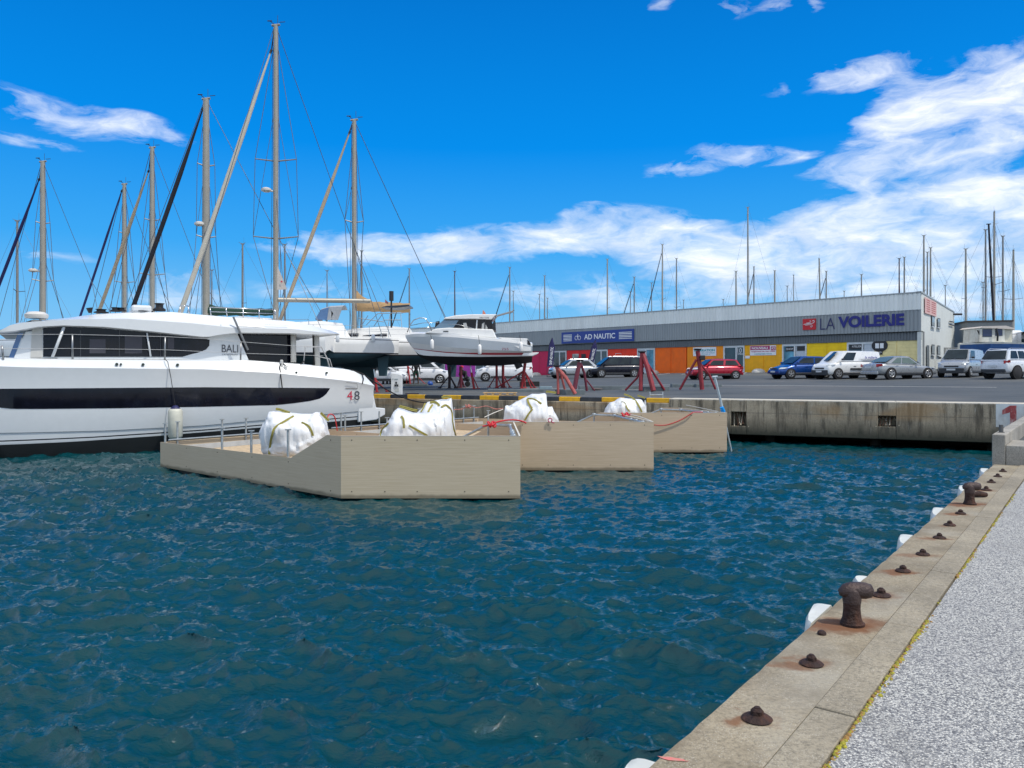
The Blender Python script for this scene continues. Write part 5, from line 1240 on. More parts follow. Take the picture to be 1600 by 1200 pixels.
# hoses and ropes
M_red = mat('red_hose', (.50, .015, .025), .45); M_white_r = mat('white_rope', (.62, .60, .55), .85)
def strand(name, label, cat_, pts, r, m, knot=None):
    t = thing(name, label, cat_, V(pts[len(pts) // 2]))
    P_ = [V(p) for p in pts]; sm = []
    for i in range(len(P_) - 1):
        p0, p1, p2, p3 = P_[max(0, i - 1)], P_[i], P_[i + 1], P_[min(len(P_) - 1, i + 2)]
        for k in range(6):
            u = k / 6; sm.append(.5 * ((2 * p1) + (p2 - p0) * u + (2 * p0 - 5 * p1 + 4 * p2 - p3) * u * u + (3 * p1 - p0 - 3 * p2 + p3) * u ** 3))
    sm.append(P_[-1]); mb = MB(); mb.tube(sm, r, 6); mb.build('strand', m, t, smooth=True)
    if knot:
        mb = MB(); c, s_ = knot; random.seed(3)
        for k in range(3):
            ax = V((random.uniform(-1, 1), random.uniform(-1, 1), random.uniform(-1, 1))).normalized(); b1 = ax.orthogonal().normalized(); b2 = ax.cross(b1)
            mb.tube([V(c) + (b1 * math.cos(a) + b2 * math.sin(a)) * s_ + V(((k - 1) * s_ * .8, 0, 0)) for a in [2 * math.pi * j / 10 for j in range(11)]], r * 1.3, 5)
        mb.build('knot', m, t, smooth=True)
    return t
strand('hose', 'red hose knotted on the nearest pontoon pipe frame and running to the middle one', 'hose', [P(754, 666, 19.4), P(765, 664, 19.4), P(775, 660, 19.6), P(788, 657, 19.8), P(802, 656, 20.0), P(815, 658, 20.15), P(822, 661, 20.1)], .022, M_red, (P(768, 663, 19.35), .07))
strand('hose', 'red hose sagging across the front of the farthest pontoon', 'hose', [P(1022, 664, 24.7), P(1038, 664.5, 24.74), P(1052, 661, 24.75), P(1066, 655, 24.75), P(1079, 647, 24.75), P(1084, 644.2, 24.85), P(1098, 644, 25.0)], .016, M_red)
strand('hose', 'short red loop of hose behind the bag on the nearest pontoon', 'hose', [P(511, 654, 20.5), P(514, 648, 20.6), P(519, 647.5, 20.7), P(523, 652, 20.8), P(525, 660, 20.9), P(527, 673, 21.0)], .016, M_red)
strand('hose', 'small red coil on the rim of the middle pontoon', 'hose', [P(866, 661, 20.15)] + [P(859.5 + 3 * math.cos(a), 656.5 - 3 * math.sin(a), 20.15) for a in [-.9 + j * .62 for j in range(10)]], .016, mat('pink_hose', (.42, .06, .12), .5))
strand('rope', 'red and white barrier tape slung between posts behind the bags', 'rope', [P(709, 640, 26.5), P(722, 639, 26.6), P(732, 634, 26.6), P(745, 637, 26.8), P(760, 634.5, 27.0), P(774, 639, 27.2), P(786, 638, 27.3)], .014, mat('barrier_tape', (.40, .14, .12), .7, var=.6, vs=14), (P(731, 635, 26.6), .06))
strand('rope', 'white rope from the knot on the middle pontoon to its corner', 'rope', [P(985, 648, 23.2), P(1000, 651.5, 22.2), P(1019, 658.6, 20.3)], .014, M_white_r)
strand('rope', 'white rope stretched over the farthest pontoon', 'rope', [P(1072, 633, 28.6), P(1095, 637.5, 27.2), P(1122, 643, 25.6)], .012, M_white_r)
strand('rope', 'pair of white lines rising behind the nearest pontoon corner', 'rope', [P(757, 652, 24.5), P(772, 645, 25.5), P(786, 639.5, 26.6)], .014, M_white_r)
strand('hose', 'red knot of hose on the middle pontoon pipe frame', 'hose', [P(974, 648, 23.4), P(980, 649, 23.3), P(986, 647.5, 23.2)], .022, M_red, (P(977, 649, 23.3), .08))
# leaning pole with blue ferrule
t = thing('leaning_pole', 'pale grey pole with blue end leaning against the farthest pontoon', 'pole', V((6.9, 24.9, .2)))
mb = MB(); a, b, c = P(1117, 590, 25.2), P(1129, 639, 25.35), P(1143, 706, 25.6); mb.tube([a, b], .040, 8); mb.tube([b, c], .028, 8); mb.tube([P(1113, 589, 25.2), P(1121, 588.5, 25.2)], .035, 8); mb.build('shaft', mat('pole_grey', (.42, .50, .55), .5), t, smooth=40)
mb = MB(); mb.tube([P(1127.6, 636, 25.3), P(1130.2, 643.5, 25.35)], [.06, .075], 10); mb.build('ferrule', mat('ferrule_blue', (.0, .28, .75), .4), t, smooth=40)
# aluminium ladder
t = thing('ladder', 'aluminium ladder standing on the quay edge behind the far pontoon', 'ladder', P(1025, 645, 30.2)); mb = MB()
for px in (1015.5, 1035.5): mb.tube([P(px, 646, 30.2), P(px, 612.5, 30.4)], .025, 8)
for py in (617, 632, 642): mb.tube([P(1015.5, py, 30.3), P(1035.5, py, 30.3)], .022, 8)
mb.build('frame', M_galv, t, smooth=40)

# ================================================================ WHITE BULK BAGS
M_bag = bpy.data.materials.new('woven_bag'); M_bag.use_nodes = True
def _bag():
    t = NT(M_bag.node_tree); p = t.n['Principled BSDF']; tc = t.new('ShaderNodeTexCoord').outputs['Object']
    n = t.noise(tc, 2.2, 5); t.put(p.inputs['Base Color'], t.mix(t.mapr(n, .35, .7), (.66, .685, .71), (.75, .76, .77))); p.inputs['Roughness'].default_value = .42
    vo = t.new('ShaderNodeTexNoise', noise_type='RIDGED_MULTIFRACTAL'); t.put(vo.inputs['Vector'], t.mapping(tc, rot=(.4, .3, .5), scale=(1, 1, .8))); vo.inputs['Scale'].default_value = 1.6; vo.inputs['Detail'].default_value = 3
    b = t.new('ShaderNodeBump'); b.inputs['Strength'].default_value = .42; b.inputs['Distance'].default_value = .07; t.put(b.inputs['Height'], vo.outputs[0])
    b2 = t.new('ShaderNodeBump'); b2.inputs['Strength'].default_value = .3; b2.inputs['Distance'].default_value = .02; t.put(b2.inputs['Height'], t.noise(tc, 11, 5, .6, 1.5)); t.put(b2.inputs['Normal'], b.outputs[0]); t.put(p.inputs['Normal'], b2.outputs[0])
_bag()
M_strap = bpy.data.materials.new('bag_strap'); M_strap.use_nodes = True
def _strap():
    t = NT(M_strap.node_tree); p = t.n['Principled BSDF']; uv = t.new('ShaderNodeAttribute', attribute_name='across').outputs['Fac']
    m_ = t.m('ABSOLUTE', t.m('SUBTRACT', uv, .5)); c = t.mix(t.mapr(m_, .12, .16), (.045, .05, .02), (.46, .40, .08)); c = t.mix(t.mapr(m_, .34, .38), c, (.16, .15, .05))
    t.put(p.inputs['Base Color'], c); p.inputs['Roughness'].default_value = .8
_strap()
def strap(pts, wid, nrm, parent, th=.01):
    """flat woven strap: a ribbon through pts, width along the surface"""
    P_ = [V(p) for p in pts]; sm = []
    for i in range(len(P_) - 1):
        p0, p1, p2, p3 = P_[max(0, i - 1)], P_[i], P_[i + 1], P_[min(len(P_) - 1, i + 2)]
        for k in range(5):
            u = k / 5; sm.append(.5 * ((2 * p1) + (p2 - p0) * u + (2 * p0 - 5 * p1 + 4 * p2 - p3) * u * u + (3 * p1 - p0 - 3 * p2 + p3) * u ** 3))
    sm.append(P_[-1]); rings = []
    for i, c in enumerate(sm):
        d = (sm[min(i + 1, len(sm) - 1)] - sm[max(0, i - 1)]).normalized(); a = d.cross(V(nrm)).normalized()
        rings.append([c - a * wid / 2, c - a * wid / 6, c + a * wid / 6, c + a * wid / 2])
    mb = MB(); mb.loft(rings); o = mb.build('strap', M_strap, parent, solid=th)
    at = o.data.attributes.new('across', 'FLOAT', 'POINT'); at.data.foreach_set('value', [(j % 4) / 3 for j in range(len(o.data.vertices))]); return o
from mathutils import noise as mnoise
def bag(label, cx, Y, base_z_, outline, depth, seed, straps, name='bulk_bag'):
    """crumpled sack: silhouette traced in metres at distance Y, real depth behind it.
       outline = [(px, left/right edge rows)]: for each column of photo x: (px, top py, bottom py)"""
    cen = P(cx, 600, Y); t = thing(name, label, 'bulk bag', V((cen.x, Y, base_z_)), 'white bulk bags on the pontoons')
    ytop = sorted((px, py) for px, py in outline['top']); wl, wr = ytop[0][0], ytop[-1][0]; low = outline.get('low')
    nu, nv = 96, 84; verts = []; faces = []
    for i in range(nu + 1):
        u = i / nu; uu = .5 - .5 * math.cos(math.pi * u); px = lerp(wl, wr, uu)
        X = (px - 800) / F * Y; zt = EYE - (interp(ytop, px) - HOR) / F * Y
        zb_ = base_z_ if not low else EYE - (interp(low, px) - HOR) / F * Y
        dd = depth * max(.10, (1 - abs(2 * uu - 1) ** 3.2)) ** .6
        for j in range(nv):
            a = 2 * math.pi * j / nv; cy, sz = math.cos(a), math.sin(a)
            y = math.copysign(abs(cy) ** .62, cy) * dd / 2; z = math.copysign(abs(sz) ** .50, sz)
            zz = lerp(zb_, zt, (z + 1) / 2)
            tp_ = max(0, z) ** 2; y *= 1 - .62 * tp_ * min(1, (zt - zb_))
            q = V((X, Y + y, zz)); s_ = seed * 3.7
            n1 = mnoise.noise(V((q.x * 1.7 + s_, q.y * 1.7, q.z * 1.5))); n2 = abs(mnoise.noise(V((q.x * 3.1 - s_, q.y * 2.3 + 4, q.z * 3.4)))); n3 = abs(mnoise.noise(V((q.x * 7.1, q.y * 5 + s_, q.z * 6.4))))
            vd = mnoise.voronoi(V((q.x * 2.6 + s_, q.y * 2.2 + .4 * q.z, q.z * 3.0 - q.x * .8)))[0]; cr = math.exp(-(vd[1] - vd[0]) / .10); dp = .09 * n1 + .11 * (n2 - .22) + .05 * (n3 - .2) + .026 * cr * (1 if n1 > 0 else -1); dirv = V((0.15 * (2 * uu - 1), cy, .45 * sz * (1 if abs(sz) < .9 else .12)))
            verts.append(q + dirv * dp)
    for i in range(nu):
        for j in range(nv):
            faces.append((i * nv + j, i * nv + (j + 1) % nv, (i + 1) * nv + (j + 1) % nv, (i + 1) * nv + j))
    faces.append(tuple(reversed(range(nv)))); faces.append(tuple(nu * nv + j for j in range(nv)))
    mb = MB(); mb.add(verts, faces); o = mb.build('sack', M_bag, t, smooth=60)
    from mathutils.bvhtree import BVHTree
    bv = BVHTree.FromPolygons([tuple(v) for v in mb.v], mb.f)
    for st_ in straps:
        free = st_[0] == 'f'; pts = []
        for px, py in st_[1:]:
            d = (P(px, py, Y) - V((0, 0, EYE))).normalized(); hit = bv.ray_cast(V((0, 0, EYE)), d)
            pts.append((hit[0] - d * .03) if hit[0] else P(px, py, Y - (.12 if free else .05)))
        strap(pts, .062 if free else .05, (0, -1, .15), t)
    return t
bag('slumped white bulk bag nearest the camera, on the low end of the front pontoon', 460, 18.3, .47, dict(top=[(409.5, 676), (411, 668), (425, 643), (437, 642), (455, 645), (470, 646.5), (488, 646.5), (494, 643.5), (500, 645), (506, 654), (510, 668), (512, 678)], low=[(409, 682), (413, 700), (418, 711), (440, 713), (458, 712), (480, 709), (500, 700), (512, 684)]), 1.25, 1,
    [('s', (459, 650), (445, 658), (430, 668), (425, 680), (422, 696), (420.5, 710)), ('s', (471, 660), (481, 665), (486, 672), (489, 681)), ('f', (431, 639), (437, 640), (446, 643), (453, 645)), ('f', (501, 645), (507, 651), (514, 657))])
bag('left of the two white bulk bags heaped together, with upright strap', 640, 18.6, .47, dict(top=[(588, 690), (596, 672), (604, 661), (610, 655), (617, 641), (622, 637), (632, 640), (645, 645), (660, 646), (672, 644), (686, 646), (694, 650), (700, 690)], low=[(588, 700), (700, 700)]), 1.15, 2,
    [('f', (624, 634.5), (634, 637), (644, 640), (652, 641.5)), ('s', (627, 650), (630, 655), (631, 662), (631, 669)), ('s', (639, 665), (650, 671), (661, 677), (668, 681)), ('s', (607, 661), (600, 668), (595.5, 675), (595, 682))])
bag('right and taller of the two white bulk bags heaped together', 684, 19.6, .47, dict(top=[(640, 690), (647, 648), (655, 641), (663, 634), (668, 628), (678, 626), (690, 624), (697, 624), (706, 621.5), (708, 640), (711, 664), (713, 690)], low=[(640, 700), (713, 700)]), 1.15, 3,
    [('s', (665, 630), (662, 637), (658, 644)), ('f', (672, 629), (679, 628), (684, 631), (686, 634)), ('f', (690, 621), (698, 619.5), (704, 621)), ('s', (690, 636), (696, 633), (702, 637), (706, 645), (707, 660), (710, 674), (712, 681)), ('s', (676, 632), (672, 638), (669, 644))])
bag('white bulk bag on the middle pontoon with its corner pulled up high', 830, 23.2, .47, dict(top=[(786, 668), (788, 647), (790, 635), (797, 634), (806, 628), (820, 621), (831, 615.5), (842, 615.5), (851, 614), (854, 616), (855, 636), (863, 635.5), (865, 642), (872, 654), (876, 668)], low=[(786, 672), (876, 672)]), 1.2, 4,
    [('f', (824, 623), (826, 630), (831, 638)), ('f', (824, 623), (834, 624), (841, 628), (846, 631)), ('f', (853, 612), (858, 612), (864, 613), (869, 613.5)), ('s', (832, 639), (825, 648), (820, 657))])
bag('white bulk bag half hidden behind the farthest pontoon front', 976, 27.6, .47, dict(top=[(941, 655), (947, 638), (953, 629), (961, 627), (969, 621.5), (978, 622), (990, 623), (1000, 623.5), (1008, 623), (1007, 632), (1008, 643), (1010, 655)], low=[(941, 660), (1010, 660)]), 1.2, 5,
    [('f', (975, 616), (984, 619), (992, 625), (998, 634), (1003, 644)), ('s', (971, 628), (976, 630), (980, 638), (984, 643)), ('f', (996, 618), (1003, 620), (1008, 622))])

# ================================================================ NEAR QUAY FURNITURE
M_rust = mat('rusty_iron', (.038, .018, .014), .75, .25, var=.45, vs=14, bump=.8, bs=45, dirt=(.13, .05, .022, .6), ds=10)
M_iron = mat('worn_bollard_paint', (.058, .038, .035), .5, .3, var=.3, vs=18, bump=.5, bs=60, dirt=(.035, .018, .012, .7), ds=7)
blab = ['rusty iron bolt nearest the camera on the near quay', 'rusty bolt between the nearest bolt and the big bollard', 'rusty bolt just behind the nearer bollard', 'second rusty bolt beyond the nearer bollard', 'third rusty bolt beyond the nearer bollard', 'fourth rusty bolt beyond the nearer bollard', 'fifth rusty bolt beyond the nearer bollard', 'rusty bolt just in front of the farther bollard',
        'rusty bolt just behind the farther bollard', 'second rusty bolt beyond the farther bollard', 'third rusty bolt beyond the farther bollard', 'rusty bolt nearest the raised block', 'tiny rusty stub beside the nearer bollard']
for (px, py, s), lb in zip(bolts, blab):
    q = near_at(px, py); t = thing('rusty_bolt', lb, 'bolt', q, 'rusty bolts along the near quay', random.uniform(0, 3))
    mb = MB(); rz_ = random.uniform(.9, 1.1)
    mb.lathe((0, 0, -.002), [(.060 * s, 0), (.064 * s * rz_, .008), (.056 * s, .018), (.038 * s, .024), (.030 * s, .026)], 18); mb.build('washer', M_rust, t, smooth=50, local=True)
    mb = MB(); mb.lathe((0, 0, .020 * s), [(.029 * s, 0), (.029 * s, .022 * s), (.020 * s, .032 * s)], 6); mb.lathe((.002, 0, .045 * s), [(.016 * s, 0), (.014 * s, .012 * s)], 10); mb.build('nut', M_rust, t, local=True)
def bollard(px, py, lb):
    q = near_at(px, py); t = thing('bollard', lb, 'bollard', q, 'rusty bollards on the near quay', 0)
    h = .285
    mb = MB(); mb.lathe((0, 0, -.01), [(.072, 0), (.074, .022), (.070, .036), (.062, .055), (.058, .085), (.055, .12), (.056, .16), (.060, .19)], 24); mb.build('stem', M_rust, t, smooth=60, local=True)
    mb = MB(); pts = [(-.052, 0, .195), (-.050, 0, .212), (-.035, 0, .228), (0, 0, .236), (.05, 0, .236), (.09, 0, .234), (.125, 0, .232), (.140, 0, .231)]
    mb.tube(pts, [.030, .045, .052, .055, .056, .055, .045, .020], 20)
    mb.lathe((0, 0, .15), [(.058, 0), (.062, .04), (.062, .085), (.045, .12)], 20); mb.build('horn', M_iron, t, smooth=80, local=True)
    mb = MB(); mb.lathe((.004, 0, -.004), [(.078, 0), (.080, .02), (.066, .028)], 18); mb.build('base_plate', M_rust, t, local=True); t.rotation_euler = (0, 0, -.08); t.scale = (.93, .93, .93); return t
bollard(1331, 976, 'nearer rusty iron bollard with a single horn, standing in a rust stain'); bollard(1515, 788, 'farther rusty iron bollard with a single horn near the raised block')
q = near_at(1530, 777); t = thing('broken_stub', 'broken rusty iron stub lying against the farther bollard', 'iron stub', q); mb = MB(); mb.tube([q + V((-.12, 0, .03)), q + V((0, 0, .045)), q + V((.10, .01, .03))], [.03, .04, .028], 8); mb.build('stub', M_rust, t, smooth=60)
# white fenders standing against the quay face
M_fw = mat('white_fender', (.66, .67, .62), .45, var=.06, dirt=(.42, .42, .34, .5), ds=7)
flabs = ['white quay fender at the bottom edge of the photo', 'white quay fender beside the nearer bolt pair', 'white quay fender hidden partly by the nearer bollard', 'third white quay fender from the raised block side', 'white quay fender midway between the two bollards', 'white quay fender just in front of the farther bollard', 'white quay fender beyond the farther bollard']
flabs = ['white fender on the quay face at the bottom edge of the photo', 'white fender on the quay face before the nearer bollard', 'white fender on the quay face directly behind the nearer bollard', 'first white fender beyond the nearer bollard', 'second white fender beyond the nearer bollard', 'white fender beside the farther bollard', 'white fender closest to the raised concrete block']
for (v, L_, drop), lb in zip(((.0, .50, .06), (2.62, .62, .03), (3.9, .36, .08), (5.6, .62, .04), (7.5, .75, .04), (9.7, .8, .03), (12.2, .8, .03)), flabs):
    t = thing('quay_fender', lb, 'fender', E(v, -.14, -.1), 'white fenders on the near quay face')
    mb = MB(); prof = [(-.012, L_ / 2), (-.09, L_ / 2 - .004), (-.125, L_ / 2 - .02), (-.143, L_ / 2 - .06), (-.138, L_ / 2 - .12), (-.10, -L_ * .1), (-.055, -L_ * .38), (-.02, -L_ / 2 + .03), (-.008, -L_ / 2)]
    rings = []
    for z, sc in ((1.0 - drop - .9, 1), (1.0 - drop - .10, 1), (1.0 - drop - .03, .93), (1.0 - drop, .78)):
        rings.append([E(v + q * sc, w * sc, z) for w, q in prof])
    mb.loft(rings, closed=True, caps=True); mb.build('body', M_fw, t, smooth=45)

# ================================================================ YARD OBJECTS
M_jack = mat('jack_red', (.36, .018, .022), .55, var=.25, vs=6, dirt=(.10, .03, .02, .5), ds=6); M_jack2 = mat('jack_faded', (.40, .09, .08), .6, var=.25, vs=6, dirt=(.15, .07, .05, .5), ds=6); M_jackd = mat('jack_dark', (.025, .012, .014), .7)
def jack(px, pyb, pyt, lb, lean=0, m=M_jack, legs=((-.55, .3), (.5, .35), (.1, -.5)), r=.065, screw=True, Y=None, legd=None):
    """boat stand: red post leaning from foot to head, braces to the ground"""
    b = ground_at(px, pyb) if Y is None else on_lot(px, Y); tp = P(px + lean, pyt, b.y); t = thing('boat_stand', lb, 'boat stand', b, 'red boat stands in the yard')
    md = b.lerp(tp, .62 if screw else .93)
    mb = MB(); mb.tube([b, md], r, 8); mb.box(b + V((0, 0, .02)), (.24, .20, .03)); mb.build('post', m, t, smooth=40)
    if screw: mb = MB(); mb.tube([md, tp], r * .5, 8); mb.build('screw', M_steel, t, smooth=40)
    mb = MB(); mb.lathe(tp - V((0, 0, .03)), [(.14, 0), (.16, .03), (.16, .05)], 12); mb.build('pad', M_blackp, t)
    for (x, y) in legs:
        mb = MB(); mb.tube([b.lerp(tp, .55), b + V((x, y, .04))], r * .45, 6); mb.tube([b + V((x - .1, y, .04)), b + V((x + .1, y, .04))], r * .4, 6); mb.build('leg', legd or m, t, smooth=40)
    return t
jack(589, 613, 576, 'red boat stand in front of the pedestal, behind the catamaran stern', -5, legs=((-.4, .2), (.5, .2)))
jack(641, 601, 548, 'bright red boat stand beside the standing person', -7, legs=((1.0, .2), (-.3, .3)))
jack(741, 608, 566, 'leaning red boat stand under the middle of the motor yacht', -7, legs=((.2, .4),), screw=True)
jack(702, 607, 570, 'dark boat stand under the motor yacht bow, splayed feet', 1, M_jackd, ((-.55, .1), (.35, .1), (.4, .3)), r=.08, screw=False)
jack(720, 606, 570, 'maroon boat stand behind the crouching worker', 0, mat('jack_maroon', (.12, .015, .03), .6), ((.2, .2), (-.2, .2)), r=.09, screw=False)
jack(776, 606, 568, 'dark red boat stand under the aft half of the motor yacht, left of its pair', 0, mat('jack_deep', (.18, .012, .018), .6), ((-.45, .2), (.3, .2)), r=.07, screw=False)
jack(786, 606, 568, 'dark red boat stand under the aft half of the motor yacht, right of its pair', 0, mat('jack_deep', (.18, .012, .018), .6), ((.4, .2), (.1, .4)), r=.08, screw=False)
jack(815, 607, 556, 'red tripod stand touching the motor yacht stern', 7, M_jack, ((.55, .1), (-1.4, .3), (.2, -.1), (.75, .6)), r=.085, screw=False)
jack(551, 590, 565, 'red boat stand seen through the catamaran cockpit', -3, M_jack, ((.3, .2),), screw=True)
# splayed empty stands
def splay(pts, lb, m, r, Yb, feet=()):
    a = [P(px, py, Yb + dy) for px, py, dy in pts[0]]; c = a[0]
    t = thing('boat_stand', lb, 'boat stand', V((c.x, c.y, lot_z(c.x, c.y))), 'red boat stands in the yard')
    for leg_, rr in pts[1]:
        mb = MB(); q = [P(px, py, Yb + dy) for px, py, dy in leg_]; g = q[-1]; q[-1] = V((g.x, g.y, lot_z(g.x, g.y) + .05)); mb.tube(q, rr, 8); mb.build('leg', m, t, smooth=40)
    mb = MB(); mb.lathe(c, [(.10, -.02), (.20, .03), (.20, .07)], 12); mb.build('pad', M_blackp, t)
    return t
splay([[(1003, 551, 0)], [([(1003, 552, 0), (1002, 575, -.1), (1001, 599, -.3)], .10), ([(1004, 552, 0), (1012, 575, -.3), (1021, 603, -.6)], .12), ([(1008, 562, 0), (1038, 603, .3)], .06), ([(1001, 575, 0), (996, 590, .2), (977, 603, .4)], .05)]], 'tall dark red tripod stand in front of the glass shop bay', mat('jack_mid', (.24, .02, .03), .6, var=.3, vs=5), .1, 37.5)
splay([[(1090, 547, 0)], [([(1090, 548, 0), (1094, 575, 0), (1097, 600, 0)], .11), ([(1088, 562, 0), (1062, 595, .3)], .06), ([(1094, 568, 0), (1108, 585, .2), (1118, 600, .3)], .055)]], 'dark red stand beside the red hatchback', mat('jack_mid', (.24, .02, .03), .6), .1, 37.5)
splay([[(870, 573, 0)], [([(870, 575, 0), (872, 590, 0), (872, 607, 0)], .06), ([(869, 573, 0), (884, 590, -.1), (899, 607, -.2)], .085), ([(875, 580, .3), (884, 605, .6)], .05)]], 'faded pink low stand on the concrete block left of the dark minivan', M_jack2, .08, 35.0)
splay([[(906, 564, 0)], [([(906, 566, 0), (902, 583, 0), (897, 602, 0)], .11), ([(907, 567, 0), (913, 583, .2), (917, 600, .4)], .06), ([(915, 592, .3), (929, 600, .5)], .04)]], 'maroon stand in front of the silver crossover', mat('jack_maroon2', (.17, .03, .05), .6), .08, 37.5)
mb = MB(); q = P(1097, 559, 37.4); mb.box(q, (.26, .26, .22)); tag(mb.build('winch_box', M_blackp, bevel=.03), 'black box hanging on the dark red stand beside the red hatchback', 'box')
# concrete sleepers
M_slp = mat('dark_concrete', (.125, .15, .16), .85, var=.25, vs=3, bump=.4, bs=20)
def sleeper(px0, px1, pyt, pyb, Y, lb, m=M_slp, depth=.5):
    a, b = P(px0, pyb, Y), P(px1, pyb, Y); zt = P(px0, pyt, Y).z; zb = min(a.z, lot_z(a.x, a.y) + .0)
    mb = MB(); mb.obox(V((a.x, Y, zb - .02)), V((b.x - a.x, 0, 0)), V((0, depth, 0)), V((0, 0, zt - zb + .02))); o = mb.build('concrete_sleeper', m, bevel=.02); return tag(o, lb, 'concrete block', 'concrete sleepers in the yard')
def sl(px0, px1, pyt, pyb, lb, m=M_slp):
    g = ground_at((px0 + px1) / 2, pyb); sleeper(px0, px1, pyt, pyb, g.y, lb, m)
sl(868, 914, 609, 617, 'long grey concrete sleeper nearest the striped kerb'); sl(762, 850, 608, 613, 'long dark sleeper behind the wooden pallet'); sl(1006, 1046, 604, 611, 'grey sleeper at the feet of the tall tripod, right piece'); sl(905, 1006, 603, 609, 'longest grey sleeper running to the tall tripod')
sl(843, 863, 604, 608, 'pale blue grey slab near the motor yacht stern', mat('slab_blue', (.22, .30, .34), .8)); sl(812, 843, 596, 604, 'black rubber block behind the red tripod stand', mat('rubber_black', (.02, .02, .022), .8)); sl(1088, 1128, 600, 605, 'grey sleeper under the stand beside the red hatchback'); sl(1050, 1087, 600, 605, 'dark sleeper left of the leaning pole')
sl(631, 668, 600, 603.5, 'dark low slab at the feet of the standing person'); sl(633, 653, 614.5, 616.5, 'dark flat plank behind the striped kerb', mat('plank_dark', (.03, .02, .025), .8))
g = ground_at(932, 610); mb = MB(); mb.box(g + V((0, 0, .09)), (.55, .3, .05), .1, 0); mb.box(g + V((0, .05, .03)), (.4, .2, .06)); tag(mb.build('wood_offcut', mat('offcut_grey', (.20, .17, .16), .9)), 'small grey wooden offcut lying in front of the long sleeper', 'offcut')
# pallet
g = ground_at(780, 618.5); t = thing('pallet', 'light wooden pallet lying behind the striped kerb', 'pallet', g); M_pal = mat('pallet_wood', (.52, .34, .16), .85, var=.25, vs=8)
mb = MB()
for j in range(3):
    for i in range(5): mb.box(g + V((-.62 + i * .33, j * .45, .075)), (.11, .12, .085), 0)
mb.build('block', M_pal, t)
mb = MB()
for j in range(7): mb.box(g + V((.04, -.02 + j * .155, .132)), (1.55, .10, .02), .0)
for j in range(3): mb.box(g + V((.04, j * .45, .02)), (1.5, .10, .02))
mb.build('deck_board', M_pal, t)
# service pedestal
g = ground_at(620, 618, 30); Yp = g.y; t = thing('service_pedestal', 'white shore power pedestal with sloped face behind the striped kerb', 'pedestal', g); zt = lambda py: EYE - (py - HOR) / F * Yp
mb = MB(); x0, x1 = (611 - 800) / F * Yp, (627.5 - 800) / F * Yp; mb.prism([V((x0, Yp, g.z)), V((x1, Yp, g.z)), V((x1, Yp, zt(586))), V((x1 - .12, Yp, zt(584.5))), V((x0, Yp, zt(582.5)))], V((0, .38, 0))); mb.build('body', mat('pedestal_white', (.68, .70, .70), .45, dirt=(.45, .45, .42, .4)), t, bevel=.02)
mb = MB()
for px, py in ((619, 598), (617.8, 602.3), (621, 602)): mb.box(P(px, py, Yp - .02), (.075, .04, .09))
mb.build('socket', M_blackp, t)
mb = MB(); mb.box(P(614, 592, Yp - .005), (.04, .012, .06)); mb.box(P(619, 592.5, Yp - .005), (.16, .012, .05)); mb.build('badge', mat('badge_grey', (.30, .36, .38), .4), t)
mb = MB(); mb.box(P(620, 609.5, Yp - .004), (.20, .01, .18)); mb.build('lower_door', mat('pedestal_grey', (.48, .50, .48), .5), t)
# blue drum
g = ground_at(672, 602); mb = MB(); mb.lathe(g, [(.16, 0), (.19, .05), (.19, .12), (.15, .20), (.08, .26)], 14); mb.tube([g + V((-.16, 0, .1)), g + V((-.05, 0, .32)), g + V((.1, 0, .1))], .02, 6); tag(mb.build('blue_bucket', mat('bucket_blue', (.01, .07, .32), .5), smooth=40), 'small blue bucket on the yard right of the standing person', 'bucket')
# white mound stones before the shutters
for px, lb in ((1192, 'pale half round stone in front of the amber shutter'), (845, 'pale half round stone before the crimson shutter'), (684, 'pale half round stone before the magenta shutter'), (1028, 'grey half round stone before the deep orange shutter')):
    k = bk(px); q = W(k, .8); q.z = lot_z(q.x, q.y); mb = MB(); mb.lathe(q, [(.62, -.05), (.60, .12), (.45, .28), (.2, .36)], 14); tag(mb.build('wheel_stone', mat('pale_stone', (.52, .50, .46), .9, bump=.4), smooth=50), lb, 'stone', 'half round stones before the shutters')
# feather flags
M_fl = mat('flag_navy', (.02, .018, .10), .7, var=.1)
def feather(px, pyt, pyb, wpx, lb, Y, lean):
    b = on_lot(px, Y); t = thing('feather_flag', lb, 'flag', b, 'tall navy feather flags'); h = (pyb - pyt) / F * Y; z1 = EYE - (pyt - HOR) / F * Y; z0 = EYE - (pyb - HOR) / F * Y; w = wpx / F * Y
    mb = MB(); pole = []; N = 14; L = []; Rr = []
    for i in range(N + 1):
        f = i / N; x = b.x - w * .45 + lean * f + w * .75 * max(0, f - .72) ** 1.3 * 3.0; z = lerp(z0, z1, f); ww = w * (1 if f < .72 else max(.05, 1 - (f - .72) / .28) ** .8)
        L.append(V((x, Y, z))); Rr.append(V((x + ww, Y + .03 * math.sin(f * 9), z - .1 * (f > .7))))
    mb.loft([[a, a.lerp(c, .5) + V((0, .04 * math.sin(i * .9), 0)), c] for i, (a, c) in enumerate(zip(L, Rr))]); mb.build('sail', M_fl, t, solid=.01)
    mb = MB(); mb.tube([V((L[0].x, Y, b.z))] + L, .025, 6); mb.build('pole', M_blackp, t); mb = MB(); mb.lathe(b, [(.3, 0), (.3, .05)], 12); mb.build('base', M_blackp, t)
    d = (L[9] - L[1]); lettering('lettering', 'SHIP AD NAUTIC', L[1] + V((w * .78, -.09, 0)), d, V((-1, 0, 0)), d.length * 1.05, w * .46, M_w, t, .02, .0); return t
feather(859, 527.5, 573, 9.5, 'navy feather flag in front of the crimson shutter', 74, .25); feather(921, 531, 573, 9.0, 'navy feather flag behind the silver crossover, in front of the red shutter', 74, .6)
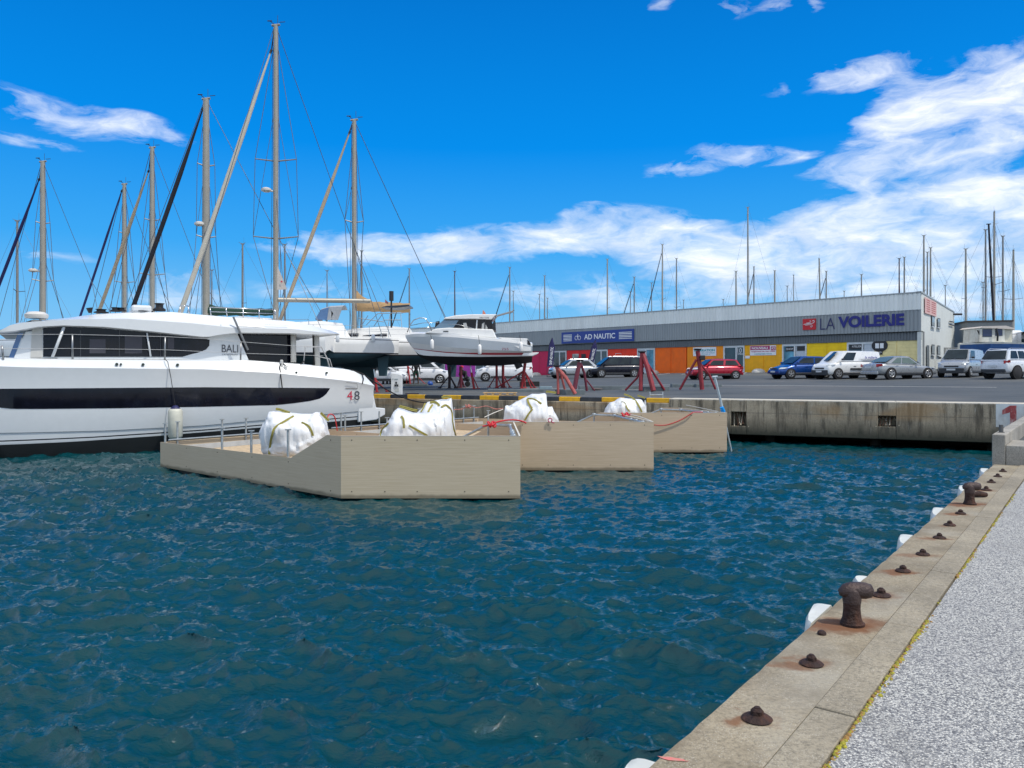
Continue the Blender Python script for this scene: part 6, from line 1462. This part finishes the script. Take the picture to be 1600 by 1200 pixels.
# gate / railing right of the building, shed, hut boat, hedge
t = thing('railing_fence', 'grey vertical bar fence right of the white end wall', 'fence', on_lot(1496, 66)); a, b = P(1476, 560, 66), P(1532, 560, 66); mb = MB(); z0 = lot_z(a.x, a.y); z1 = EYE - (543 - HOR) / F * 66
for i in range(25): x = lerp(a.x, b.x, i / 24); mb.box((x, 66, (z0 + z1) / 2), (.045 if i % 8 else .12, .05, z1 - z0))
mb.box(((a.x + b.x) / 2, 66, z1 - .05), (b.x - a.x, .06, .06)); mb.box(((a.x + b.x) / 2, 66, z0 + .2), (b.x - a.x, .06, .06)); mb.build('bars', mat('fence_grey', (.30, .31, .30), .6), t)
t = thing('storage_shed', 'plain grey shed with a dark roof edge behind the trawler cabin', 'shed', on_lot(1545, 72)); g = on_lot(1511, 72)
x0, x1, x2 = (1511 - 800) / F * 72, (1550 - 800) / F * 72, (1568 - 800) / F * 72.; zt = EYE - (503.5 - HOR) / F * 72
mb = MB(); mb.prism([V((x0, 72, g.z)), V((x0 + 3.6, 71.0, g.z)), V((x0 + 5.2, 76, g.z)), V((x0 + 1.2, 77, g.z))], V((0, 0, zt - g.z))); mb.build('wall', mat('shed_grey', (.20, .215, .215), .7, var=.08, vs=.8), t)
mb = MB(); mb.prism([V((x0 - .1, 71.9, zt)), V((x0 + 3.65, 70.9, zt)), V((x0 + 5.3, 76.1, zt)), V((x0 + 1.1, 77.1, zt))], V((0, 0, .14))); mb.build('roof', mat('shed_roof', (.06, .05, .045), .8), t)
# wheelhouse trawler
TY = 60.0; t = thing('fishing_boat', 'old wooden fishing boat with white wheelhouse and blue hull, ashore behind the white car', 'fishing boat', on_lot(1560, TY + 1.5))
def tpoly(pts, name, m, y0, y1, parent=None, bevel=0):
    mb = MB(); mb.prism([P(px, py, TY) + V((0, y0, 0)) for px, py in pts], V((0, y1 - y0, 0))); return mb.build(name, m, parent or t, bevel=bevel)
M_tw = mat('peeling_white', (.66, .66, .60), .7, var=.1, dirt=(.42, .36, .26, .6), ds=2)
g = lot_z(37, 61)
mb = MB(); rr = []
for px, zt_, w_ in ((1519, 535.5, .15), (1530, 535, 1.0), (1550, 534.5, 1.6), (1590, 535, 1.8), (1640, 536, 1.7), (1700, 534, 1.2)):
    X = (px - 800) / F * TY; z = EYE - (zt_ - HOR) / F * TY
    rr.append([V((X, TY + 1.8 - w_ * .4, g + .5)), V((X, TY + 1.8 - w_ * .9, z - 1.0)), V((X, TY + 1.8 - w_, z - .42)), V((X, TY + 1.8 - w_ * 1.02, z - .12)), V((X, TY + 1.8 - w_ * 1.04, z)), V((X, TY + 1.8, z + .04))])
rr = [r + [V((q.x, 2 * (TY + 1.8) - q.y, q.z)) for q in reversed(r[:-1])] for r in rr]
mb.loft(rr, mis=[2, 1, 1, 0, 0, 0, 0, 1, 1, 2], caps=True); mb.build('hull', [M_tw, mat('trawler_blue', (.012, .07, .22), .6, var=.3, vs=2), mat('trawler_base', (.12, .10, .09), .8)], t)
wh = tpoly([(1535, 534), (1536.5, 512), (1575, 512), (1575, 534)], 'wheelhouse', M_tw, .4, 2.6)
tpoly([(1574.9, 534), (1574.9, 512), (1588, 513.5), (1588, 535)], 'cabin_side', mat('peeling_cream', (.55, .54, .46), .8, dirt=(.36, .33, .26, .6)), .5, 2.9)
tpoly([(1534, 512), (1539, 509.5), (1575, 508.5), (1589, 512.5), (1589, 514)], 'wheelhouse_roof', mat('roof_cream', (.58, .53, .48), .7), .25, 3.0)
for x0, y0, x1, y1 in ((1539.8, 513.5, 1555, 526), (1560, 513, 1571.5, 524.5)):
    f = tpoly([(x0, y0), (x1, y0), (x1, y1), (x0, y1)], 'window', M_dframe, .385, .41); tpoly([(x0 + .8, y0 + .8), (x1 - .8, y0 + .8), (x1 - .8, y1 - .8), (x0 + .8, y1 - .8)], 'pane', mat('wheelhouse_glass', (.02, .035, .10), .1), .375, .388, f)
mb = MB(); mb.tube([P(1556.5, 513, TY + .2), P(1559, 522, TY + .15), P(1558.5, 533, TY + .2)], .07, 6); mb.tube([P(1527.5, 516, TY + .5), P(1530.5, 523, TY + .5), P(1532, 534, TY + .5)], .05, 6); mb.build('rubber_hose', M_blackp, t)
# tree and clutter beyond the fence
def tree(px, pyt, pyb, Y, wpx, lb, seed, cols=('leaf_dark', 'leaf_mid')):
    b = on_lot(px, Y); zt = EYE - (pyt - HOR) / F * Y; t = thing('tree', lb, 'tree', b, 'trees beyond the yard'); rnd = random.Random(seed); w = wpx / F * Y / 2; h = zt - b.z
    mb = MB(); mb.tube([b, b + V((.1, 0, h * .4)), b + V((0, 0, h * .75))], [.22, .14, .05], 7)
    for k in range(5): a = rnd.uniform(0, 6.3); mb.tube([b + V((0, 0, h * .4)), b + V((w * .7 * math.cos(a), w * .7 * math.sin(a), h * rnd.uniform(.6, .85)))], [.08, .02], 5)
    mb.build('trunk', mat('bark', (.09, .065, .045), .9), t)
    mb = MB()
    cl = [(V((rnd.uniform(-w, w) * .7, rnd.uniform(-w, w) * .7, h * rnd.uniform(.45, .9))), rnd.uniform(.25, .5) * w) for _ in range(14)]
    for c, r in cl:
        for _ in range(110):
            d = V((rnd.gauss(0, 1), rnd.gauss(0, 1), rnd.gauss(0, .8))).normalized() * r * rnd.uniform(.6, 1.05); q = b + c + d; s = rnd.uniform(.09, .2); M = Euler((rnd.uniform(0, 3), rnd.uniform(0, 3), rnd.uniform(0, 3))).to_matrix()
            mb.add([q + M @ V(v) * s for v in ((-1, -.5, 0), (1, -.5, 0), (.6, .7, .1), (-.6, .7, 0))], [(0, 1, 2, 3)], rnd.choice((0, 0, 1)))
    mb.build('crown', [mat('leaf_dark', (.035, .06, .025), .7), mat('leaf_mid', (.07, .11, .035), .7)], t, fix=False)
for i, (px, pyt, Y, wpx, lb) in enumerate(((1497, 521, 120, 26, 'small dark tree showing right of the white end wall'), (1512, 524, 124, 22, 'low tree touching the left of the grey shed'), (1592, 527, 118, 24, 'dark tree right of the wheelhouse'), (1608, 529, 122, 26, 'tree at the right edge of the photo'))): tree(px, pyt, 575, Y, wpx, lb, i)

# ================================================================ CARS
M_tyre = mat('tyre', (.018, .018, .02), .8); M_rim = mat('alloy_rim', (.45, .46, .47), .35, .6); M_carglass = mat('car_glass', (.02, .03, .034), .08, var=.5, vs=1.2, spec=.35); M_lamp = mat('headlight', (.62, .66, .68), .12, spec=.8); M_tail = mat('tail_light', (.35, .012, .015), .2); M_plate = mat('number_plate', (.55, .58, .6), .5); M_trim = mat('bumper_dark', (.03, .034, .04), .6)
CARS = {
 'hatch': dict(L=3.75, Wd=1.62, prof=[(0, .30, .55), (.03, .24, .72), (.10, .22, .82), (.24, .22, .93), (.30, .22, .95), (.80, .22, .97), (.96, .24, .96), (1.0, .34, .70)], cab=(.235, .40, .88, .985, 1.42), win=[(.04, .47), (.53, .92)], wheels=(.17, .83), wr=.29),
 'hatch5': dict(L=4.2, Wd=1.73, prof=[(0, .34, .52), (.03, .24, .66), (.09, .20, .76), (.22, .2, .93), (.28, .2, .97), (.80, .2, 1.02), (.96, .24, 1.0), (1.0, .34, .72)], cab=(.225, .43, .84, .985, 1.50), win=[(.05, .50), (.54, .90)], wheels=(.185, .81), wr=.32),
 'van': dict(L=4.4, Wd=1.81, prof=[(0, .30, .62), (.02, .2, .85), (.07, .2, .96), (.17, .2, 1.10), (.22, .2, 1.14), (.90, .2, 1.14), (.985, .2, 1.12), (1.0, .3, 1.0)], cab=(.16, .335, .975, 1.0, 1.80), win=[(.055, .34)], wheels=(.17, .82), wr=.32),
 'coupe': dict(L=4.58, Wd=1.77, prof=[(0, .32, .55), (.03, .22, .66), (.12, .2, .75), (.28, .2, .88), (.34, .2, .90), (.74, .2, .95), (.95, .22, .98), (1.0, .36, .80)], cab=(.29, .46, .68, .86, 1.41), win=[(.05, .55), (.59, .90)], wheels=(.19, .80), wr=.33),
 'mpv': dict(L=4.7, Wd=1.86, prof=[(0, .30, .58), (.03, .2, .76), (.09, .2, .86), (.18, .2, 1.0), (.24, .2, 1.05), (.86, .2, 1.08), (.97, .22, 1.06), (1.0, .34, .8)], cab=(.17, .36, .93, .99, 1.74), win=[(.06, .38), (.41, .66), (.69, .94)], wheels=(.185, .80), wr=.34),
 'suv': dict(L=4.25, Wd=1.80, prof=[(0, .42, .70), (.02, .28, .90), (.06, .26, 1.0), (.20, .26, 1.08), (.27, .26, 1.10), (.86, .26, 1.12), (.98, .28, 1.10), (1.0, .40, .85)], cab=(.25, .40, .90, .985, 1.70), win=[(.05, .36), (.40, .66), (.69, .93)], wheels=(.18, .80), wr=.36),
 'cross': dict(L=4.15, Wd=1.76, prof=[(0, .38, .64), (.02, .25, .84), (.07, .24, .92), (.20, .24, 1.0), (.26, .24, 1.02), (.82, .24, 1.08), (.97, .26, 1.0), (1.0, .38, .8)], cab=(.235, .41, .82, .97, 1.58), win=[(.05, .45), (.49, .88)], wheels=(.18, .80), wr=.35)}
def car(kind, col, label, px, Y, rz, name='parked_car', cat_='car', bumper=False, group='cars parked in front of the shops', rim=True, wincol=None, scale=1.0, rails=False, backlamp=False):
    c = CARS[kind]; L, Wd = c['L'] * scale, c['Wd'] * scale; b = on_lot(px, Y); t = thing(name, label, cat_, b, group, rz)
    paint = mat('paint_%d_%d_%d' % tuple(int(x * 99) for x in col), col, .28, .35 if sum(col) < 1.5 else .05, var=.03, coat=.25 if sum(col) < .2 else .6)
    X = lambda f: (f - .5) * L     # front at -x
    mb = MB(); rings = []; hw = Wd / 2
    fr = c['prof']
    for f, z0, z1 in fr:
        wsc = 1 - .16 * max(0, 1 - f / .10) ** 1.5 - .12 * max(0, (f - .92) / .08) ** 1.5
        w = hw * wsc; zs = scale
        half = [(0, z0 * zs), (w * .80, z0 * zs), (w * .97, (z0 + .10) * zs), (w, lerp(z0, z1, .5) * zs), (w * .985, lerp(z0, z1, .80) * zs), (w * .90, (z1 - .015) * zs), (w * .5, (z1 + .015) * zs), (0, (z1 + .02) * zs)]
        ring = [V((X(f), -y, z)) for y, z in half]; rings.append(ring + [V((q.x, -q.y, q.z)) for q in reversed(ring[1:-1])])
    mb.loft(rings, closed=True, caps=True); body = mb.build('body', paint, t, smooth=50, local=True, sub=1)
    x0, x1, x2, x3, H = c['cab']; H *= scale; zb = min(interp([(f, z1) for f, _, z1 in fr], x) for x in (x0, x3)) * scale - .04; zbl = interp([(f, z1) for f, _, z1 in fr], .6) * scale - .03
    wb, wt = hw * .90, hw * .73
    lo = {x: interp([(f, z1) for f, _, z1 in fr], x) * scale - .02 for x in (x0, x3)}
    v = lambda f, y, z: V((X(f), y, z))
    cabn = MB(); crown = .03
    r_ = []
    for f, z, w in ((x0, lo[x0], wb), (lerp(x0, x1, .5), lerp(lo[x0], H, .5), lerp(wb, wt, .5)), (x1, H - .02, wt), (lerp(x1, x2, .35), H, wt), (lerp(x1, x2, .75), H - .01, wt), (x2, H - .04, wt), (lerp(x2, x3, .6), lerp(H - .04, lo[x3], .6), lerp(wt, wb, .6)), (x3, lo[x3], wb)):
        zl = interp([(ff, z1) for ff, _, z1 in fr], f) * scale - .03
        r_.append([v(f, -wb, zl), v(f, -w, z - .03), v(f, -w * .88, z), v(f, 0, z + crown * .6), v(f, w * .88, z), v(f, w, z - .03), v(f, wb, zl)])
    cabn.loft(r_, caps=True); cabn.build('cabin', paint, t, smooth=30, local=True)
    # side windows on both sides, windscreen, rear window
    def sidept(u, vv, s):
        xb = lerp(x0 + .03, x3 - .02, u); xt = lerp(x1, x2, u); zl = interp([(ff, z1) for ff, _, z1 in fr], xb) * scale + .01; zt = H - .085
        q = lerp(V((X(xb), wb + .004, zl)), V((X(xt), wt + .012, zt)), vv); return V((q.x, q.y * s, q.z))
    for u0, u1 in c['win']:
        for s in (-1, 1):
            mb = MB(); q = [sidept(u0, .06, s), sidept(u1, .06, s), sidept(u1 - .01, .95, s), sidept(u0 + .01, .95, s)]; mb.prism(q, V((0, s * .008, 0))); mb.build('side_window', wincol or M_carglass, t, local=True)
    for (xa, za, xb, zb_, nm) in ((x0, lo[x0] + .03, x1, H - .04, 'windscreen'), (x3, lo[x3] + .03, x2, H - .07, 'rear_window')):
        a, b2 = V((X(xa), 0, za)), V((X(xb), 0, zb_)); d = b2 - a; n = V((-d.z, 0, d.x)).normalized(); n = n if n.z > 0 else -n
        mb = MB(); q = []
        for f, y in ((.08, -1), (.08, 1), (.93, 1), (.93, -1)): w = lerp(wb, wt, f) * .88; p_ = a + d * f; q.append(V((p_.x, y * w, p_.z)) + n * .045)
        if nm == 'windscreen' or kind != 'van': mb.prism(q, n * .006); mb.build(nm, wincol or M_carglass, t, local=True)
    # lower trim, lights, plates, mirrors
    mb = MB(); zf = fr[1][1] * scale
    mb.box((X(.012), 0, (zf + .18)), (.16, Wd * .80, .20 if not bumper else .34)); mb.box((X(.988), 0, zf + .16), (.14, Wd * .80, .20)); mb.build('bumper', M_trim if bumper or kind in ('suv', 'cross') else paint, t, local=True, bevel=.04)
    for s in (-1, 1):
        zl = fr[2][2] * scale - .10; mb = MB(); mb.prism([V((X(.010), s * hw * .62, zl - .06)), V((X(.075), s * hw * .985, zl - .03)), V((X(.125), s * hw * .995, zl + .045)), V((X(.045), s * hw * .70, zl + .05))], V((-.012, s * .012, .035))); mb.build('headlight', M_lamp, t, local=True)
        zr = fr[-2][2] * scale - .16; mb = MB(); mb.prism([V((X(.935), s * hw * .98, zr - .02)), V((X(1.0) + .01, s * hw * .72, zr - .09)), V((X(1.0) + .01, s * hw * .72, zr + .09)), V((X(.945), s * hw * .96, zr + .10))], V((.015, s * .015, 0))); mb.build('tail_light', M_tail, t, local=True)
        mb = MB(); mb.box((X(x0 + .075), s * (hw + .06), lo[x0] + .16), (.14, .16, .12)); mb.build('mirror', paint if not bumper else M_trim, t, local=True, bevel=.03)
        mb = MB(); q = X(.47); mb.box((q, s * (hw + .004), .80 * scale), (.18, .02, .03)); mb.box((X(.70), s * (hw + .002), .82 * scale), (.16, .02, .03)); mb.build('door_handle', paint if kind != 'van' else M_trim, t, local=True)
        mb = MB(); mb.box((X(.50), s * (hw - .022), .33 * scale), (L * .46, .06, .14)); mb.build('sill', M_trim, t, local=True, bevel=.02)
    mb = MB(); mb.box((X(-.004) - .03, 0, .46 * scale), (.02, .50, .11)); mb.box((X(1.004) + .03, 0, .72 * scale), (.02, .50, .11)); mb.build('number_plate', M_plate, t, local=True)
    mb = MB(); mb.box((X(.004) - .015, 0, .66 * scale), (.03, hw * .9, .10)); mb.build('grille', M_trim, t, local=True)
    for f in c['wheels']:
        for s in (-1, 1):
            R_ = c['wr'] * scale; cx_ = X(f)
            mb = MB(); Mx = Matrix.Rotation(R(90), 3, 'X'); mb.lathe((cx_, s * (hw - .10), R_), [(R_ * 1.16, -.112), (R_ * 1.16, .112)], 22, M=Mx); mb.build('wheel_arch', M_jackd if False else mat('arch_black', (.008, .008, .009), .9), t, local=True)
            mb = MB(); mb.lathe((cx_, s * (hw - .095), R_), [(R_ * .9, -.118), (R_, -.09), (R_, .09), (R_ * .9, .118)], 24, M=Mx); wh_ = mb.build('wheel', M_tyre, t, local=True, smooth=50)
            mb = MB(); yy = s * (hw + .030)
            mb.lathe((cx_, yy, R_), [(R_ * .17, -.006), (R_ * .17, .006)], 12, M=Mx)
            for k in range(5):
                a = 2 * math.pi * k / 5 + .3; a2 = .24
                q = [V((cx_ + R_ * r * math.cos(a + da), yy - .004, R_ + R_ * r * math.sin(a + da))) for r, da in ((.15, -a2 * 1.6), (.62, -a2), (.62, a2), (.15, a2 * 1.6))]; mb.prism(q, V((0, .008, 0)))
            ring = [V((cx_ + R_ * .63 * math.cos(a), yy, R_ + R_ * .63 * math.sin(a))) for a in [2 * math.pi * k / 20 for k in range(21)]]; mb.tube(ring, .014, 5)
            if rim: mb.build('rim', M_rim, wh_, local=True)
    if rails:
        mb = MB()
        for s in (-1, 1): mb.tube([V((X(x1 + .02), s * wt * .9, H + .0)), V((X(x1 + .06), s * wt * .9, H + .05)), V((X(x2 - .06), s * wt * .9, H + .045)), V((X(x2), s * wt * .9, H - .02))], .02, 6)
        mb.build('roof_rail', M_steel, t, local=True)
    return t, L, hw, H
car('hatch', (.42, .008, .03), 'small red hatchback parked in front of the orange shutter', 1116, 54.5, R(8))
car('hatch5', (.008, .06, .26), 'blue five door hatchback parked left of the white van', 1251, 52.5, R(14))
vt, vL, vhw, vH = car('van', (.76, .77, .76), 'white van with small shop livery beside the blue hatchback', 1322, 50.6, R(20), 'parked_van', 'van', bumper=True)
lv = Matrix.Translation(vt.location) @ Matrix.Rotation(R(20), 4, 'Z')
def onvan(x, z, o=.02): return lv @ V((x, -vhw * .90 - o, z))
mb = MB(); mb.obox(onvan(.35, 1.38, .01), (lv.to_3x3() @ V((.34, 0, 0))), lv.to_3x3() @ V((0, -.012, 0)), V((0, 0, .16))); mb.build('logo', mat('sign_red', (.55, .012, .02), .45), vt, local=False).location = (0, 0, 0)
vt.children[-1].matrix_parent_inverse = Matrix.Rotation(-R(20), 4, 'Z')
lt = lettering('lettering', 'la voilerie', onvan(.78, 1.30, .03), lv.to_3x3() @ V((1, 0, 0)), (0, 0, 1), 1.0, .17, mat('livery_blue', (.06, .06, .30), .5), vt, .02, .0); lt.matrix_parent_inverse = Matrix.Rotation(-R(20), 4, 'Z')
mb = MB()
for i_, (a_, b_, z_) in enumerate(((.30, 1.85, 1.26), (.45, 1.75, 1.20), (.6, 1.5, 1.15))): mb.obox(onvan(a_, z_, .012), lv.to_3x3() @ V((b_ - a_, 0, 0)), lv.to_3x3() @ V((0, -.008, 0)), V((0, 0, .022)))
mb.build('livery_line', mat('livery_grey', (.25, .27, .32), .5), vt).matrix_parent_inverse = Matrix.Rotation(-R(20), 4, 'Z')
mb = MB(); mb.box((-.1 + .6, -vhw - .012, .62), (2.0, .03, .12)); mb.build('side_strip', M_trim, vt, local=True)
car('coupe', (.33, .35, .365), 'silver coupe seen from behind, parked right of the white van', 1404, 48.3, R(180 + 17), wincol=mat('coupe_glass', (.10, .14, .12), .08, spec=.8))
car('van', (.36, .385, .41), 'silver people carrier with dark front bumper near the white end wall', 1503, 49.5, R(44), bumper=True, scale=.98)
car('suv', (.66, .69, .73), 'pale silver four wheel drive at the right edge, rear towards us', 1588, 45.5, R(180 + 24), rim=False, rails=True)
car('mpv', (.006, .008, .018), 'dark navy minivan parked before the scarlet shutter', 961, 66, R(10), rails=True)
car('cross', (.42, .45, .48), 'silver crossover parked behind the maroon stand', 896, 66, R(14), rails=True)
car('van', (.74, .75, .76), 'white van seen below the motor yacht hull', 787, 60, R(4), 'parked_van', 'van', group='vehicles seen under the propped boats')
car('van', (.74, .75, .76), 'white van behind the standing person', 656, 57, R(186), 'parked_van', 'van', group='vehicles seen under the propped boats')
car('hatch5', (.70, .72, .74), 'white car behind the service pedestal', 600, 56, R(172), group='vehicles seen under the propped boats')

# ================================================================ PEOPLE
def person(label, joints, edges, base, mats, hair=(.02, .015, .01)):
    """one skinned body from joints {name: (pos, radius)}; clothing = material by zone"""
    t = thing('person', label, 'person', base)
    names = list(joints); idx = {n: i for i, n in enumerate(names)}
    me = bpy.data.meshes.new('body'); me.from_pydata([tuple(V(joints[n][0])) for n in names], [(idx[a], idx[b]) for a, b in edges], []); o = bpy.data.objects.new('body', me); COL.objects.link(o); o.parent = t
    sk = o.modifiers.new('skin', 'SKIN'); sk.use_smooth_shade = True
    for n in names: r = joints[n][1]; me.skin_vertices[0].data[idx[n]].radius = (r, r) if not isinstance(r, tuple) else r
    me.skin_vertices[0].data[idx['pelvis']].use_root = True
    s = o.modifiers.new('sub', 'SUBSURF'); s.levels = s.render_levels = 2; me.materials.append(mats); return t, o
def zonemat(name, zones):
    """zones: [(height, colour)] from the feet up, object coordinates"""
    m = bpy.data.materials.new(name); m.use_nodes = True; t = NT(m.node_tree); p = t.n['Principled BSDF']; sp = t.new('ShaderNodeSeparateXYZ'); t.put(sp.inputs[0], t.new('ShaderNodeTexCoord').outputs['Object']); c = (*zones[0][1], 1)
    for h, col in zones[1:]: c = t.mix(t.m('GREATER_THAN', sp.outputs[2], h), c, col)
    t.put(p.inputs['Base Color'], c); p.inputs['Roughness'].default_value = .8; return m
PY = 50.0
g = on_lot(650, 49.5); sc = .985
def standing(g, sc):
    J = {'pelvis': ((0, 0, .95), (.13, .10)), 'chest': ((.01, -.01, 1.30), (.16, .11)), 'neck': ((0, -.01, 1.50), .055), 'chin': ((0, -.03, 1.58), (.07, .075)), 'head': ((0, -.02, 1.66), (.078, .095)), 'crown': ((0, 0, 1.73), (.055, .065)), 'nose': ((0, -.12, 1.645), .012)}
    E_ = [('pelvis', 'chest'), ('chest', 'neck'), ('neck', 'chin'), ('chin', 'head'), ('head', 'crown'), ('head', 'nose')]
    for s, n in ((-1, 'l'), (1, 'r')):
        J.update({'sh' + n: ((s * .19, 0, 1.42), .06), 'el' + n: ((s * .26, .03, 1.13), .045), 'wr' + n: ((s * .25, -.06, .90), .032), 'hd' + n: ((s * .25, -.08, .83), (.02, .04)), 'hp' + n: ((s * .10, 0, .88), .095), 'kn' + n: ((s * .14, -.02, .50), .06), 'an' + n: ((s * .17, .02, .09), .042), 'to' + n: ((s * .19, -.16, .04), .035)})
        E_ += [('chest', 'sh' + n), ('sh' + n, 'el' + n), ('el' + n, 'wr' + n), ('wr' + n, 'hd' + n), ('pelvis', 'hp' + n), ('hp' + n, 'kn' + n), ('kn' + n, 'an' + n), ('an' + n, 'to' + n)]
        for k in range(4): J['f%d' % k + n] = ((s * (.245 + .004 * k), -.055 - .022 * k, .755 + .006 * abs(k - 1)), .009); E_.append(('hd' + n, 'f%d' % k + n))
        J['th' + n] = ((s * .225, -.125, .80), .010); E_.append(('hd' + n, 'th' + n))
    return {k: (V(p) * sc, (r * sc if not isinstance(r, tuple) else (r[0] * sc, r[1] * sc))) for k, (p, r) in J.items()}, E_
J, ED_ = standing(g, 1.0 * sc)
zm = zonemat('dark_work_clothes', [(0, (.02, .02, .02)), (.10 * sc, (.12, .07, .05)), (.58 * sc, (.008, .045, .03)), (.98 * sc, (.012, .012, .014)), (1.50 * sc, (.22, .13, .09))])
pt, po = person('person in black top and dark green shorts standing by a red stand under the boats', J, ED_, g, zm)
mb = MB(); mb.lathe(V((0, .012, 1.60)) * sc, [(.08 * sc, 0), (.098 * sc, .05 * sc), (.095 * sc, .11 * sc), (.06 * sc, .16 * sc), (.01, .175 * sc)], 16); mb.build('hair', mat('dark_hair', (.015, .012, .01), .8), pt, local=True, smooth=True); pt.rotation_euler = (0, 0, .5)
g = ground_at(727, 604, 36); sc = (604 - 571) / F * g.y / 1.25
J = {'pelvis': ((.10, .05, .42), (.15, .12)), 'chest': ((-.08, -.05, .80), (.16, .12)), 'neck': ((-.16, -.12, .98), .05), 'chin': ((-.20, -.18, 1.03), (.065, .07)), 'head': ((-.20, -.17, 1.12), (.08, .09)), 'crown': ((-.18, -.13, 1.19), (.06, .06)), 'nose': ((-.24, -.28, 1.08), .012)}
ED_ = [('pelvis', 'chest'), ('chest', 'neck'), ('neck', 'chin'), ('chin', 'head'), ('head', 'crown'), ('head', 'nose')]
for s, n in ((-1, 'l'), (1, 'r')):
    J.update({'sh' + n: ((-.12 + s * .17, -.08, .88), .06), 'el' + n: ((-.14 + s * .20, -.30, .70), .045), 'wr' + n: ((-.10 + s * .14, -.48, .58), .033), 'hd' + n: ((-.09 + s * .13, -.54, .56), (.02, .035)), 'hp' + n: ((.10 + s * .10, .02, .40), .10), 'kn' + n: ((-.02 + s * .18, -.36, .46), .065), 'an' + n: ((.06 + s * .18, -.16, .09), .045), 'to' + n: ((.02 + s * .19, -.32, .04), .035)})
    ED_ += [('chest', 'sh' + n), ('sh' + n, 'el' + n), ('el' + n, 'wr' + n), ('wr' + n, 'hd' + n), ('pelvis', 'hp' + n), ('hp' + n, 'kn' + n), ('kn' + n, 'an' + n), ('an' + n, 'to' + n)]
    for k in range(4): J['f%d' % k + n] = ((-.10 + s * .13 + .015 * (k - 1.5), -.60 + .005 * k, .52), .009); ED_.append(('hd' + n, 'f%d' % k + n))
    J['th' + n] = ((-.09 + s * .09, -.56, .53), .010); ED_.append(('hd' + n, 'th' + n))
J = {k: (V(p) * sc, (r * sc if not isinstance(r, tuple) else (r[0] * sc, r[1] * sc))) for k, (p, r) in J.items()}
zm = zonemat('dark_overalls', [(0, (.02, .02, .02)), (.10 * sc, (.014, .014, .02)), (.99 * sc, (.25, .15, .11))])
pt, po = person('crouching person in dark overalls and red cap under the motor yacht', J, ED_, g, zm)
mb = MB(); mb.lathe(V((-.19, -.15, 1.13)) * sc, [(.105 * sc, 0), (.10 * sc, .06 * sc), (.06 * sc, .10 * sc), (.01, .11 * sc)], 14); mb.box(V((-.23, -.27, 1.135)) * sc, (.12 * sc, .12 * sc, .012), .3); mb.build('cap', mat('cap_red', (.6, .02, .04), .7), pt, local=True, smooth=40)
g = ground_at(731, 604, 36) + V((0, -.3, 0)); g.z = lot_z(g.x, g.y); mb = MB(); mb.lathe(g + V((0, 0, .17)), [(.10, -.06), (.17, -.05), (.17, .05), (.10, .06)], 18, M=Matrix.Rotation(R(90), 3, 'X')); tag(mb.build('black_reel', mat('reel_black', (.012, .012, .014), .6), smooth=40), 'small black reel on the ground in front of the crouching person', 'reel')
# dark frame of a parked scooter behind the pedestal
g = ground_at(603, 600, 36); t = thing('trestle', 'dark trestle and clutter in shade behind the service pedestal', 'trestle', g); mb = MB()
for x in (-.25, .05, .3):
    mb.tube([g + V((x, 0, 0)), g + V((x * .4, .1, 1.25))], .04, 6); mb.tube([g + V((x, .5, 0)), g + V((x * .4, .4, 1.25))], .04, 6)
mb.box(g + V((0, .25, 1.22)), (.5, .6, .12)); mb.build('frame', M_jackd, t)
